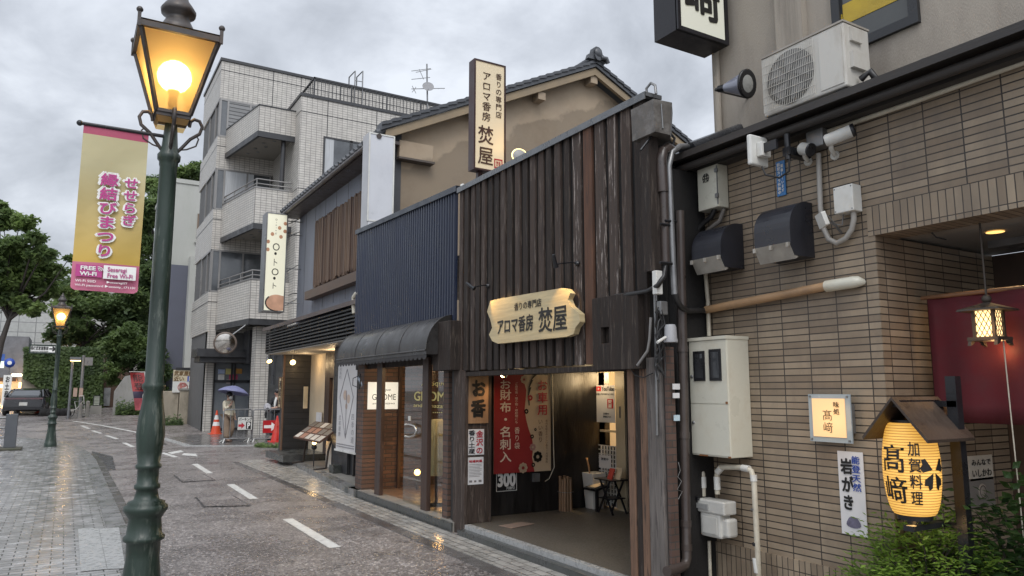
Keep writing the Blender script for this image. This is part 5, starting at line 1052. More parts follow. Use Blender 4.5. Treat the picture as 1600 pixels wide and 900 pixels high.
for k in range(9):
    pts_ = [q(1026+rnd.uniform(-3, 14), 480+j*22+rnd.uniform(-8, 8), rnd.uniform(.03, .09)) for j in range(6)]; MB().tube(pts_, .006, 5).build('cable', rubber, t)

# ------------------------------------------------------------------ antique shop with blue corrugated front
AX = 4.15; ay0, ay1 = 8.12, 11.75
rbrick = bricks('dark red brick', (.085, .047, .034), (.135, .078, .055), (.05, .042, .036), .21, .065, .008, 'x', .5, .75, .5, grime=(.03, .026, .024), gamt=.6)
rbrick_y = bricks('dark red brick of side walls', (.085, .047, .034), (.16, .085, .055), (.055, .045, .038), .21, .065, .008, 'y', .5, .75, .5, grime=(.03, .026, .024), gamt=.6, gscale=1.6)
blue = mat('dark blue corrugated steel', (.009, .015, .038), .3, .2, 4, .05, 60, spec=.5, grime=(.02, .024, .036), gscale=3, gamt=.5, stretch=(1, 1, .3))
asp = thing('antique_shop', 'small antique shop with dark blue corrugated upper front and brick interior', 'building', (5, 10, 0))
b0, b1 = ax(716, 300, AX), ax(561, 366, AX)
ztr, ztl = b0.z+.0, b1.z
mb = MB(); n_ = 48
for i in range(n_):
    y0 = b0.y+(b1.y-b0.y)*i/n_; y1 = b0.y+(b1.y-b0.y)*(i+1)/n_; zt0 = ztr+(ztl-ztr)*i/n_; zt1 = ztr+(ztl-ztr)*(i+1)/n_; w_ = y1-y0
    zb_ = 2.35
    for (f0, f1, d0, d1) in ((0, .35, .0, .0), (.35, .5, .0, .034), (.5, .85, .034, .034), (.85, 1, .034, .0)):
        mb.quad((AX-d0, y0+w_*f0, zb_), (AX-d0, y0+w_*f0, zt0+(zt1-zt0)*f0), (AX-d1, y0+w_*f1, zt0+(zt1-zt0)*f1), (AX-d1, y0+w_*f1, zb_))
mb.build('corrugated_front', blue, asp)
mb = MB(); mb.beam((AX-.01, b0.y-.05, ztr+.03), (AX-.01, b1.y+.03, ztl+.03), .10, .075); mb.build('parapet_cap', mat('blue black cap', (.018, .022, .032), .3, .2, 5, .03, spec=.6), asp)
mb = MB(); mb.box((AX+.03, b0.y, 3.3), (AX+2.2, b1.y, 3.36)); mb.build('roof', mat('flat metal roof', (.1, .1, .11), .4, .2), asp)
mb = MB(); mb.box((AX+.01, ay0, 2.0), (AX+.05, b1.y, 2.4)); mb.build('lintel', W0, asp)
# rounded awning
awm = mat('dark grey awning metal', (.026, .0235, .022), .34, .25, 4, .06, 40, spec=.5, grime=(.06, .058, .058), gscale=2.5, gamt=.6)
aw0, aw1 = 8.36, 11.88; AZ0, AZ1, AF = 2.10, 2.60, 3.78
prof = [(AX-.0-(AX-AF)*math.sin(a), AZ0+.06+(AZ1-AZ0-.06)*math.cos(a)) for a in [math.pi/2*k/10 for k in range(11)]]+[(AF, AZ0)]
mb = MB(); vs = []; fs = []
for y in (aw0, aw1): vs += [(x, y, z) for x, z in prof]
n_ = len(prof); mb.add(vs, [(i, i+n_, i+1+n_, i+1) for i in range(n_-1)], 0, True)
for y in (aw0, aw1): mb.poly([(x, y, z) for x, z in prof]+[(AX, y, AZ0)])
aw = mb.build('awning', awm, asp)
mb = MB()
for f in (0, .25, .5, .75, 1): y = aw0+(aw1-aw0)*f; mb.tube([(x-.002, y, z+.001) for x, z in prof[:-1]], .005, 6)
mb.tube([(AF-.008, aw0, AZ0+.05), (AF-.008, aw1, AZ0+.05)], .012, 6); mb.build('awning_rib', awm, aw)
mb = MB(); m_ = 26
for i in range(m_):
    y0 = aw0+(aw1-aw0)*i/m_; y1 = aw0+(aw1-aw0)*(i+1)/m_; mb.poly([(AF+.004, y0, AZ0), (AF+.004, y1, AZ0), (AF+.004, y1, AZ0-.03), (AF+.004, y1-(y1-y0)*.2, AZ0-.055), (AF+.004, (y0+y1)/2, AZ0-.065), (AF+.004, y0+(y1-y0)*.2, AZ0-.055), (AF+.004, y0, AZ0-.03)])
mb.build('valance', mat('dark valance cloth', (.035, .032, .032), .7), aw)
# shop front
mb = MB(); mb.box((AX-.10, ay0, -.02), (AX+.12, b1.y-.1, .11)); mb.build('threshold', concm, asp)
mb = MB(); mb.box((AX-.12, ay0, -.02), (AX-.103, b1.y, .105)); mb.build('kerb_face', stepm, asp)
darkw = mat('dark stained door timber', (.05, .028, .02), .5, .3, 6, .2, 40, stretch=(2, 2, .3))
for a, b in ((590, 598), (662, 671)):
    y1, y0 = ax(a, 660, AX).y, ax(b, 660, AX).y; MB().box((AX-.03, y0, .08), (AX+.03, y1, 2.1)).build('front_post', darkw, asp, .005)
y1, y0 = ax(698, 660, AX).y, ax(706, 660, AX).y; MB().box((AX-.05, y0, .0), (AX+.03, y1, 2.0)).build('brick_pier', rbrick, asp)
y1, y0 = ax(560, 700, AX).y, ax(570, 700, AX).y; MB().box((AX-.04, y0, .0), (AX+.3, y1, 2.1)).build('brick_pier', rbrick, asp)
yB = ax(569, 700, AX).y
mb = MB(); mb.box((AX+.02, yB, .05), (6.6, yB+.15, 2.35)); mb.build('side_wall', rbrick_y, asp); mb = MB(); mb.box((AX+.05, 8.34, .05), (6.6, 8.42, 2.35)); mb.build('side_wall', rbrick_y, asp)
mb = MB(); mb.box((6.4, 8.425, .05), (6.55, yB, 2.35)); mb.build('back_wall', rbrick, asp)
mb = MB(); mb.box((AX+.125, 8.425, .02), (6.4, yB, .10)); mb.build('shop_floor', mat('warm terracotta floor', (.20, .13, .085), .4, .2, 5), asp)
mb = MB(); mb.box((AX+.055, 8.425, 2.28), (6.4, yB, 2.33)); mb.build('ceiling', mat('cream shop ceiling', (.45, .42, .36), .6), asp)
yg0, yg1 = ax(699, 660, AX+.03).y, ax(630, 660, AX+.03).y
gp_ = MB().box((AX+.045, yg0, .11), (AX+.053, yg1, 2.08)).build('glass_pane', glass('shop glass', clear=.93), asp)
mb = MB(); S_ = lambda f: Sign('x', AX+.043, *f)
letter_mb(mb, 'GNOME', xq((647, 627), (704, 629), AX+.04)[:1]+(ax(676, 612, AX+.04).z,)+(-ax(704, 625, AX+.04).y, ax(676, 626.5, AX+.04).z), 'x', AX+.042, .012)
letter_mb(mb, 'Antique', (-ax(658, 600, AX+.04).y, ax(676, 595, AX+.04).z, -ax(697, 600, AX+.04).y, ax(676, 605, AX+.04).z), 'x', AX+.042, .006, shear=.25)
letter_mb(mb, 'and kanazawa', (-ax(646, 630, AX+.04).y, ax(676, 631, AX+.04).z, -ax(705, 630, AX+.04).y, ax(676, 637, AX+.04).z), 'x', AX+.042, .004, shear=.25)

for k in range(5): a = ax(677+k*3.2, 644.5, AX+.042); mb.box((AX+.040, a.y-.018, a.z-.006), (AX+.042, a.y+.008, a.z+.006))
mb.build('lettering', yellowink, gp_)
h = [(633, 664), (640, 663), (648, 666), (651, 673), (648, 680), (640, 683), (633, 682)]
MB().tube([ax(x, y, AX+.0) for x, y in h], .016, 10).build('door_handle', mat('polished steel', (.6, .58, .55), .2, .1, 3, 0, metal=1), gp_)
mb = MB(); a = ax(638, 654, AX+.02); mb.box((AX+.03, a.y-.03, a.z-.03), (AX+.045, a.y+.03, a.z+.035)); mb.build('lock_plate', whitem, gp_)
mb = MB(); mb.box((AX+.9, yg1-.1, .1), (AX+.98, yg1, 2.28)); mb.box((AX+.55, yB-.06, .1), (AX+.6, yB, 2.28)); mb.build('inner_door_frame', darkw, asp)
# things of the antique shop
dress_y = ax(682, 740, AX+.32).y
s = Sign('y', yB-.03, (575, 597), (621, 639)); t = thing('glowing_sign', 'white softly lit sign panel on the brick wall inside the antique shop', 'sign', s.base())
gpn = s.slab('panel', glow('white lit panel', (1, .98, .86), .42, (.6, .6, .56)), t, d0=-.02, d1=.01); mb = MB(); s.text('Antique', (.28, .22, .75, .36), .012, .005, False, mb, shear=.25); s.text('GNOME', (.14, .44, .93, .66), .012, .005, False, mb); s.text('and kanazawa', (.16, .74, .9, .82), .012, 0, False, mb, shear=.25); mb.build('lettering', inkm, gpn)
lamp('panel_glow', s.p(.5, .5, .25), 1.0, (1, .93, .78), .1)
lamp('antique_and_fill_light', (AX+1.0, 9.6, 2.1), 17, (1, .62, .30), .06); lamp('antique_and_fill_light', (AX+.9, 10.6, .55), 6, (1, .50, .16), .04); lamp('antique_and_fill_light', (AX+.25, dress_y-.30, 1.95), 22, (1, .74, .42), .05)  # last lamp has no fixture, added to brighten the cream pleated cloth
v0_ = az(613, 752, .10); t = tag(MB().lathe([(.07, 0), (.12, .04), (.15, .15), (.145, .24), (.09, .33), (.055, .38), (.06, .43), (.09, .46)], v0_, 20).build('vase', mat('dark bronze vase', (.03, .024, .02), .35, .3)), 'dark round bellied bronze vase on the antique shop floor', 'vase')
v1 = ax(652, 738, AX+.75); t = thing('table_lamp', 'small glowing glass lamp on the antique shop floor', 'lamp', v1-Vector((0, 0, .3))); MB().ball(v1, .05, 12).build('globe', glow('warm globe', (1, .55, .16), 9), t); MB().lathe([(.06, -.52), (.02, -.48), (.015, -.05)], v1, 12).build('stand', W0, t)
dz_ = Vector((AX+.32, ax(682, 740, AX+.32).y, 0)); z1_, z0_ = ax(682, 655, AX+.32).z, ax(682, 742, AX+.32).z
t = thing('hanging_dress', 'cream pleated cloth shade on a stand behind the shop glass', 'cloth', (dz_.x, dz_.y, .1)); MB().lathe([(.155, 0), (.145, (z1_-z0_)*.3), (.12, (z1_-z0_)*.65), (.085, (z1_-z0_)*.95), (.07, z1_-z0_)], (dz_.x, dz_.y, z0_), 48, ripple=lambda a, h: .07*math.cos(a*14)).build('pleated_cloth', mat('cream cloth', (.55, .44, .24), .7, .1), t); MB().lathe([(.13, 0), (.12, .02), (.018, .04), (.018, z0_)], (dz_.x, dz_.y, .1), 14).build('stand', W0, t)
mb = MB(); mb.box((AX+.9, 8.7, .1), (AX+1.3, 9.5, .62)); mb.box((AX+.86, 8.66, .62), (AX+1.34, 9.54, .66)); tag(mb.build('chest', W3), 'low red brown wooden chest inside the antique shop', 'chest')
mb = MB(); mb.box((AX+.4, 10.0, 2.24), (AX+.5, 11.0, 2.275)); tag(mb.build('ceiling_lamp', glow('warm strip', (1, .8, .4), 3)), 'warm strip lamp on the antique shop ceiling', 'lamp')
# dark curved handle-like mirror on the left pier
t = thing('round_mirror', 'black edged oval street mirror on the brick pier below the awning', 'mirror', ax(565, 600, AX-.2)); mm = ax(562, 596, AX-.2); mb = MB(); mb.tube([mm+Vector((.0, .03*math.cos(a), .115*math.sin(a))) for a in [2*math.pi*k/20 for k in range(21)]], .012, 6); mb.tube([mm+Vector((0, .03, .09)), mm+Vector((-.06, .14, .05)), mm+Vector((-.06, .15, -.06)), mm+Vector((0, .03, -.1))], .007, 5); mb.build('rim', blackm, t); MB().lathe([(.11, 0), (.001, .01)], mm, 20, axis=(-1, -.2, 0), sy=.35).build('glass', mat('mirror glass', (.35, .38, .42), .05, .1, 3, 0, metal=1), t)

# ------------------------------------------------------------------ gabled house with the slatted restaurant front
HX, HY, HY2 = 5.0, 12.6, 19.2
house = thing('gabled_house', 'old two storey house with tan plaster gable and grey street wall', 'building', (7, 15, 0))
tan = mat('tan plaster', (.35, .275, .195), .85, .07, 1.2, .3, 120, grime=(.27, .20, .135), gscale=1.4, gamt=.5)
def _damp():                      # a large damp stain with a ragged upper edge on the gable
    t = tan.node_tree; n = t.nodes.new; l = t.links.new; p = [q for q in t.nodes if q.type == 'BSDF_PRINCIPLED'][0]; src = p.inputs['Base Color'].links[0].from_socket
    g = n('ShaderNodeNewGeometry'); s = n('ShaderNodeSeparateXYZ'); l(g.outputs['Position'], s.inputs[0]); a = n('ShaderNodeTexNoise'); a.inputs['Scale'].default_value = 1.1; a.inputs['Detail'].default_value = 7; l(g.outputs['Position'], a.inputs[0])
    m = n('ShaderNodeMath'); m.operation = 'MULTIPLY_ADD'; m.inputs[1].default_value = 1.3; l(a.outputs[0], m.inputs[0]); l(s.outputs[2], m.inputs[2])
    x_ = n('ShaderNodeMath'); x_.operation = 'MULTIPLY_ADD'; x_.inputs[1].default_value = -.45; l(s.outputs[0], x_.inputs[0]); l(m.outputs[0], x_.inputs[2])
    r = n('ShaderNodeMapRange'); r.inputs[1].default_value = 4.22; r.inputs[2].default_value = 4.30; r.inputs[3].default_value = .68; r.inputs[4].default_value = 1.0; l(x_.outputs[0], r.inputs[0])
    v = n('ShaderNodeVectorMath'); v.operation = 'SCALE'; l(src, v.inputs[0]); l(r.outputs[0], v.inputs['Scale']); l(v.outputs[0], p.inputs['Base Color'])
_damp()
greyw = mat('blue grey painted wall', (.19, .20, .23), .7, .16, 1.2, .15, 60, grime=(.085, .09, .105), gscale=.9, gamt=.6, stretch=(1, 1, .3))
EZ = ax(565, 235, 4.62).z
g0 = ay(620, 198, HY); gA = ay(918, 112, HY); gx1 = gA.x*2-g0.x; gz0 = g0.z-.05
mb = MB(); mb.prism([(HX, HY, 0), (gx1, HY, 0), (gx1, HY, gz0-.1), (gA.x, HY, gA.z-.15), (HX, HY, gz0-.1)], (0, .2, 0)); mb.build('gable_wall', tan, house)
mb = MB(); mb.box((HX-.03, HY-.03, 3.2), (HX+.11, HY+.2, gz0-.05)); mb.build('corner_board', mat('dark corner board', (.05, .05, .055), .6), house)
mb = MB(); mb.box((HX+.0, HY+.2, 2.6), (HX+.2, HY2, EZ)); sw = mb.build('street_wall', greyw, house)
mb = MB()
for k in range(1, 8): y = HY+.2+(HY2-HY)*k/8; mb.box((HX-.004, y-.006, 3.6), (HX+.001, y+.006, EZ-.05))
mb.build('panel_joint', mat('dark joint', (.05, .052, .06), .7), sw)
# roof: two planes with thick tile edges, barge boards and purlin ends, ornament
rtile = mat('grey roof tile', (.055, .058, .065), .4, .3, 6, .2, 30, spec=.5, grime=(.09, .09, .09))
dx = gA.x-HX+.4; slope = (gA.z-gz0)/(gA.x-HX); ov = .40; yA, yB2 = HY-.32, HY2+.3
for sgn in (-1, 1):
    e = (gA.x+sgn*dx, gA.z+.10-slope*dx); mb = MB()
    mb.prism([(gA.x, yA, gA.z+.10), (e[0], yA, e[1]), (e[0], yA, e[1]-.09), (gA.x, yA, gA.z+.0)], (0, yB2-yA, 0))
    nt_ = 26
    for k in range(nt_):       # stepped tile ends along the verge
        f0, f1 = k/nt_, (k+1)/nt_; x0 = gA.x+sgn*dx*f0; x1 = gA.x+sgn*dx*f1; z0 = gA.z+.10-slope*dx*f0; z1 = gA.z+.10-slope*dx*f1
        mb.prism([(x0, yA-.03, z0-.03), (x1, yA-.03, z1-.0), (x1, yA-.03, z1+.06), (x0, yA-.03, z0+.035)], (0, .28, 0))
    r_ = mb.build('roof', rtile, house)
    mb = MB(); mb.prism([(gA.x, yA+.04, gA.z-.02), (e[0]-sgn*.1, yA+.04, e[1]-.11+slope*.1), (e[0]-sgn*.1, yA+.04, e[1]-.27+slope*.1), (gA.x, yA+.04, gA.z-.18)], (0, .08, 0)); mb.build('barge_board', mat('tan barge board', (.26, .20, .13), .8, .15), house)
    for f in (.0, .28, .58):
        if f == 0 and sgn > 0: continue
        x = gA.x+sgn*dx*f; z = gA.z-.2-slope*dx*f; mb = MB(); mb.box((x-.09, yA+.08, z-.16), (x+.09, HY, z)); mb.build('purlin_end', tan, house)
mb = MB(); mb.box((HX+.02, HY-.16, EZ-.32), (HX+.70, HY, EZ-.0)); mb.build('eave_box', tan, house)
mb = MB(); mb.box((HX+.0, HY-.19, EZ-.36), (HX+.73, HY, EZ-.322)); mb.build('eave_trim', mat('dark trim', (.07, .055, .045), .6), house)
mb = MB(); mb.tube([(gA.x, yA-.1, gA.z+.2), (gA.x, yB2, gA.z+.2)], .10, 10); mb.build('ridge', rtile, house)
mb = MB(); o = Vector((gA.x, yA-.06, gA.z+.18))
mb.prism([o+Vector((x, 0, z)) for x, z in ((-.26, -.06), (.26, -.06), (.22, .05), (.14, .10), (.11, .20), (.04, .25), (-.04, .25), (-.11, .20), (-.14, .10), (-.22, .05))], (0, .12, 0)); mb.lathe([(.10, -.03), (.085, -.05), (.001, -.055)], o+Vector((0, 0, .1)), 16, axis=(0, 1, 0)); mb.tube([o+Vector((.07, -.02, .0)), o+Vector((.2, -.05, .0)), o+Vector((.24, -.05, -.1))], .05, 8); mb.build('ridge_ornament', rtile, house)
# street eave with round tile ends and gutter
mb = MB(); nE = 30
for k in range(nE): y = yA+.1+(yB2-yA-.2)*k/(nE-1); mb.tube([(HX-.46, y, EZ+.03), (HX-.1, y, EZ+.20)], .055, 8)
mb.build('eave_tiles', rtile, house)
mb = MB(); mb.tube([(HX-.44, yA, EZ-.06), (HX-.44, yB2, EZ-.08)], .05, 8); mb.box((HX-.40, yA+.1, EZ-.12), (HX, yB2-.1, EZ-.06)); mb.build('gutter', bronze, house)
# bamboo screen on the grey wall
sa, sb = ax(495, 348, HX-.06), ax(563, 300, HX-.06); szb = ax(495, 447, HX-.06).z
bam = thing('bamboo_screen', 'brown reed blind fixed over the upper grey wall window', 'screen', (HX-.05, (sa.y+13.3)/2, szb)); rnd = random.Random(11)
Bm = [mat('reed brown', (.125, .078, .052), .7, .3, 6, .2, 30, stretch=(3, 3, .3)), mat('reed pale', (.19, .13, .09), .7, .3, 6, .2, 30, stretch=(3, 3, .3)), mat('reed dark', (.09, .055, .04), .7, .3, 6)]
mb = MB(); y = 12.95
while y < sa.y: w_ = rnd.uniform(.020, .032); mb.box((HX-.07-rnd.uniform(0, .03), y, szb+rnd.uniform(-.03, .05)), (HX-.04, y+w_*.85, sa.z+rnd.uniform(-.05, .05)), rnd.randrange(3)); y += w_
mb.build('reeds', Bm, bam)
mb = MB(); mb.box((HX-.03, 12.9, szb), (HX-.004, sa.y, sa.z)); mb.build('backing', mat('dark window recess', (.05, .045, .045), .7), bam)
mb = MB(); mb.box((HX-.22, 12.85, szb-.30), (HX-.02, sa.y+.25, szb-.10)); mb.build('sill_board', mat('dark sill timber', (.11, .075, .055), .6, .3, 4, .2, stretch=(1, .3, 1)), house)
# slatted fascia, porch roof
LXX = 4.22; l0 = ax(418, 520, LXX); l1 = ax(556, 480, LXX); zlt, zlb = ax(418, 521, LXX).z, ax(418, 551, LXX).z
slat = mat('black painted slats', (.022, .021, .020), .45, .25, 4, .1, spec=.5)
lv = MB(); yl0, yl1 = 12.0, l0.y
for k in range(8): z = zlb+(zlt-zlb)*k/7; lv.box((LXX-.03, yl0, z-.012), (LXX+.03, yl1, z+.018))
lv.box((LXX-.035, yl1-.04, zlb-.02), (LXX+.04, yl1, zlt)); o = lv.build('slatted_fascia', slat, house)
for k in range(12): y = yl0+(yl1-yl0)*(k+.5)/12; MB().box((LXX+.032, y-.02, zlb), (LXX+.06, y+.02, zlt)).build('slat_post', slat, o)
mb = MB(); mb.box((LXX+.10, yl0, zlb), (LXX+.12, yl1, zlt)); mb.build('slat_backing', backm, o)
prm = mat('rusty brown porch roof', (.085, .062, .054), .45, .3, 3, .15, 40, grime=(.16, .125, .11))
mb = MB(); mb.prism([(LXX-.10, yl0, zlt+.05), (LXX-.10, yl0, zlt+.13), (HX+.02, yl0, zlt+.42), (HX+.02, yl0, zlt+.34)], (0, yl1-yl0+.12, 0)); mb.build('porch_roof', prm, house)
mb = MB(); mb.box((LXX+.0, yl0, zlb-.05), (HX+1.2, yl1, zlb-.025)); mb.build('porch_soffit', soffm, house)
# street floor walls
boardb = bricks('black weatherboards', (.016, .016, .017), (.026, .025, .026), (.004, .004, .004), 3.0, .14, .006, 'y', .3, .5, .5); boardbx = bricks('black weatherboards of the street side', (.016, .016, .017), (.026, .025, .026), (.004, .004, .004), 3.0, .14, .006, 'x', .3, .5, .5)
yw = 18.55; xw0 = ay(441, 640, yw).x
mb = MB(); mb.box((xw0, yw, .05), (HX+.9, yw+.22, zlb-.05)); mb.build('wing_wall', boardb, house)
mb = MB(); mb.box((xw0-.012, yw-.012, .1), (xw0+.03, yw+.05, zlb-.05)); mb.build('wing_post', W5, house)
cream2 = mat('cream plaster wall', (.55, .46, .33), .7, .1, 2, .1)
ya, yb_ = ax(509, 640, HX+.25).y, ax(483, 640, HX+.25).y
mb = MB(); mb.box((HX+.25, ya, .1), (HX+.40, yb_+1.2, zlb-.05)); mb.build('entrance_wall', cream2, house)
yc_, yd = ax(535, 640, HX+.25).y, ya
mb = MB(); mb.box((HX+.28, yc_, .1), (HX+.34, yd, zlb-.05)); dd_ = mb.build('entrance_door', mat('pale wooden door', (.45, .33, .21), .5, .2, 5, .1, stretch=(3, 3, .3)), house)
mb = MB(); mb.box((HX+.20, yd-.02-.35, .1), (HX+.30, yd-.02, zlb-.05)); mb.box((HX+.20, yc_, 1.95), (HX+.30, yd-.35, zlb-.05)); mb.build('door_frame', darkw, dd_)
ye, yf = ax(545, 640, HX-.35).y, ax(520, 640, HX-.35).y
mb = MB(); mb.box((HX-.35, ye, .1), (HX-.2, yf, zlb-.05)); mb.box((HX-.2, yf-.12, .1), (HX+.3, yf, zlb-.05)); mb.build('black_pier', boardbx, house)
mb = MB(); mb.box((HX-.30, 12.2, .1), (HX-.15, ye, zlb-.05)); mb.build('black_wall', mat('black plank wall', (.014, .014, .016), .55, .4, 5, .3, 30, stretch=(3, 3, .3)), house)
mb = MB()
for k in range(7): y = 12.2+(ye-12.2)*k/6; mb.box((HX-.33, y-.03, .1), (HX-.30, y+.03, .75))
mb.build('plinth_batten', slat, house)
lamp('house_light', (HX-.05, 15.8, 2.35), 14, (1, .70, .38), .08); lamp('house_light', (HX-.1, 17.8, 2.3), 6, (1, .70, .38), .08)
# things round the house
def rnd_spot(label, px, py, x, d, pw):
    c = ax(px, py, x); t = thing('porch_lamp', label, 'lamp', c, 'spot lamps under the slatted porch'); d = Vector(d).normalized()
    MB().lathe([(.03, -.09), (.045, -.02), (.075, .05), (.08, .06)], c, 16, axis=d).build('shade', greym, t); MB().lathe([(.07, .055), (.05, .07), (.001, .075)], c, 16, axis=d).build('lens', glow('porch lens', (1, .72, .25), 5), t); MB().tube([c-d*.08, c-d*.1+Vector((.02, 0, .16))], .012, 6).build('stem', greym, t)
    lamp('porch_spot', c+d*.12, pw, (1, .7, .35), .03, 110, c+d)
rnd_spot('lit spot lamp at the far corner of the slatted porch', 420, 562, LXX+.05, (.1, -.6, -.6), 3); rnd_spot('lit spot lamp against the black wing wall of the porch', 457, 565, LXX+.45, (-.1, -.9, -.35), 3)
s = Sign('x', xw0-.03, world=(-(yw+.28), ax(444, 589, xw0).z, -(yw-.0), ax(444, 638, xw0).z)); t = thing('framed_sign', 'narrow framed vertical sign on the end of the black wing wall', 'sign', s.base()); s.slab('panel', mat('cream panel', (.55, .45, .28), .5), t, d0=-.01, d1=.01); s.frame('frame', W5, t, .03, .0, .02)
mb = MB(); s.text('酒菜处', (.25, .12, .75, .88), .013, .02, True, mb); mb.build('lettering', inkm, t)
s = Sign('y', 17.6, (475, 604), (480, 638)); t = thing('wall_notice', 'small lit cream notice beside the cream entrance wall', 'notice', s.base()); s.slab('sheet', mat('cream sheet', (.6, .48, .3), .6), t, d0=-.02, d1=.01)
mb = MB(); z_ = HX+.1; q0, q1 = ax(497, 604, z_), ax(492, 655, z_); mb.box((HX+.2, q0.y-.0, .75), (HX+.22, q0.y+.42, 1.15)); 
tag(mb.build('paper_poster', paperm), 'white poster hung beside the restaurant entrance', 'poster')
# menu stand
m0 = ax(500, 712, 4.75); mx_ = 4.62; t = thing('menu_stand', 'slanted menu board on a dark metal stand before the restaurant', 'menu stand', (mx_, m0.y, .09))
A_ = [ax(468, 686, mx_-.12), ax(497, 690, mx_-.2), ax(522, 663, mx_+.25), ax(499, 657, mx_+.3)]
ym0, ym1 = ax(519, 668, mx_).y, ax(476, 680, mx_).y; zm0, zm1 = ax(490, 688, mx_-.2).z, ax(505, 660, mx_+.2).z
mb = MB(); mb.prism([(mx_-.25, ym0, zm0), (mx_-.25, ym1, zm0), (mx_+.22, ym1, zm1), (mx_+.22, ym0, zm1)], (.01, 0, -.03)); bd = mb.build('board', W3, t)
mb = MB(); rr = random.Random(2)
for i in range(3):
    for j in range(5):
        f0, f1 = i/3+.03, (i+1)/3-.03; g0_, g1_ = j/5+.02, (j+1)/5-.02
        P = lambda f, g: Vector((mx_-.25+.47*f, ym0+(ym1-ym0)*g, zm0+(zm1-zm0)*f+.004)); mb.quad(P(f0, g0_), P(f1, g0_), P(f1, g1_), P(f0, g1_), rr.randrange(3))
mb.build('menu_pages', [mat('menu page pale', (.5, .45, .38), .4), mat('menu photo warm', (.32, .14, .08), .4), mat('menu photo dark', (.14, .12, .10), .4)], bd)
for yy in (ym0+.15, ym1-.15): MB().tube([(mx_+.1, yy, zm1-.12), (mx_-.02, yy, .45), (mx_-.05, yy, .13), (mx_-.3, yy, .11)], .022, 7).build('leg', W0, t)
mb = MB(); mb.box((mx_+.12, ym0+.1, .1), (mx_+.45, ym0+.75, .62)); tag(mb.build('white_crate', mat('cream box', (.50, .47, .42), .6)), 'pale box standing behind the menu stand', 'box')
lb2 = ax(491, 694, mx_-.1); t = thing('ground_lamp', 'lit black spotlight on a short stem under the menu board', 'lamp', (lb2.x, lb2.y, .1)); MB().ball(lb2+Vector((0, 0, -.06)), .06, 12).build('housing', blackm, t); MB().ball(lb2+Vector((0, 0, .03)), .042, 12).build('bulb', glow('ground bulb', (1, .62, .2), 10), t); MB().tube([lb2+Vector((0, 0, -.1)), (lb2.x, lb2.y, .09)], .012, 6).build('stem', blackm, t); lamp('ground_light', lb2+Vector((0, 0, .12)), 2.0, (1, .65, .3), .03)
sq = [az(416, 712, .1), az(455, 712, .1), az(478, 705, .1)]; mb = MB(); a = az(432, 716, .12); mb.box((a.x-.05, 16.9, .09), (HX+.3, yw, .24)); tag(mb.build('entrance_step', stepm), 'dark green stained stone step at the restaurant entrance', 'step')
s = Sign('x', HX-.42, (526, 572), (558, 705)); s = Sign('x', HX-.42, world=(-ax(527, 640, HX-.42).y, ax(542, 560, HX-.42).z, -ax(557, 640, HX-.42).y, ax(542, 706, HX-.42).z))
t = thing('map_banner', 'tall white cloth banner with a pale map drawing by the brick pier', 'banner', s.base()); s.slab('cloth', mat('white banner cloth', (.55, .53, .52), .6, .06, 3, .1), t, d0=0, d1=.006); mb = MB(); s.box(mb, (-.05, -.01, 1.05, .012), -.01, .02); s.box(mb, (-.05, .99, 1.05, 1.01), -.01, .02); mb.build('rod', whitem, t)
gl_ = mat('grey line print', (.22, .21, .22), .6); mb = MB(); cc = [(.5, .05), (.82, .32), (.5, .95), (.15, .45)]
def line(a, b, r_=.008): mb.tube([s.p(*a, .008), s.p(*b, .008)], r_, 4)
for a, b in (((.5, .12), (.15, .42)), ((.15, .42), (.5, .86)), ((.5, .86), (.85, .42)), ((.85, .42), (.5, .12)), ((.05, .93), (.95, .93)), ((.05, .955), (.95, .955)), ((.5, .35), (.5, .86))): line(a, b)
s.text('金沢長町', (.08, .05, .2, .22), .008, .0, True, mb); s.text('武家屋敷', (.12, .62, .24, .85), .008, .0, True, mb); s.text('四季の道', (.78, .6, .92, .9), .008, .0, True, mb); mb.build('lettering', gl_, t)
mb = MB()
for cx_, cy_, r_ in ((.42, .40, .1), (.6, .44, .09), (.5, .52, .06)): mb.poly([s.p(cx_+r_*math.cos(a), cy_+r_*.55*math.sin(a), .007) for a in [2*math.pi*k/14 for k in range(14)]])
mb.build('map_patch', mat('peach print', (.45, .34, .27), .6), t)
mb = MB(); a = az(527, 738, .1); mb.box((a.x-.12, a.y-.12, .09), (a.x+.12, a.y+.15, .24)); t = tag(mb.build('banner_weight', stepm), 'small dark stone block at the foot of the map banner', 'block')
tag(MB().tube([ax(553, 470, 4.18), ax(553, 464, 4.18), ax(557, 459, 4.16), ax(561, 459, 4.16)], .04, 9).tube([ax(553, 470, 4.18), ax(554, 490, 4.18)], .045, 9).build('vent_pipe', pvc), 'beige elbow vent pipe at the end of the slatted fascia', 'pipe')
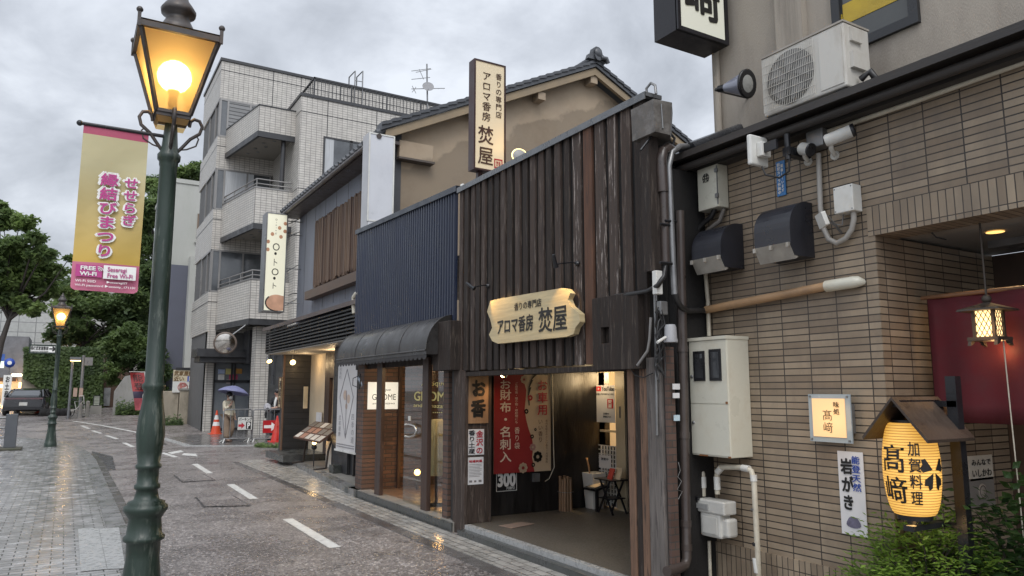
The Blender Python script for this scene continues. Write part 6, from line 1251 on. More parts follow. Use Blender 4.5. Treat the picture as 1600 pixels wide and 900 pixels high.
# blank sign box and the tall restaurant sign
bs = Sign('y', 12.3, (577, 206), (614, 350)); xl = bs.u0; fy = 12.62
t = thing('blank_sign_box', 'blank white tall sign box on the corner of the tan house', 'sign', bs.base(-.1)); wf_ = mat('aged white sign', (.56, .57, .60), .4, .05, 3, .05, grime=(.40, .41, .44), gscale=1.5, gamt=.5)
mb = MB(); mb.box((xl, 12.305, bs.v0-.1), (bs.u1, fy, bs.v1)); mb.build('casing', mat('grey white casing', (.44, .44, .45), .45, .1, 3, .05, grime=(.3, .3, .31)), t); bs.frame('frame', whitem, t, .025, -.01, .012); bs.slab('face', wf_, t, (.05, .01, .95, 1.04), -.005, .002)
yo = 18.9; os_ = Sign('y', yo, (417, 331), (444, 488)); xo = os_.u0
t = thing('lit_vertical_sign', 'tall lit cream restaurant sign with peach dots on metal brackets', 'sign', os_.base(-.1)); mb = MB(); mb.box((xo, yo+.005, os_.v0), (os_.u1, ax(411, 331, xo).y, os_.v1)); mb.build('casing', greym, t); os_.frame('frame', greym, t, .03, -.01, .015)
op = os_.slab('face', glow('cream lit face', (1, .96, .72), .30, (.62, .60, .48)), t, (.04, .01, .96, .99), -.005, .003)
mb = MB(); os_.text('Dining', (.42, .06, .50, .22), .006, 0, True, mb); os_.text('O', (.34, .31, .66, .385), .006, -.01, False, mb); os_.text('・', (.42, .40, .54, .43), .006, 0, False, mb); os_.text('ト', (.42, .47, .58, .54), .006, .0, False, mb); os_.text('O', (.34, .565, .66, .635), .006, -.01, False, mb); os_.text('・', (.42, .65, .54, .68), .006, 0, False, mb); os_.text('ト', (.42, .71, .58, .77), .006, 0, False, mb); mb.build('lettering', inkm, op)
pe = mat('peach print dots', (.55, .28, .16), .5)
for fx, fy_ in ((.62, .15), (.88, .10), (.88, .18), (.70, .24), (.12, .30), (.12, .38), (.30, .22)):
    mb = MB(); o_ = os_.p(fx, fy_, .005); mb.poly([o_+Vector((.045*math.cos(a), 0, .05*math.sin(a))) for a in [2*math.pi*k/12 for k in range(12)]]); mb.build('dot', pe, op)
mb = MB(); P_ = [os_.p(.95 if math.cos(a) > .45 else .62+.50*math.cos(a)*1.0, .91+.082*math.sin(a), .005) for a in [2*math.pi*k/30 for k in range(30)]]; mb.poly(P_); mb.build('large_dot', mat('dumpling print', (.60, .34, .22), .5), op)
mb = MB(); mb.tube([os_.p(.62+.50*math.cos(a), .91+.082*math.sin(a), .006) for a in [math.pi*(.45+.8*k/20) for k in range(21)]], .016, 6); mb.build('dot_edge', inkm, op)
mb = MB()
for f in (.06, .2, .55, .9): mb.tube([os_.p(1, f, -.1), Vector((HX, yo+.05, os_.p(1, f).z))], .014, 6); mb.tube([os_.p(1, f+.04, -.1), Vector((HX, yo+.3, os_.p(1, f).z+.15))], .01, 5)
mb.build('bracket', greym, t)

# ------------------------------------------------------------------ tiled apartment building
wt = lambda nm, a, ph=0: bricks(nm, (.47, .445, .40), (.53, .50, .455), (.17, .16, .15), .2, .095, .009, a, 0, .45, .3, phase=(ph, 0), grime=(.33, .30, .27), gamt=.5, gscale=.35)
wty = wt('white wall tile facing down the street', 'y'); wtx = wt('white wall tile facing the street', 'x')
capm = mat('black metal coping', (.03, .03, .032), .4, .2)
YA, XA = 31.5, 4.68; apt = thing('apartment_building', 'four storey white tiled apartment building with projecting balconies', 'building', (8, 33, 0))
def tile_box(name, lo, hi, par=apt):
    """tiled block: each face carries the course pattern of its own direction"""
    x0, y0, z0 = lo; x1, y1, z1 = hi; mb = MB()
    mb.quad((x0, y0, z0), (x1, y0, z0), (x1, y0, z1), (x0, y0, z1), 0); mb.quad((x1, y1, z0), (x0, y1, z0), (x0, y1, z1), (x1, y1, z1), 0)
    mb.quad((x0, y1, z0), (x0, y0, z0), (x0, y0, z1), (x0, y1, z1), 1); mb.quad((x1, y0, z0), (x1, y1, z0), (x1, y1, z1), (x1, y0, z1), 1)
    mb.quad((x0, y0, z1), (x1, y0, z1), (x1, y1, z1), (x0, y1, z1), 0); mb.quad((x0, y1, z0), (x1, y1, z0), (x1, y0, z0), (x0, y0, z0), 0)
    return mb.build(name, [wty, wtx], par)
ZT = 15.4; bands = [(4.0, 5.6), (7.35, 9.0), (10.75, 12.1), (13.75, ZT)]
for a, b in bands: tile_box('tower_band', (XA, YA, a), (15, 36, b))
mb = MB(); mb.box((XA+.06, YA+.15, 0), (15, 35.9, ZT-.1)); mb.build('core', mat('dark recess', (.10, .098, .095), .7, .2), apt)
for a, b in bands: 
    mb = MB(); mb.box((XA-.004, YA-.006, b-.42), (15, YA+.01, b-.39)); mb.box((XA-.006, YA-.004, b-.42), (XA+.01, 36, b-.39)); mb.build('joint_line', capm, apt)
mb = MB(); mb.box((XA-.05, YA-.05, ZT), (15, 36.05, ZT+.12)); mb.build('coping', capm, apt)
wg = mat('dark window glass', (.07, .075, .08), .06, .3, 2, 0, spec=.9); alu = mat('window frame', (.25, .24, .23), .4, .1, metal=.5); curt = mat('pale curtain', (.42, .43, .44), .8, .15, 8, .2, 20, stretch=(4, 4, .2))
for i, ((_, z0), (z1, _)) in enumerate(zip(bands[:-1], bands[1:])):
    mb = MB(); mb.box((XA+.03, YA+.02, z0), (6.9, YA+.05, z1)); wn_ = mb.build('window', wg, apt)
    mb = MB()
    for x in (XA+.02, XA+.32, 5.9, 6.85): mb.box((x, YA-.01, z0), (x+.07, YA+.06, z1))
    for y in (YA+.02, YA+.9, YA+2.4): mb.box((XA+.0, y, z0), (XA+.06, y+.07, z1))
    for z in (z0, z1-.07): mb.box((XA+.02, YA-.008, z), (6.92, YA+.058, z+.07)); mb.box((XA+.002, YA+.02, z), (XA+.058, YA+2.5, z+.07))
    mb.build('frame', alu, wn_)
    if i < 2 or True:
        mb = MB(); mb.box((XA+.38, YA+.005, z0+(.15 if i == 2 else 0)), (6.2 if i != 0 else 5.25, YA+.018, z1-.05))
        if i == 2:
            mb.build('blind', bricks('grey blind', (.20, .20, .20), (.24, .24, .24), (.06, .06, .06), 9, .16, .02, 'y'), wn_)
        elif i == 1: mb.build('curtain', curt, wn_)
# block nearer the viewer, with roof railing
B2X, B2Y, B2Z = 6.97, 27.3, 12.85
tile_box('front_block', (B2X, B2Y, 4.0), (13.6, YA+.2, B2Z))
for z in (B2Z-.62, 9.2, 8.4, 5.2): mb = MB(); mb.box((B2X-.004, B2Y-.006, z), (13.6, B2Y+.004, z+.03)); mb.box((B2X-.006, B2Y-.004, z), (B2X+.004, YA, z+.03)); mb.build('joint_line', capm, apt)
for x in (8.0, 10.0): mb = MB(); mb.box((x, B2Y-.006, 4), (x+.025, B2Y+.004, B2Z)); mb.build('joint_line', capm, apt)
for x in (5.9, 7.1, 8.9, 10.9, 12.9): mb = MB(); mb.box((x+.9, YA-.006, 13.75), (x+.925, YA+.004, ZT)); mb.build('joint_line', capm, apt)
mb = MB(); mb.box((B2X-.04, B2Y-.04, B2Z), (13.6, YA, B2Z+.12)); mb.build('coping', capm, apt)
rl_ = MB(); ry0, ry1, rx0 = B2Y+.35, YA, B2X+.55
rl_.box((rx0, ry0, B2Z+.95), (13.4, ry0+.06, B2Z+1.02)); rl_.box((rx0, ry0, B2Z+.2), (13.4, ry0+.04, B2Z+.25)); rl_.box((rx0, ry0, B2Z+.95), (rx0+.06, ry1, B2Z+1.02))
for k in range(40): x = rx0+(13.4-rx0)*k/39; rl_.box((x, ry0+.01, B2Z+.12), (x+(.06 if k % 10 == 0 else .022), ry0+.035, B2Z+.95))
for k in range(16): y = ry0+(ry1-ry0)*k/15; rl_.box((rx0+.01, y, B2Z+.12), (rx0+.035, y+.025, B2Z+.95))
rl_.build('roof_railing', capm, apt)
wq = Sign('y', B2Y-.0, (507, 214), (568, 262)); zq0 = 9.2; wq = Sign('y', B2Y-.0, world=(7.88, 11.4, 9.75, 9.3))
w_ = wq.slab('window', wg, apt, d0=-.03, d1=.008); wq.frame('frame', capm, w_, .07, 0, .03); wq.slab('mullion', capm, w_, (.56, 0, .62, 1), .008, .03); wq.slab('curtain', curt, w_, (.04, .03, .22, .97), .008, .012)
# balconies
def balcony(zb, zt, rail):
    P = [Vector((5.02, YA, 0)), Vector((5.58, 28.0, 0)), Vector((B2X, 28.0, 0)), Vector((B2X, YA, 0))]
    t = MB(); th = .12
    # street side parapet, end parapet and soffit
    d = (P[1]-P[0]).normalized(); n_ = Vector((d.y, -d.x, 0))*-1
    t.prism([P[0]+Vector((0, 0, zb)), P[1]+Vector((0, 0, zb)), P[1]+Vector((0, 0, zt)), P[0]+Vector((0, 0, zt))], Vector((.14, .03, 0)), 1)
    t.prism([P[1]+Vector((.003, .003, zb)), P[2]+Vector((0, .003, zb)), P[2]+Vector((0, .003, zt)), P[1]+Vector((.003, .003, zt))], Vector((0, .14, 0)), 0)
    o = t.build('balcony', [wty, wtx], apt)
    mb = MB(); mb.poly([p+Vector((0, 0, zb-.02)) for p in P][::-1]); mb.poly([p+Vector((0, 0, zb+.1)) for p in P]); mb.build('balcony_soffit', soffm, o)
    mb = MB(); mb.prism([P[0]+Vector((-.01, 0, zb-.22)), P[1]+Vector((-.01, -.01, zb-.22)), P[1]+Vector((-.01, -.01, zb)), P[0]+Vector((-.01, 0, zb))], Vector((.10, .02, 0))); mb.prism([P[1]+Vector((.0, -.012, zb-.22)), P[2]+Vector((0, -.012, zb-.22)), P[2]+Vector((0, -.012, zb)), P[1]+Vector((0, -.012, zb))], Vector((0, .10, 0))); mb.build('edge_band', capm, o)
    mb = MB(); mb.prism([P[0]+Vector((-.02, 0, zt)), P[1]+Vector((-.02, -.02, zt)), P[1]+Vector((-.02, -.02, zt+.05)), P[0]+Vector((-.02, 0, zt+.05))], Vector((.18, .03, 0))); mb.prism([P[1]+Vector((0, -.02, zt)), P[2]+Vector((0, -.02, zt)), P[2]+Vector((0, -.02, zt+.05)), P[1]+Vector((0, -.02, zt+.05))], Vector((0, .18, 0))); mb.build('parapet_coping', alu if rail else capm, o)
    if rail:
        mb = MB(); u_ = Vector((.06, .04, 0))
        for h in (.18, .36): mb.tube([P[0]+u_+Vector((0, 0, zt+h)), P[1]+u_+Vector((0, 0, zt+h)), P[2]+u_+Vector((-.1, 0, zt+h))], .025, 6)
        for f in (0, .33, .66, 1): q_ = P[0].lerp(P[1], f)+u_; mb.tube([q_+Vector((0, 0, zt)), q_+Vector((0, 0, zt+.36))], .02, 5)
        mb.build('handrail', alu, o)
    mb = MB()
    for k in range(7): f = .15+.12*k; c_ = P[0].lerp(P[1], f)+Vector((.7+.25*(k % 2), 0, zb-.03)); mb.lathe([(.06, -.02), (.07, 0)], c_, 10)
    mb.build('soffit_vent', greym, o)
    mb = MB(); mb.tube([(6.6, 28.25, zb-2.4), (6.6, 28.25, zb)], .09, 8); mb.build('drain_pipe', capm, o)
    return o
balcony(11.42, 12.42, False); balcony(7.85, 9.2, True); balcony(4.28, 5.72, True)
# ground floor: pillars, dark canopy, glazed entrance
for x0, x1, y0, y1 in ((XA+.06, 5.02, YA-.1, YA+.5), (5.98, 6.5, 28.6, 29.2), (7.4, 13, 28.6, 29)): tile_box('pillar', (x0, y0, 0), (x1, y1, 4.05))
mb = MB(); mb.box((4.2, 30.2, 2.95), (6.0, YA+.2, 3.25)); mb.box((4.32, 30.32, 2.75), (6.0, YA+.2, 2.95)); mb.build('canopy', capm, apt)
mb = MB(); mb.box((6.0, 29.8, 2.7), (7.4, 31, 4.0)); mb.build('dark_header', capm, apt)
mb = MB(); mb.box((5.02, YA+.0, .0), (6.95, YA+.06, 2.75)); eg = mb.build('entrance_glass', mat('grey entrance glass', (.16, .175, .19), .18, .1, 2, 0, spec=.7), apt)
mb = MB()
for x in (5.02, 5.68, 5.80, 6.42, 6.9): mb.box((x, YA-.05, .0), (x+.07, YA, 2.75))
mb.box((5.02, YA-.05, 1.98), (6.95, YA, 2.09)); mb.box((5.02, YA-.05, 0), (6.95, YA, .2)); mb.build('entrance_frame', capm, eg)
mb = MB(); mb.box((6.5, 28.9, 0), (7.4, 28.95, 4.0)); mb.build('grey_panel', mat('dark grey panel', (.10, .10, .10), .5), apt)
for f, nm, c_ in (((341, 577, 351, 584), 'pale blue', (.35, .42, .6)), ((353, 576, 363, 585), 'lemon', (.55, .5, .2)), ((366, 576, 378, 584), 'orange', (.5, .25, .06)), ((358, 585, 371, 593), 'red', (.38, .05, .1)), ((341, 585, 350, 597), 'white', (.6, .6, .58)), ((354, 593, 361, 599), 'pinkish', (.5, .4, .38))):
    a, b = ay(f[0], f[1], YA-.02), ay(f[2], f[3], YA-.02); tag(MB().box((a.x, YA-.03, b.z), (b.x, YA-.01, a.z)).build('door_sticker', mat(nm+' sticker', c_, .4)), nm+' sticker on the grey entrance glass of the apartments', 'sticker', 'stickers on the apartment entrance glass')
mc = ay(352, 536, 27.9); t = thing('traffic_mirror', 'round orange backed convex traffic mirror under the lowest balcony', 'mirror', mc); ad = Vector((-.25, -.95, -.15)).normalized(); MB().lathe([(.40, 0), (.40, .05), (.36, .07)], mc, 28, axis=ad).build('rim', mat('faded rim', (.12, .09, .07), .5), t); MB().lathe([(.365, .06), (.25, .10), (.12, .12), (.001, .125)], mc, 28, axis=ad).build('mirror_glass', mat('mirror face', (.45, .42, .38), .06, .15, 3, 0, metal=1), t); MB().tube([mc-ad*.05, mc-ad*.25+Vector((0, .1, .1)), (5.6, 28.3, 4.1)], .03, 6).build('arm', greym, t)
ld = thing('roof_ladder', 'pair of bent steel ladder rails rising above the apartment roof', 'ladder', (10.8, YA, ZT-1))
for px in (555, 567): a = ay(px, 111, YA-.1); MB().tube([(a.x, YA-.1, ZT-2.5), (a.x, YA-.1, a.z), (a.x-.05, YA+.6, a.z-.05), (a.x-.05, YA+.6, ZT)], .03, 6).build('rail', greym, ld)
mb = MB(); a = ay(555, 126, YA-.1); b = ay(567, 128, YA-.1); mb.tube([a, b], .02, 5); mb.build('rung', greym, ld)
an = thing('television_antenna', 'television antenna mast with a grey satellite dish on the roof', 'antenna', ay(667, 170, 29)); YT = 29.0; P = lambda px, py, d=0: ay(px, py, YT+d)
MB().tube([P(668, 175), P(667, 100)], .035, 6).build('mast', greym, an); dc = P(669, 135, -.2)
MB().lathe([(.26, .0), (.2, -.05), (.1, -.08), (.001, -.09)], dc, 20, axis=(-.3, -.9, .35), sx=1, sy=1).build('dish', mat('grey dish', (.2, .2, .21), .5), an)
mb = MB(); mb.tube([P(643, 139), P(695, 138)], .018, 5); mb.tube([P(650, 113), P(674, 108)], .014, 5)
for k in range(7): x = 645+k*8; mb.tube([P(x, 139, -.35), P(x, 139, .35)], .01, 4)
for k in range(6): x = 650+k*5; mb.tube([P(x, 112.5-k*.8, -.4), P(x, 112.5-k*.8, .4)], .01, 4)
for (x0, y0), (x1, y1) in (((643, 111), (673, 107)), ((643, 124), (672, 121)), ((655, 108), (662, 124)), ((644, 134), (650, 146)), ((644, 144), (650, 136))): mb.tube([P(x0, y0), P(x1, y1)], .014, 4)
mb.build('aerial', greym, an)

# ------------------------------------------------------------------ buildings beyond
wb = thing('white_house', 'weathered white building with a blue grey lower wall behind the apartments', 'building', (5.3, 46, .5)); y = 46.0
a, b = ay(266, 284, y), ay(322, 284, y); zc = ay(290, 415, y).z
wwm = mat('weathered white render', (.42, .42, .39), .8, .1, 1, .2, 60, grime=(.28, .29, .25), gscale=.5, gamt=.6, stretch=(1, 1, .4))
mb = MB(); mb.box((a.x, y, zc), (b.x+3, y+8, a.z)); mb.build('upper_wall', wwm, wb); mb = MB(); mb.box((a.x-.06, y-.06, a.z), (b.x+3, y+8, a.z+.25)); mb.build('parapet', wwm, wb)
mb = MB(); mb.box((ay(253, 640, y).x-.15, y-.05, -.5), (ay(296, 640, y).x, y+8, zc)); mb.build('lower_wall', mat('slate blue wall', (.10, .105, .135), .7, .1, 2), wb)
mb = MB(); a2, b2 = ay(298, 400, y-.8), ay(318, 560, y-.8); mb.box((a2.x, y-.8, 0), (b2.x+.6, y-.05, a2.z)); mb.build('white_side', wwm, wb)
a3, b3 = ay(309, 334, y), ay(318, 378, y); mb = MB(); mb.box((a3.x, y-.05, b3.z), (b3.x, y+.02, a3.z)); w_ = mb.build('window', mat('brown shutter', (.17, .12, .085), .6), wb); mb = MB(); mb.box((a3.x-.1, y-.16, b3.z-.1), (b3.x+.1, y-.0, b3.z)); mb.build('sill', wwm, w_)
pw_ = thing('parking_wall', 'low stained concrete wall beneath the parking sign', 'wall', (4.3, 36, .2)); y = 36.0; a, b = ay(256, 611, y), ay(300, 670, y)
cst = mat('stained concrete', (.30, .26, .20), .8, .2, 2, .4, 40, grime=(.10, .085, .06), gscale=1.6, gamt=.8, stretch=(1, 1, .4))
mb = MB(); mb.box((a.x-.3, y, -.1), (a.x+.62, y+.4, a.z)); mb.box((a.x+.64, y-.15, -.1), (b.x, y+.4, a.z+.03)); mb.build('wall_block', cst, pw_, .03); mb = MB(); mb.box((a.x+.6, y-.2, a.z+.03), (b.x+.03, y+.4, a.z+.12)); mb.build('wall_coping', concm, pw_)
s = Sign('y', y-.05, (271, 578), (302, 610)); t = thing('parking_sign', 'cream and white parking direction sign standing on the concrete wall', 'sign', s.base()); s.slab('upper_panel', mat('cream sign sheet', (.50, .43, .30), .5), t, (0, 0, 1, .55)); s.slab('lower_panel', whitem, t, (0, .56, 1, 1.1)); mb = MB(); s.text('武家屋敷', (.05, .05, .95, .28), .034, .03, False, mb); s.text('近い', (.05, .32, .5, .54), .034, .03, False, mb); mb.build('lettering', mat('brown letters', (.14, .08, .03), .5), t)
mb = MB(); s.box(mb, (.68, .3, .98, .56), .03, .036); mb.build('badge', blueink, t); mb = MB(); s.text('P', (.76, .33, .90, .53), .038, .02, False, mb); mb.build('badge_letter', whiteink, t); mb = MB(); s.text('P', (.36, .64, .62, .98), .034, .05, False, mb); mb.tube([s.p(.48+.22*math.cos(q_), .84+.2*math.sin(q_), .034) for q_ in [2*math.pi*k/18 for k in range(19)]], .02, 5); mb.build('emblem', mat('dull pink', (.42, .16, .14), .5), t); mb = MB(); s.box(mb, (.1, -.12, 1, 0), 0, .06); mb.build('light_strip', capm, t)
mb = MB(); mb.box((3.75, 35.7, 0), (5.0, 35.95, .38)); 
# far tiled building with a dark underside, lit shops below on the left
fb = thing('far_tiled_building', 'large pale panelled building far behind the trees', 'building', (0, 66, 1)); y = 66.0; a, b = ay(-420, 470, y), ay(262, 470, y); zt, zb_ = ay(60, 440, y).z, ay(60, 546, y).z
mb = MB(); mb.box((a.x, y, zb_), (b.x, y+12, zt)); mb.build('panel_wall', bricks('pale wall panels', (.40, .40, .38), (.46, .46, .44), (.2, .2, .2), 1.1, .75, .03, 'y', 0, .6, .2, grime=(.28, .28, .26), gscale=.2), fb)
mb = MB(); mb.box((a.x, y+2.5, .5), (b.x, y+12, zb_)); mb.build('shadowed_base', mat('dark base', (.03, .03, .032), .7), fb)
mb = MB()
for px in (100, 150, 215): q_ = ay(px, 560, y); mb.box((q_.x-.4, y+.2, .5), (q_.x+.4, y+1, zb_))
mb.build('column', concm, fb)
fs_ = thing('far_shops', 'row of low shops with warm lit fronts at the far left', 'building', (-5, 58, 1)); y = 58.0
a, b = ay(-380, 600, y), ay(40, 640, y); zr = ay(10, 596, y).z
mb = MB(); mb.box((a.x, y+1.2, 0.5), (b.x-.2, y+6, zr+3)); mb.build('shop_wall', mat('grey shop wall', (.16, .165, .18), .7), fs_)
mb = MB(); mb.box((a.x, y, zr), (ay(25, 600, y).x, y+1.3, zr+.25)); mb.build('shop_eave', mat('brown eave', (.12, .06, .03), .6), fs_)
lamp('shop_front_light', (ay(8, 610, y).x, y+.4, zr-.4), 120, (1, .6, .25), .3); lamp('shop_front_light', (ay(32, 610, y).x, y+.2, zr-.2), 70, (1, .6, .25), .3)
for px0, px1, py0, py1, c_, st in ((0, 9, 600, 606, (1, .55, .15), 2.2), (28, 38, 597, 640, (1, .50, .14), .8)):
    a, b = ay(px0, py0, y-.02), ay(px1, py1, y-.02); mb = MB(); mb.box((a.x, y-.05+1.2*(px0 > 20), b.z), (b.x, y+.02+1.2*(px0 > 20), a.z)); mb.build('lit_window', glow('lit shop window', c_, st), fs_)
mb = MB()
for k in range(6): q_ = ay(20+k*4, 586, y); mb.ball(q_, .09, 8)
mb.build('string_lights', glow('string light', (1, .75, .4), 5), fs_)
s = Sign('y', 52.0, (6, 586), (15, 634)); t = thing('standing_sign', 'white vertical shop sign far left behind the parked car', 'sign', s.base()); s.slab('panel', whiteink, t, d1=.1); mb = MB(); s.text('お土産处', (.25, .05, .75, .95), .105, .03, True, mb); mb.build('lettering', inkm, t)
s = Sign('y', 55, (0, 553), (6, 575)); t = thing('hanging_sign', 'small blue and green hanging shop sign at the left edge', 'sign', s.base()); s.slab('upper_panel', mat('blue sign', (.05, .12, .4), .4), t, (0, 0, 1, .5)); s.slab('lower_panel', glow('greenish lit sign', (.7, .9, .6), .5), t, (0, .52, 1, 1))
c_ = ay(15, 567, 54); t = thing('road_sign', 'round blue road sign on a thin pole at the far left', 'road sign', (c_.x, 54, gz(54))); MB().lathe([(.28, 0), (.28, .03), (.001, .03)], c_, 20, axis=(0, -1, 0)).build('disc', blueink, t); mb = MB(); mb.lathe([(.12, .032), (.001, .034)], c_, 12, axis=(0, -1, 0)); mb.build('disc_mark', whiteink, t); MB().tube([(c_.x, 54.05, gz(54)), (c_.x, 54.05, c_.z+.3)], .04, 6).build('pole', greym, t)

# ------------------------------------------------------------------ foliage
def leafmat(name, c, rough=.5):
    m, t, p, o = nodes(name); n = t.nodes.new; l = t.links.new
    a = n('ShaderNodeAttribute'); a.attribute_name = 'tint'; a.attribute_type = 'GEOMETRY'
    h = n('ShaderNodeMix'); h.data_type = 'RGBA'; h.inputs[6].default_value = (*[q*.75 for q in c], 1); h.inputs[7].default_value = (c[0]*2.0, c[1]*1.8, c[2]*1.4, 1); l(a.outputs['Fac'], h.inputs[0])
    l(h.outputs[2], p.inputs['Base Color']); p.inputs['Roughness'].default_value = rough; p.inputs['Specular IOR Level'].default_value = .4
    tr = n('ShaderNodeBsdfTranslucent'); l(h.outputs[2], tr.inputs[0]); mx = n('ShaderNodeMixShader'); mx.inputs[0].default_value = .5
    l(p.outputs[0], mx.inputs[1]); l(tr.outputs[0], mx.inputs[2]); l(mx.outputs[0], o.inputs[0]); return m
lf_dark = leafmat('dark evergreen leaves', (.105, .16, .072)); lf_mid = leafmat('maple leaves', (.115, .175, .07)); lf_ivy = leafmat('ivy leaves', (.075, .12, .048)); lf_light = leafmat('nandina leaves', (.12, .21, .045), .4); lf_broad = leafmat('broad dark leaves', (.025, .055, .020), .35)
barkm = mat('dark wet bark', (.04, .032, .027), .7, .35, 6, .5, 20)
def leaves_mesh(name, items, m, parent, rnd):
    """items: (centre, size, normal, tint) -> one mesh of pointed leaf faces"""
    V = []; Fc = []; T = []
    for c, s, nrm, tint in items:
        x = nrm.orthogonal().normalized(); a = rnd.uniform(0, 6.28); y = nrm.cross(x); u = x*math.cos(a)+y*math.sin(a); v = nrm.cross(u)
        b = len(V); V += [c-u*s, c+v*s*.5+nrm*s*.12, c+u*s, c-v*s*.5+nrm*s*.12]; Fc += [(b, b+1, b+2, b+3)]; T.append(tint)
    me = bpy.data.meshes.new(name); org = WORLD[parent] if parent else Vector()
    me.from_pydata([tuple(v-org) for v in V], [], Fc); me.materials.append(m)
    at = me.attributes.new('tint', 'FLOAT', 'FACE'); at.data.foreach_set('value', T); me.update()
    o = bpy.data.objects.new(name, me); COL.objects.link(o); WORLD[o] = Vector(org)
    if parent: o.parent = parent
    return o
def crown_items(clumps, n, size, rnd, flat=.6):
    it = []; tot = sum(r**2 for _, r in clumps)
    for c, r in clumps:
        k = int(n*r*r/tot); base = rnd.uniform(.15, .75)
        subs = []
        for _ in range(14):
            d = Vector((rnd.gauss(0, 1), rnd.gauss(0, 1), rnd.gauss(0, 1))).normalized()*r*rnd.uniform(.35, .95); d.z *= flat; subs.append((c+d, r*rnd.uniform(.25, .55), min(1, max(0, base+rnd.uniform(-.3, .3)))))
        for i in range(k):
            sc, sr, tt = subs[rnd.randrange(14)]
            d = Vector((rnd.gauss(0, 1), rnd.gauss(0, 1), rnd.gauss(0, 1))).normalized()*sr*rnd.uniform(.2, 1.35); d.z *= .7
            nr = Vector((rnd.gauss(0, .8), rnd.gauss(0, .8), 1)).normalized(); it.append((sc+d, size*rnd.uniform(.7, 1.4), nr, min(1, max(0, tt+rnd.uniform(-.2, .2)))))
    return it
def tree(label, base, Y, clumps_px, n, size, m, trunk_px, seed, group=None, depth=2.2, r0=.18):
    rnd = random.Random(seed); t = thing('tree', label, 'tree', base, group); K = (Y*.86)/1155
    cl = []
    for px, py, rp in clumps_px:
        for j in range(2): cl.append((ay(px+rnd.uniform(-.2, .2)*rp, py+rnd.uniform(-.15, .15)*rp, Y+rnd.uniform(-depth, depth)), rp*K*rnd.uniform(.8, 1.05)))
    mb = MB(); pts = [Vector(base)]+[ay(x, y, Y) for x, y in trunk_px]; k = len(pts); mb.tube(pts, [r0*(1-.6*i/(k-1)) for i in range(k)], 8); mb.build('trunk', barkm, t)
    for c, r in cl[::2]:
        q = pts[rnd.randrange(max(1, k-2), k)]; mid = q.lerp(c, .5)+Vector((rnd.uniform(-.3, .3), rnd.uniform(-.3, .3), -.15)); MB().tube([q, mid, c], [r0*.4, r0*.25, r0*.08], 6).build('limb', barkm, t)
    leaves_mesh('crown', crown_items(cl, n, size, rnd), m, t, rnd)
    return t
def gp(px, py, Y): p = ay(px, py, Y); return Vector((p.x, Y, gz(Y)))
G_ = 'street trees at the bend'
tree('layered maple with open dark limbs at the left edge of the street', gp(-14, 640, 37), 37, [(8, 345, 24), (35, 350, 22), (-12, 330, 30), (58, 372, 18), (20, 385, 30), (62, 395, 24), (-20, 400, 40), (45, 415, 30), (85, 425, 24), (20, 440, 34), (70, 450, 26), (100, 455, 18), (-15, 460, 40), (40, 478, 26), (110, 405, 11), (0, 320, 14)], 24000, .12, lf_mid, [(-8, 580), (2, 535), (14, 500), (28, 468)], 1, G_, 1.8, .16)
tree('darker tree behind the left maple and banner', gp(120, 620, 56), 56, [(105, 470, 26), (130, 450, 30), (160, 480, 34), (120, 515, 30), (150, 530, 34), (190, 500, 34), (95, 520, 24), (175, 545, 30), (140, 420, 20), (150, 560, 30), (110, 490, 30), (200, 470, 34), (215, 530, 34)], 30000, .17, lf_dark, [(122, 570), (128, 540), (138, 500)], 2, G_, 2.5)
tree('tall dark tree between the banner and the white house', gp(235, 600, 58), 58, [(240, 330, 30), (232, 290, 24), (228, 340, 28), (232, 380, 34), (250, 430, 38), (225, 450, 36), (205, 500, 34), (240, 500, 38), (262, 300, 26), (245, 285, 16), (215, 415, 28), (260, 480, 30), (210, 545, 30)], 34000, .18, lf_dark, [(238, 540), (240, 480), (242, 420)], 3, G_, 2.5)
tree('leafy treetop showing above the white house roof', gp(300, 600, 62), 62, [(285, 275, 24), (310, 268, 20), (300, 295, 26), (322, 285, 22), (270, 300, 22)], 9000, .18, lf_mid, [(300, 400), (300, 320)], 4, G_, 2.5)
# ivy wall and hedge
iy = 50.5; wl = thing('ivy_wall', 'tall concrete wall covered in ivy with a bare sloping corner', 'wall', gp(110, 638, iy)); rnd = random.Random(8)
a, b = ay(38, 548, iy), ay(158, 640, iy); mb = MB(); mb.box((a.x, iy, gz(iy)-.1), (b.x, iy+.6, a.z-.1)); mb.build('wall_body', cst, wl)
it = []
for _ in range(9000):
    px, py = rnd.uniform(38, 160), rnd.uniform(543, 645)
    if py > 592+max(0, (px-42))*.75 and px < 88: continue
    q = ay(px, py, iy-rnd.uniform(.02, .35)); it.append((q, rnd.uniform(.09, .16), Vector((rnd.gauss(0, .5), -1, rnd.gauss(.5, .5))).normalized(), min(1, max(0, noise.noise(q*.9)*.9+.45+rnd.uniform(-.2, .2)))))
leaves_mesh('ivy', it, lf_ivy, wl, rnd)
hd = thing('evergreen_hedge', 'rounded dark evergreen hedge over the grey retaining wall', 'hedge', gp(200, 640, 45)); K = 45*.86/1155
cl = [(ay(x, y, 45.5), r*K) for x, y, r in ((185, 560, 26), (205, 545, 28), (225, 560, 28), (240, 580, 26), (195, 525, 24), (178, 585, 20), (222, 590, 22), (245, 610, 22), (172, 540, 18))]
leaves_mesh('foliage', crown_items(cl, 11000, .11, rnd, .9), lf_ivy, hd, rnd)
MB().tube([gp(205, 640, 45.6), ay(205, 560, 45.6)], .12, 7).build('stem', barkm, hd)
ry = 43.5; rw = thing('retaining_wall', 'grey concrete retaining wall with a sloping mossy top beside the red flag', 'wall', gp(200, 655, ry)); zb = gz(ry)-.2
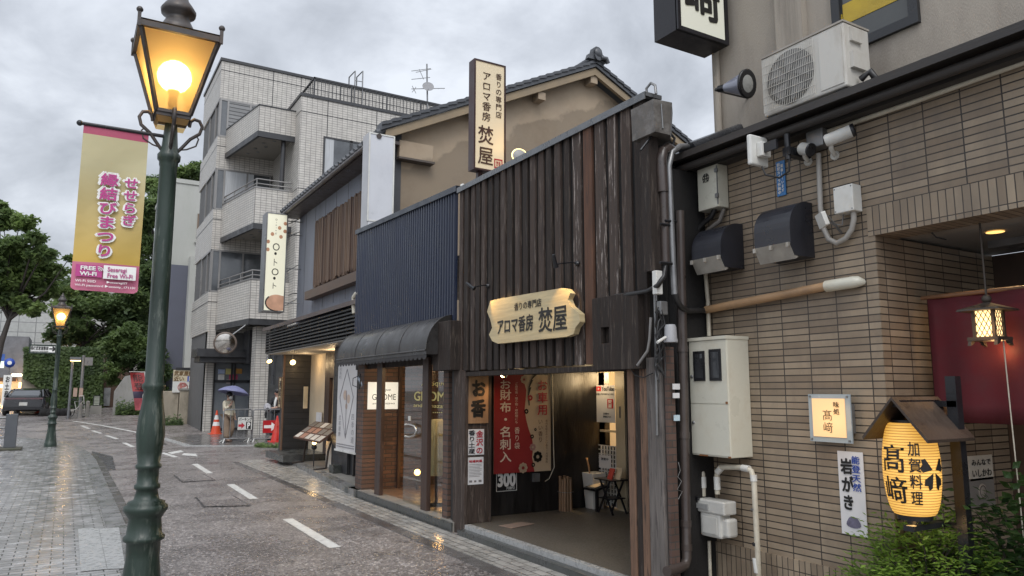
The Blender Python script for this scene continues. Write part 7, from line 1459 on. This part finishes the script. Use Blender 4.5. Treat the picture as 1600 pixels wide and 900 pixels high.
P = [ay(177, 640, ry), ay(179, 612, ry), ay(196, 588, ry), ay(226, 580, ry), ay(240, 640, ry)]; P[0].z = zb; P[-1].z = zb
MB().prism(P, (0, .5, 0)).build('wall_body', mat('grey streaked concrete', (.30, .295, .28), .8, .15, 1.5, .3, 40, grime=(.12, .13, .085), gscale=1.1, gamt=.7, stretch=(1, 1, .4)), rw)
a, b = ay(181, 640, ry-.3), ay(230, 656, ry-.3); it = [(Vector((rnd.uniform(a.x, b.x), ry-rnd.uniform(.05, .6), gz(ry)+abs(rnd.gauss(0, .28)))), rnd.uniform(.04, .09), Vector((rnd.gauss(0, .5), -.6, .8)).normalized(), rnd.random()) for _ in range(1200)]
leaves_mesh('mossy_edge', it, lf_ivy, rw, rnd)
# little gate area
gt = thing('gate_house', 'brown timber gateway in shadow between the ivy and the retaining wall', 'gate', gp(160, 640, 51.5)); y = 51.5; a, b = ay(152, 575, y), ay(182, 645, y); bw = mat('brown gateway timber', (.10, .06, .04), .7)
mb = MB(); mb.box((a.x-.6, y, gz(y)), (b.x+.6, y+.3, a.z+.4)); mb.build('rear_wall', bw, gt); mb = MB(); mb.box((a.x-.8, y-.3, a.z+.4), (b.x+.8, y+.6, a.z+.65)); mb.build('lintel', bw, gt)
for x in (a.x-.3, b.x+.1): MB().box((x, y-.12, gz(y)), (x+.16, y, a.z+.4)).build('post', W5, gt)
a, b = ay(163, 606, y-.03), ay(171, 634, y-.03); MB().box((a.x, y-.06, b.z), (b.x, y-.01, a.z)).build('pale_window', mat('pale pane', (.35, .36, .36), .3), gt)
s = Sign('y', 44.6, (146, 618), (156, 634)); t = thing('notice_board', 'pale notice board on a dark stand beside the gateway', 'sign', (s.base().x, 44.6, gz(44.6))); s.slab('board', mat('pale green board', (.36, .38, .30), .5), t); s.frame('frame', blackm, t, .04); mb = MB()
for k in range(5): s.box(mb, (.15, .15+.15*k, .85, .2+.15*k), .031, .034)
mb.build('lettering', mat('grey text', (.14, .14, .13), .6), t); q_ = s.base(); mb = MB(); mb.box((q_.x-.25, 44.55, gz(44.6)), (q_.x+.25, 44.9, q_.z)); mb.build('stand', concm, t)
s = Sign('y', 50.8, (145, 605), (153, 612)); t = thing('wall_notice', 'small yellowish notice on the gateway wall', 'sign', s.base()); s.slab('panel', mat('yellowish panel', (.38, .32, .16), .5), t)
# poles, lights, bollards, bicycle
def pole(name, label, cat, px, py0, py1, Y, r, m, grp=None):
    p = gp(px, py1, Y); t = thing(name, label, cat, p, grp); top = ay(px, py0, Y); MB().tube([p, (p.x, Y, top.z)], r, 8).build('post', m, t); return t, Vector((p.x, Y, top.z))
t, top = pole('modern_street_light', 'slim grey street light with a flat warm lit head', 'street light', 107, 563, 645, 41, .055, greym); mb = MB(); mb.box((top.x-.12, 40.85, top.z), (top.x+.34, 41.15, top.z+.16)); mb.build('head', greym, t); mb = MB(); mb.box((top.x-.10, 40.84, top.z-.03), (top.x+.32, 41.13, top.z-.002)); mb.build('lens', glow('warm strip lens', (1, .62, .2), 6), t); lamp('street_light', top-Vector((0, 0, .2)), 30, (1, .65, .3), .1)
t, top = pole('utility_pole', 'plain grey pole with two small notices behind the bicycle', 'pole', 124, 555, 645, 42.5, .07, greym)
for px in (118, 127): a, b = ay(px-3, 606, 42.3), ay(px+2, 620, 42.3); MB().box((a.x, 42.3, b.z), (b.x, 42.32, a.z)).build('notice', mat('pinkish notice', (.45, .33, .27), .6), t)
mb = MB(); mb.box((top.x+.05, 42.4, top.z-.5), (top.x+.4, 42.7, top.z-.1)); mb.build('camera_box', greym, t)
def bollard(px, py0, py1, Y, r, label): t, top = pole('bollard', label, 'bollard', px, py0, py1, Y, r, concm, 'stone bollards at the gateway'); MB().ball(top, r, 10, sz=.6).build('cap', concm, t)
bollard(136, 628, 648, 42.0, .09, 'single pale stone bollard standing right of the bicycle'); bollard(125, 632, 650, 41.5, .08, 'thin stone bollard right behind the bicycle wheel')
bk = thing('bicycle', 'parked silver bicycle by the grey pole', 'bicycle', gp(121, 640, 42)); bo = gp(121, 640, 42)
for dx in (-.28, .30): MB().tube([bo+Vector((dx+.3*math.cos(a)*.55, .3*math.cos(a)*.8, .32+.3*math.sin(a))) for a in [2*math.pi*k/16 for k in range(17)]], .022, 5).build('wheel', rubber, bk)
mb = MB(); mb.tube([bo+Vector((-.28, 0, .32)), bo+Vector((-.05, 0, .38)), bo+Vector((.22, 0, .80)), bo+Vector((-.15, 0, .75)), bo+Vector((-.05, 0, .38))], .02, 5); mb.tube([bo+Vector((.30, 0, .32)), bo+Vector((.22, 0, 1.0))], .02, 5); mb.build('frame', whitem, bk); MB().tube([bo+Vector((.02, -.1, 1.02)), bo+Vector((.22, 0, 1.03)), bo+Vector((.1, .2, 1.02))], .02, 5).build('handlebar', whitem, bk); MB().box(bo+Vector((-.28, -.07, .82)), bo+Vector((-.06, .07, .88))).build('saddle', blackm, bk)
stn = thing('boulder_row', 'row of dark rounded stones along the foot of the ivy wall', 'stones', gp(95, 636, 43))
for k, px in enumerate((70, 78, 90, 99, 104)): q_ = gp(px, 636, 43.5); MB().lathe([(.22, -.1), (.27, .10), (.20, .30), (.001, .38)], q_, 9, ripple=lambda a, h: .14*math.sin(a*3+h*5+px)).build('stone', backm, stn)
rc = gp(55, 640, 43.0)
def cone(label, base, h, m1, m2, grp='traffic cones'):
    t = thing('traffic_cone', label, 'traffic cone', base, grp); R0 = .155*h/.7; f = lambda z: R0*(1-z/h)+.022*z/h
    MB().box(base+Vector((-R0*1.25, -R0*1.25, 0)), base+Vector((R0*1.25, R0*1.25, .04))).build('base', m1, t, .01)
    zs = [.04, .36, .52, .62, .80, 1.0]; 
    for i, (a, b) in enumerate(zip(zs, zs[1:])): MB().lathe([(f(a*h if i else .04), a*h if i else .04), (f(b*h), b*h)], base, 16).build('cone_body' if i % 2 == 0 else 'reflective_band', m1 if i % 2 == 0 else m2, t)
    return t
conem = mat('orange red plastic', (.55, .06, .015), .4, .1, 4, .03); bandm = mat('white reflective band', (.62, .60, .58), .4, .06)
cone('striped orange and white traffic cone by the tiled apartment pillar', ag(337, 679), .90, conem, bandm)
cone('distant red traffic cone half hidden behind the parked car', gp(63, 640, 46.5), .9, conem, conem)
fb_ = thing('red_flag', 'red and navy shop flag on a thin pole beside the retaining wall', 'flag', gp(221, 650, 41)); s = Sign('y', 41, (203, 582), (221, 641))
def flagpt(fx, fy): q_ = s.p(fx, fy); return q_+Vector((fy*.35, .12*math.sin(fy*7+fx*3), 0))
for nm, y0, y1, m in (('upper_cloth', 0, .5, bred), ('middle_cloth', .5, .68, mat('navy cloth', (.05, .04, .07), .6)), ('lower_cloth', .68, 1, mat('rose cloth', (.50, .12, .14), .6))):
    mb = MB(); vs = [flagpt(i/4, y0+(y1-y0)*j/6) for j in range(7) for i in range(5)]; mb.add(vs, [(j*5+i, (j+1)*5+i, (j+1)*5+i+1, j*5+i+1) for j in range(6) for i in range(4)], 0, True); c_ = mb.build(nm, m, fb_)
    if y0 == 0:
        vs_, fs_2 = glyphs('能登', 0.0, True); x0, x1 = min(v.x for v in vs_), max(v.x for v in vs_); yy0, yy1 = min(v.y for v in vs_), max(v.y for v in vs_)
        MB().add([flagpt(.15+.7*(v.x-x0)/(x1-x0), .04+.42*(yy1-v.y)/(yy1-yy0))+Vector((0, -.03, 0)) for v in vs_], fs_2).build('lettering', inkm, c_)
a = s.p(1.05, -.02); MB().tube([gp(221, 650, 41), (a.x, 41, a.z)], .02, 6).tube([a, s.p(-.05, -.02)], .015, 6).build('pole', whitem, fb_)
# left edge: dark post with fence rails on a low planter
bo = ag(14, 703, .03); t = thing('fence_post', 'dark grey square fence post at the left edge of the pavement', 'post', bo); hb = ay(14, 647, bo.y).z; w_ = .14; dg = mat('dark grey painted steel', (.075, .08, .088), .4, .15)
MB().box((bo.x-w_, bo.y, bo.z+.06), (bo.x+w_*1.0, bo.y+.25, hb)).build('post', dg, t, .01); mb = MB()
for f in (.35, .62, .9): z = bo.z+(hb-bo.z)*f; mb.tube([(bo.x-w_, bo.y+.1, z), (bo.x-2.5, bo.y+.2, z)], .03, 7)
mb.build('rail', greym, t); MB().box((bo.x-2.5, bo.y-.35, .03), (bo.x+.30, bo.y+.5, bo.z+.06)).build('plinth', mat('mossy plinth', (.06, .055, .04), .8, .3, grime=(.03, .05, .02)), t, .02)

# ------------------------------------------------------------------ parked car
car = thing('parked_car', 'black hatchback parked at the far left with its rear towards the street', 'car', gp(35, 647, 43.8)); CO = gp(35, 647, 43.8); ang = R(-7); ca_, sa_ = math.cos(ang), math.sin(ang)
def cw(x, y, z): return CO+Vector((x*ca_-y*sa_, x*sa_+y*ca_, z))
carm = mat('black car paint', (.012, .012, .016), .18, .2, 2, 0, spec=.6, coat=.8); cgl = mat('car glass', (.02, .022, .025), .08, .2, 2, 0, spec=.9)
def loft(mb, secs, prof):
    n_ = len(prof(*secs[0][1:])); vs = []
    for sec in secs: vs += [cw(x, sec[0], z) for x, z in prof(*sec[1:])]
    mb.add(vs, [(i*n_+k, i*n_+(k+1) % n_, (i+1)*n_+(k+1) % n_, (i+1)*n_+k) for i in range(len(secs)-1) for k in range(n_)], 0, True)
    mb.add(vs[:n_], [tuple(range(n_))]); mb.add(vs[-n_:], [tuple(range(n_-1, -1, -1))]); return mb
bodyp = lambda w, z0, z1: [(-w*.92, z0), (-w, z0+.12), (-w, z0+(z1-z0)*.6), (-w*.94, z1-.03), (-w*.8, z1), (w*.8, z1), (w*.94, z1-.03), (w, z0+(z1-z0)*.6), (w, z0+.12), (w*.92, z0)]
loft(MB(), [(0, .78, .36, .80), (.06, .84, .28, .88), (.25, .88, .24, .91), (1.0, .90, .2, .90), (2.6, .91, .2, .91), (3.6, .89, .22, .86), (4.2, .82, .25, .78), (4.4, .72, .32, .66)], bodyp).build('body', carm, car)
cabp = lambda w0, w1, z0, z1: [(-w0, z0), (-w1, z1-.06), (-w1*.85, z1), (w1*.85, z1), (w1, z1-.06), (w0, z0)]
loft(MB(), [(.10, .80, .70, .90, .93), (.85, .84, .64, .90, 1.24), (1.5, .85, .64, .90, 1.32), (2.1, .85, .64, .90, 1.30), (3.0, .82, .68, .88, .91)], cabp).build('window_glass', cgl, car)
mb = MB(); roofp = lambda w, z: [(-w, z-.05), (-w*.8, z), (w*.8, z), (w, z-.05), (w*.8, z-.06), (-w*.8, z-.06)]
loft(mb, [(.82, .65, 1.26), (1.5, .66, 1.345), (2.1, .66, 1.325), (2.35, .64, 1.27)], roofp); mb.build('roof', carm, car)
mb = MB(); 
for sgn in (-1, 1):
    for pts_ in ([(.80, .12, .92), (.66, .84, 1.26)], [(.85, 1.45, .92), (.66, 1.45, 1.31)], [(.82, 2.98, .90), (.64, 2.3, 1.28)]): mb.tube([cw(sgn*x, y, z) for x, y, z in pts_], .04, 5)
mb.build('pillar', carm, car)
for sgn in (-1, 1):
    for yy in (.85, 3.55): 
        c_ = cw(sgn*.84, yy, .32); ax_ = Vector((ca_, sa_, 0))*sgn; MB().lathe([(.22, -.12), (.32, -.10), (.32, .10), (.22, .11), (.20, .08), (.001, .08)], c_, 20, axis=ax_).build('wheel', rubber, car)
MB().box((0, 0, 0), (1, 1, 1)); mb = MB(); mb.prism([cw(-.80, -.012, .80), cw(.80, -.012, .80), cw(.82, -.0, .88), cw(-.82, .0, .88)], cw(0, .05, 0)-CO); mb.build('tail_light', mat('dark red tail light', (.06, .006, .008), .15, spec=.8), car)
mb = MB(); mb.prism([cw(-.17, -.03, .50), cw(.17, -.03, .50), cw(.17, -.03, .66), cw(-.17, -.03, .66)], cw(0, .03, 0)-CO); mb.build('number_plate', whitem, car)
mb = MB(); mb.prism([cw(-.84, -.03, .30), cw(.84, -.03, .30), cw(.84, -.03, .44), cw(-.84, -.03, .44)], cw(0, .12, 0)-CO); mb.build('bumper', blackm, car)
MB().prism([cw(-.60, .22, .95), cw(.60, .22, .95), cw(.54, .74, 1.20), cw(-.54, .74, 1.20)], Vector((0, -.03, .03))).build('rear_window', mat('rear window', (.07, .075, .08), .1, .1, 2, 0, spec=.9), car)

# ------------------------------------------------------------------ barriers and signs at the parking entrance
bym = ag(395, 691).y
def barrier(label, pxa, pxb):
    a, b = ay(pxa, 640, bym), ay(pxb, 640, bym); z1 = a.z; z0 = ay(pxa, 686, bym).z; zg = gz(bym)
    t = thing('pipe_barrier', label, 'barrier', ((a.x+b.x)/2, bym, zg), 'pipe barriers at the parking entrance')
    MB().tube([(a.x, bym, z0), (a.x, bym, z1-.05), (a.x+.05, bym, z1), (b.x-.05, bym, z1), (b.x, bym, z1-.05), (b.x, bym, z0), (a.x, bym, z0)], .022, 7).build('frame', greym, t)
    mb = MB()
    for k in range(1, 4): x = a.x+(b.x-a.x)*k/4; mb.tube([(x, bym, z0), (x, bym, z1)], .012, 5)
    mb.build('rails', greym, t)
    for x in (a.x+.06, b.x-.06):
        for sgn in (-1, 1): MB().tube([(x, bym, z0), (x-.10, bym+sgn*.28, zg+.01)], .02, 6).build('leg', whitem, t)
    return t
barrier('left silver pipe barrier behind the woman with the parking sign', 350, 394); barrier('right silver pipe barrier carrying the red arrow sign', 396, 440)
s = Sign('y', bym-.05, (371, 651), (394, 672)); t = thing('parking_entry_sign', 'white parking sign with a black P hung on the left barrier', 'sign', s.base()); s.slab('panel', whitem, t, d1=.015); s.frame('frame', blackm, t, .015, .0, .02); mb = MB(); s.text('パーキング', (.1, .08, .95, .32), .018, .02, False, mb); s.box(mb, (.58, .38, .9, .92), .015, .018); mb.build('lettering', inkm, t); mb = MB(); s.text('P', (.67, .45, .83, .85), .02, .03, False, mb); mb.build('badge_letter', whiteink, t)
MB().poly([s.p(x, y, .018) for x, y in ((.08, .56), (.28, .56), (.28, .42), (.5, .65), (.28, .88), (.28, .74), (.08, .74))][::-1]).build('arrow', redink, t)
s = Sign('y', bym-.06, (411, 657), (434, 676)); t = thing('arrow_sign', 'red sign with a white right pointing arrow on the right barrier', 'sign', s.base()); s.slab('panel', mat('sign red', (.42, .015, .02), .4, .1), t, d1=.015); P_ = [(.07, .38), (.55, .38), (.55, .15), (.94, .5), (.55, .85), (.55, .62), (.07, .62)]; MB().poly([s.p(x, y, .018) for x, y in P_][::-1]).build('arrow', whiteink, t)
cb = ag(424, 689); cone('plain red cone behind the red arrow sign', Vector((cb.x, bym-.35, gz(bym))), .85, mat('bright red cone', (.55, .03, .02), .4), mat('bright red cone band', (.55, .05, .03), .4))
rnd = random.Random(12); q0, q1 = ag(400, 699), ag(445, 700); it = [(q0.lerp(q1, rnd.random())+Vector((0, rnd.uniform(-.1, .25), abs(rnd.gauss(0, .05)))), rnd.uniform(.03, .07), Vector((rnd.gauss(0, .7), -.5, .7)).normalized(), rnd.random()) for _ in range(500)]
o = leaves_mesh('weeds', it, lf_mid, None, rnd); tag(o, 'low green weeds along the foot of the barriers', 'weeds', kind='stuff')
pt_ = gp(275, 672, 35.4); rnd = random.Random(13); it = [(ay(rnd.uniform(252, 285), 668, 35.4)+Vector((0, rnd.uniform(-.3, .2), abs(rnd.gauss(0, .18)))), rnd.uniform(.04, .09), Vector((rnd.gauss(0, .7), -.5, .7)).normalized(), rnd.random()*.5) for _ in range(900)]
t = thing('low_shrub', 'low dark shrub at the foot of the parking sign wall', 'shrub', pt_); leaves_mesh('foliage', it, lf_dark, t, rnd)

# ------------------------------------------------------------------ people
def skin_mesh(name, joints, edges, m, parent, sub=2):
    me = bpy.data.meshes.new(name); keys = list(joints); org = WORLD[parent]
    me.from_pydata([tuple(Vector(joints[k][0])-org) for k in keys], [(keys.index(a), keys.index(b)) for a, b in edges], []); o = bpy.data.objects.new(name, me); COL.objects.link(o)
    o.modifiers.new('skin', 'SKIN').use_smooth_shade = True; lay = me.skin_vertices[0].data if me.skin_vertices else None
    if lay is None:
        bm = bmesh.new(); bm.from_mesh(me); bm.verts.layers.skin.verify(); bm.to_mesh(me); bm.free(); lay = me.skin_vertices[0].data
    for i, k in enumerate(keys):
        r = joints[k][1]; lay[i].radius = (r, r) if not isinstance(r, tuple) else r; lay[i].use_root = (i == 0)
    s_ = o.modifiers.new('sub', 'SUBSURF'); s_.levels = sub; s_.render_levels = sub
    dg_ = bpy.context.evaluated_depsgraph_get(); m2 = bpy.data.meshes.new_from_object(o.evaluated_get(dg_)); o.modifiers.clear(); o.data = m2; m2.materials.clear(); m2.materials.append(m)
    for p in m2.polygons: p.use_smooth = True; p.material_index = 0
    o.parent = parent; WORLD[o] = Vector(org); return o
skinm = mat('skin', (.42, .26, .19), .5, .06, 8, .02); hairm = mat('black hair', (.012, .010, .010), .4, .3, 20, .2)
def person(label, base, yaw, h, pose, top, bottom, shoe, mask=None, open_front=None):
    t = thing('person', label, 'person', base); c, s_ = math.cos(yaw), math.sin(yaw); k = h/1.6
    W_ = lambda x, y, z: Vector(base)+Vector((x*c-y*s_, x*s_+y*c, z))*k       # local: +y is the way they face
    J = {n_: (W_(*p[:3]), p[3]*k) for n_, p in pose.items()}
    E_ = [('pelvis', 'waist'), ('waist', 'chest'), ('chest', 'neck'), ('neck', 'head0'), ('head0', 'head1'), ('head1', 'head2')]
    for sd in 'lr': E_ += [('chest', 'sh'+sd), ('sh'+sd, 'el'+sd), ('el'+sd, 'wr'+sd), ('wr'+sd, 'ha'+sd), ('pelvis', 'hip'+sd), ('hip'+sd, 'kn'+sd), ('kn'+sd, 'an'+sd), ('an'+sd, 'to'+sd)]
    for sd in 'lr':     # fingers
        wv, hv = Vector(pose['wr'+sd][:3]), Vector(pose['ha'+sd][:3]); d = (hv-wv).normalized(); sx = d.cross(Vector((0, 1, 0))).normalized() if abs(d.y) < .9 else Vector((1, 0, 0))
        for i, (o_, L_) in enumerate(((-.028, .06), (-.010, .075), (.010, .07), (.026, .055))):
            q1 = hv+sx*o_+d*L_*.5+Vector((0, .012, 0)); q2 = hv+sx*o_*1.1+d*L_+Vector((0, .03, 0)); J['f%s%da' % (sd, i)] = (W_(*q1), .0095*k); J['f%s%db' % (sd, i)] = (W_(*q2), .008*k); E_ += [('ha'+sd, 'f%s%da' % (sd, i)), ('f%s%da' % (sd, i), 'f%s%db' % (sd, i))]
        q1 = wv.lerp(hv, .7)+Vector((0, .045, 0)); J['th'+sd] = (W_(*q1), .011*k); E_ += [('wr'+sd, 'th'+sd)]
    skin_mesh('body', J, E_, skinm, t)
    HJ = Vector(pose['head1'][:3]); 
    mb = MB(); hc_ = W_(HJ.x, HJ.y-.018, HJ.z+.035); mb.ball(hc_, .108*k, 16, sz=1.02); hb_ = mb.build('hair', hairm, t)
    mb = MB(); 
    for sx in (-1, 1): mb.ball(W_(HJ.x+sx*.034, HJ.y+.088, HJ.z+.005), .011*k, 8)
    mb.build('eyes', inkm, t); MB().tube([W_(HJ.x, HJ.y+.092, HJ.z+.0), W_(HJ.x, HJ.y+.112, HJ.z-.03)], [.008*k, .014*k], 7).build('nose', skinm, t)
    mb = MB()
    for sx in (-1, 1): mb.ball(W_(HJ.x+sx*.09, HJ.y, HJ.z-.005), .022*k, 8)
    mb.build('ears', skinm, t)
    if mask: MB().lathe([(.062*k, -.02*k), (.058*k, .02*k), (.03*k, .045*k), (.001, .05*k)], W_(HJ.x, HJ.y+.052, HJ.z-.05), 14, axis=W_(0, 1, 0)-W_(0, 0, 0)).build('face_mask', mask, t)
    else: MB().tube([W_(HJ.x-.025, HJ.y+.093, HJ.z-.055), W_(HJ.x+.025, HJ.y+.093, HJ.z-.055)], .006*k, 6).build('mouth', redink, t)
    g = lambda n_, r, dz=0: (W_(pose[n_][0], pose[n_][1], pose[n_][2]+dz), r*k)
    TJ = {'w': g('waist', .165, -.02), 'hem': g('pelvis', .172, .0), 'c': g('chest', .150, -.03), 'n': g('neck', .062, -.03)}; TE = [('w', 'hem'), ('w', 'c'), ('c', 'n')]
    for sd in 'lr': TJ.update({'s'+sd: g('sh'+sd, .072), 'e'+sd: g('el'+sd, .056), 'q'+sd: (W_(*(Vector(pose['el'+sd][:3]).lerp(Vector(pose['wr'+sd][:3]), .72))), .047*k)}); TE += [('c', 's'+sd), ('s'+sd, 'e'+sd), ('e'+sd, 'q'+sd)]
    skin_mesh('top', TJ, TE, top, t)
    BJ = {'p': g('pelvis', .155, .03), 'hl': g('hipl', .115), 'hr': g('hipr', .115), 'kl': g('knl', .105), 'kr': g('knr', .105), 'al': g('anl', .10, .03), 'ar': g('anr', .10, .03)}
    skin_mesh('trousers', BJ, [('p', 'hl'), ('p', 'hr'), ('hl', 'kl'), ('hr', 'kr'), ('kl', 'al'), ('kr', 'ar')], bottom, t)
    for sd in 'lr': a, b = Vector(pose['an'+sd][:3]), Vector(pose['to'+sd][:3]); MB().tube([W_(a.x, a.y-.05, a.z-.03), W_(a.x, a.y+.03, a.z-.03), W_(b.x, b.y, b.z+.0), W_(b.x, b.y+.05, b.z-.005)], [.04*k, .048*k, .045*k, .02*k], 10, squash=.8).build('shoe', shoe, t)
    return t, W_
pose = dict(pelvis=(0, 0, .88, .13), waist=(0, .0, 1.02, .12), chest=(0, 0, 1.24, .13), neck=(0, .01, 1.37, .05), head0=(0, .025, 1.43, .075), head1=(0, .035, 1.49, .092), head2=(0, .03, 1.55, .07),
    shl=(-.17, 0, 1.29, .055), ell=(-.20, .02, 1.05, .042), wrl=(-.17, .12, .84, .03), hal=(-.16, .15, .77, .030), shr=(.17, 0, 1.29, .055), elr=(.21, .08, 1.08, .042), wrr=(.10, .20, 1.20, .03), har=(.08, .20, 1.27, .032),
    hipl=(-.09, 0, .82, .09), knl=(-.10, .10, .46, .06), anl=(-.10, -.05, .10, .04), tol=(-.10, .08, .045, .035), hipr=(.09, 0, .82, .09), knr=(.10, .06, .46, .06), anr=(.10, .12, .09, .04), tor=(.10, .26, .04, .035))
wbse = ag(361, 690.5); wbse = Vector((wbse.x, wbse.y-.9, gz(wbse.y))); wbse = ag(354, 691)
wom, WW = person('woman walking under a blue umbrella in cream sweater and brown wide trousers', wbse, R(215), 1.60, pose, mat('cream knit', (.60, .545, .42), .9, .1, 12, .3, 80), mat('brown wide trousers', (.25, .18, .125), .8, .15, 6, .2), mat('brown shoes', (.08, .045, .03), .5), mask=whitem)
uh = WW(.08, .20, 1.27); ut = WW(.02, .10, 1.80)+RT*.12; um = thing('umbrella', 'blue violet umbrella held by the walking woman', 'umbrella', uh); MB().tube([uh-Vector((0, 0, .10)), uh, ut+Vector((0, 0, .05))], .010, 7).build('shaft', greym, um); ud = (ut-uh).normalized()
MB().lathe([(.001, .02), (.12, .0), (.30, -.065), (.44, -.15), (.50, -.215), (.495, -.225), (.43, -.165), (.29, -.08), (.12, -.015), (.001, .005)], ut, 32, axis=ud, ripple=lambda a, h: -.05*abs(math.sin(a*4))*(1 if h < -.1 else .3)).build('canopy', mat('blue violet cloth', (.15, .155, .27), .6, .1, 4, .05), um); MB().tube([uh-Vector((0, 0, .1)), uh-Vector((0, 0, .16)), uh-Vector((.03, 0, .18))], .014, 7).build('handle', blackm, um)
mb_ = ag(434, 690); mbse = Vector((ay(433, 660, bym+.8).x, bym+.8, gz(bym+.8)))
p2 = dict(pose); p2.update(shl=(-.19, 0, 1.30, .058), shr=(.19, 0, 1.30, .058), ell=(-.24, .10, 1.08, .045), wrl=(-.12, .28, 1.0, .032), hal=(-.06, .33, 1.0, .034), elr=(.24, .10, 1.08, .045), wrr=(.12, .28, 1.02, .032), har=(.06, .34, 1.02, .034), head1=(0, .05, 1.49, .092), head0=(0, .03, 1.43, .075), head2=(0, .05, 1.55, .07))
man, WM = person('person in a black jacket behind the barriers holding a grey bundle', mbse, R(125), 1.72, p2, mat('black jacket', (.014, .014, .016), .7), mat('dark grey trousers', (.05, .055, .065), .8), blackm)
mb = MB(); mb.tube([WM(-.03, .12, 1.33), WM(-.04, .165, 1.2), WM(-.02, .17, 1.0)], [.03, .045, .03], 8); mb.build('shirt_front', whitem, man)
bg = thing('grey_bundle', 'grey patterned bundle with black straps in the arms of the black jacketed person', 'bag', WM(0, .42, .95)); MB().tube([WM(.12, .36, 1.12), WM(.05, .42, 1.05), WM(-.05, .50, .97), WM(-.14, .60, .92)], [.06, .12, .12, .07], 12).build('bundle', mat('grey patterned cloth', (.30, .29, .30), .8, .6, 30, .3, 40), bg); MB().tube([WM(-.14, .60, .95), WM(-.20, .68, .98), WM(-.2, .72, .88)], [.05, .06, .03], 8).build('strap', rubber, bg); MB().tube([WM(0, .48, .95), WM(.03, .50, .80), WM(0, .52, .70)], [.05, .045, .03], 8).build('strap', rubber, bg)

# ------------------------------------------------------------------ shrubs by the entrance
rnd = random.Random(21)
def nandina(label, cat, c, rx, ry, z0, z1, n, size, m, seed, frond=True):
    rnd = random.Random(seed); t = thing('entrance_shrub', label, cat, (c[0], c[1], .05)); it = []; V = []; Fc = []; T = []; st = MB()
    for k in range(n):
        a = rnd.uniform(0, 6.28); f = math.sqrt(rnd.random()); x = c[0]+rx*f*math.cos(a); y = c[1]+ry*f*math.sin(a); z = z0+(z1-z0)*(1-f*f*.55)*rnd.uniform(.35, 1.0)
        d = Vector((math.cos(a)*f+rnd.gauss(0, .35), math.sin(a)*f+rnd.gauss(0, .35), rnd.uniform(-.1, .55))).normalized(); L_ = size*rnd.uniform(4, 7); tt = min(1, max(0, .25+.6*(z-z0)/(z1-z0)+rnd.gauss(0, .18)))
        p0_ = Vector((x, y, z))
        if k % 14 == 0: st.tube([Vector((c[0]+(x-c[0])*.35, c[1]+(y-c[1])*.35, .02)), p0_.lerp(Vector((c[0], c[1], z*.5)), .3), p0_+d*L_*.3], [.007, .005, .003], 5)
        side = d.cross(Vector((0, 0, 1))).normalized(); upv = side.cross(d)
        for j in range(9 if frond else 5):
            q = p0_+d*L_*(j/8 if frond else j/5)-Vector((0, 0, 1))*L_*.25*(j/8)**2; sg = (-1, 1)[j % 2] if j < 8 else 0
            u = (d*.75+side*sg*.85+upv*rnd.uniform(-.25, .25)).normalized(); nr = (upv+Vector((rnd.gauss(0, .3), rnd.gauss(0, .3), .2))).normalized(); v = nr.cross(u).normalized(); s_ = size*rnd.uniform(.8, 1.3); b = len(V)
            wd_ = .24 if frond else .36
            V += [q, q+u*s_*.5+v*s_*wd_, q+u*s_*1.15-nr*s_*.12, q+u*s_*.5-v*s_*wd_, q+u*s_*.5+nr*s_*.06]; Fc += [(b, b+1, b+4), (b+1, b+2, b+4), (b+2, b+3, b+4), (b+3, b, b+4)]; T += [min(1, max(0, tt+rnd.gauss(0, .1)))]*4
    st.build('stems', barkm, t); me = bpy.data.meshes.new('foliage'); org = WORLD[t]; me.from_pydata([tuple(v-org) for v in V], [], Fc); me.materials.append(m); at = me.attributes.new('tint', 'FLOAT', 'FACE'); at.data.foreach_set('value', T); me.update(); o = bpy.data.objects.new('foliage', me); COL.objects.link(o); WORLD[o] = Vector(org); o.parent = t
    return t
n0 = ax(1440, 872, BX-.12)
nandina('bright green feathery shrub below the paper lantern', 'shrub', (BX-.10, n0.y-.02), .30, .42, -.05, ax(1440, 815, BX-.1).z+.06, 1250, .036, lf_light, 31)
n1 = ax(1575, 850, BX+.18); nandina('dark broad leaved shrub in the shade by the entrance', 'shrub', (BX+.22, n1.y-.05), .26, .38, -.05, ax(1570, 770, BX+.2).z+.03, 700, .055, lf_broad, 32, False)
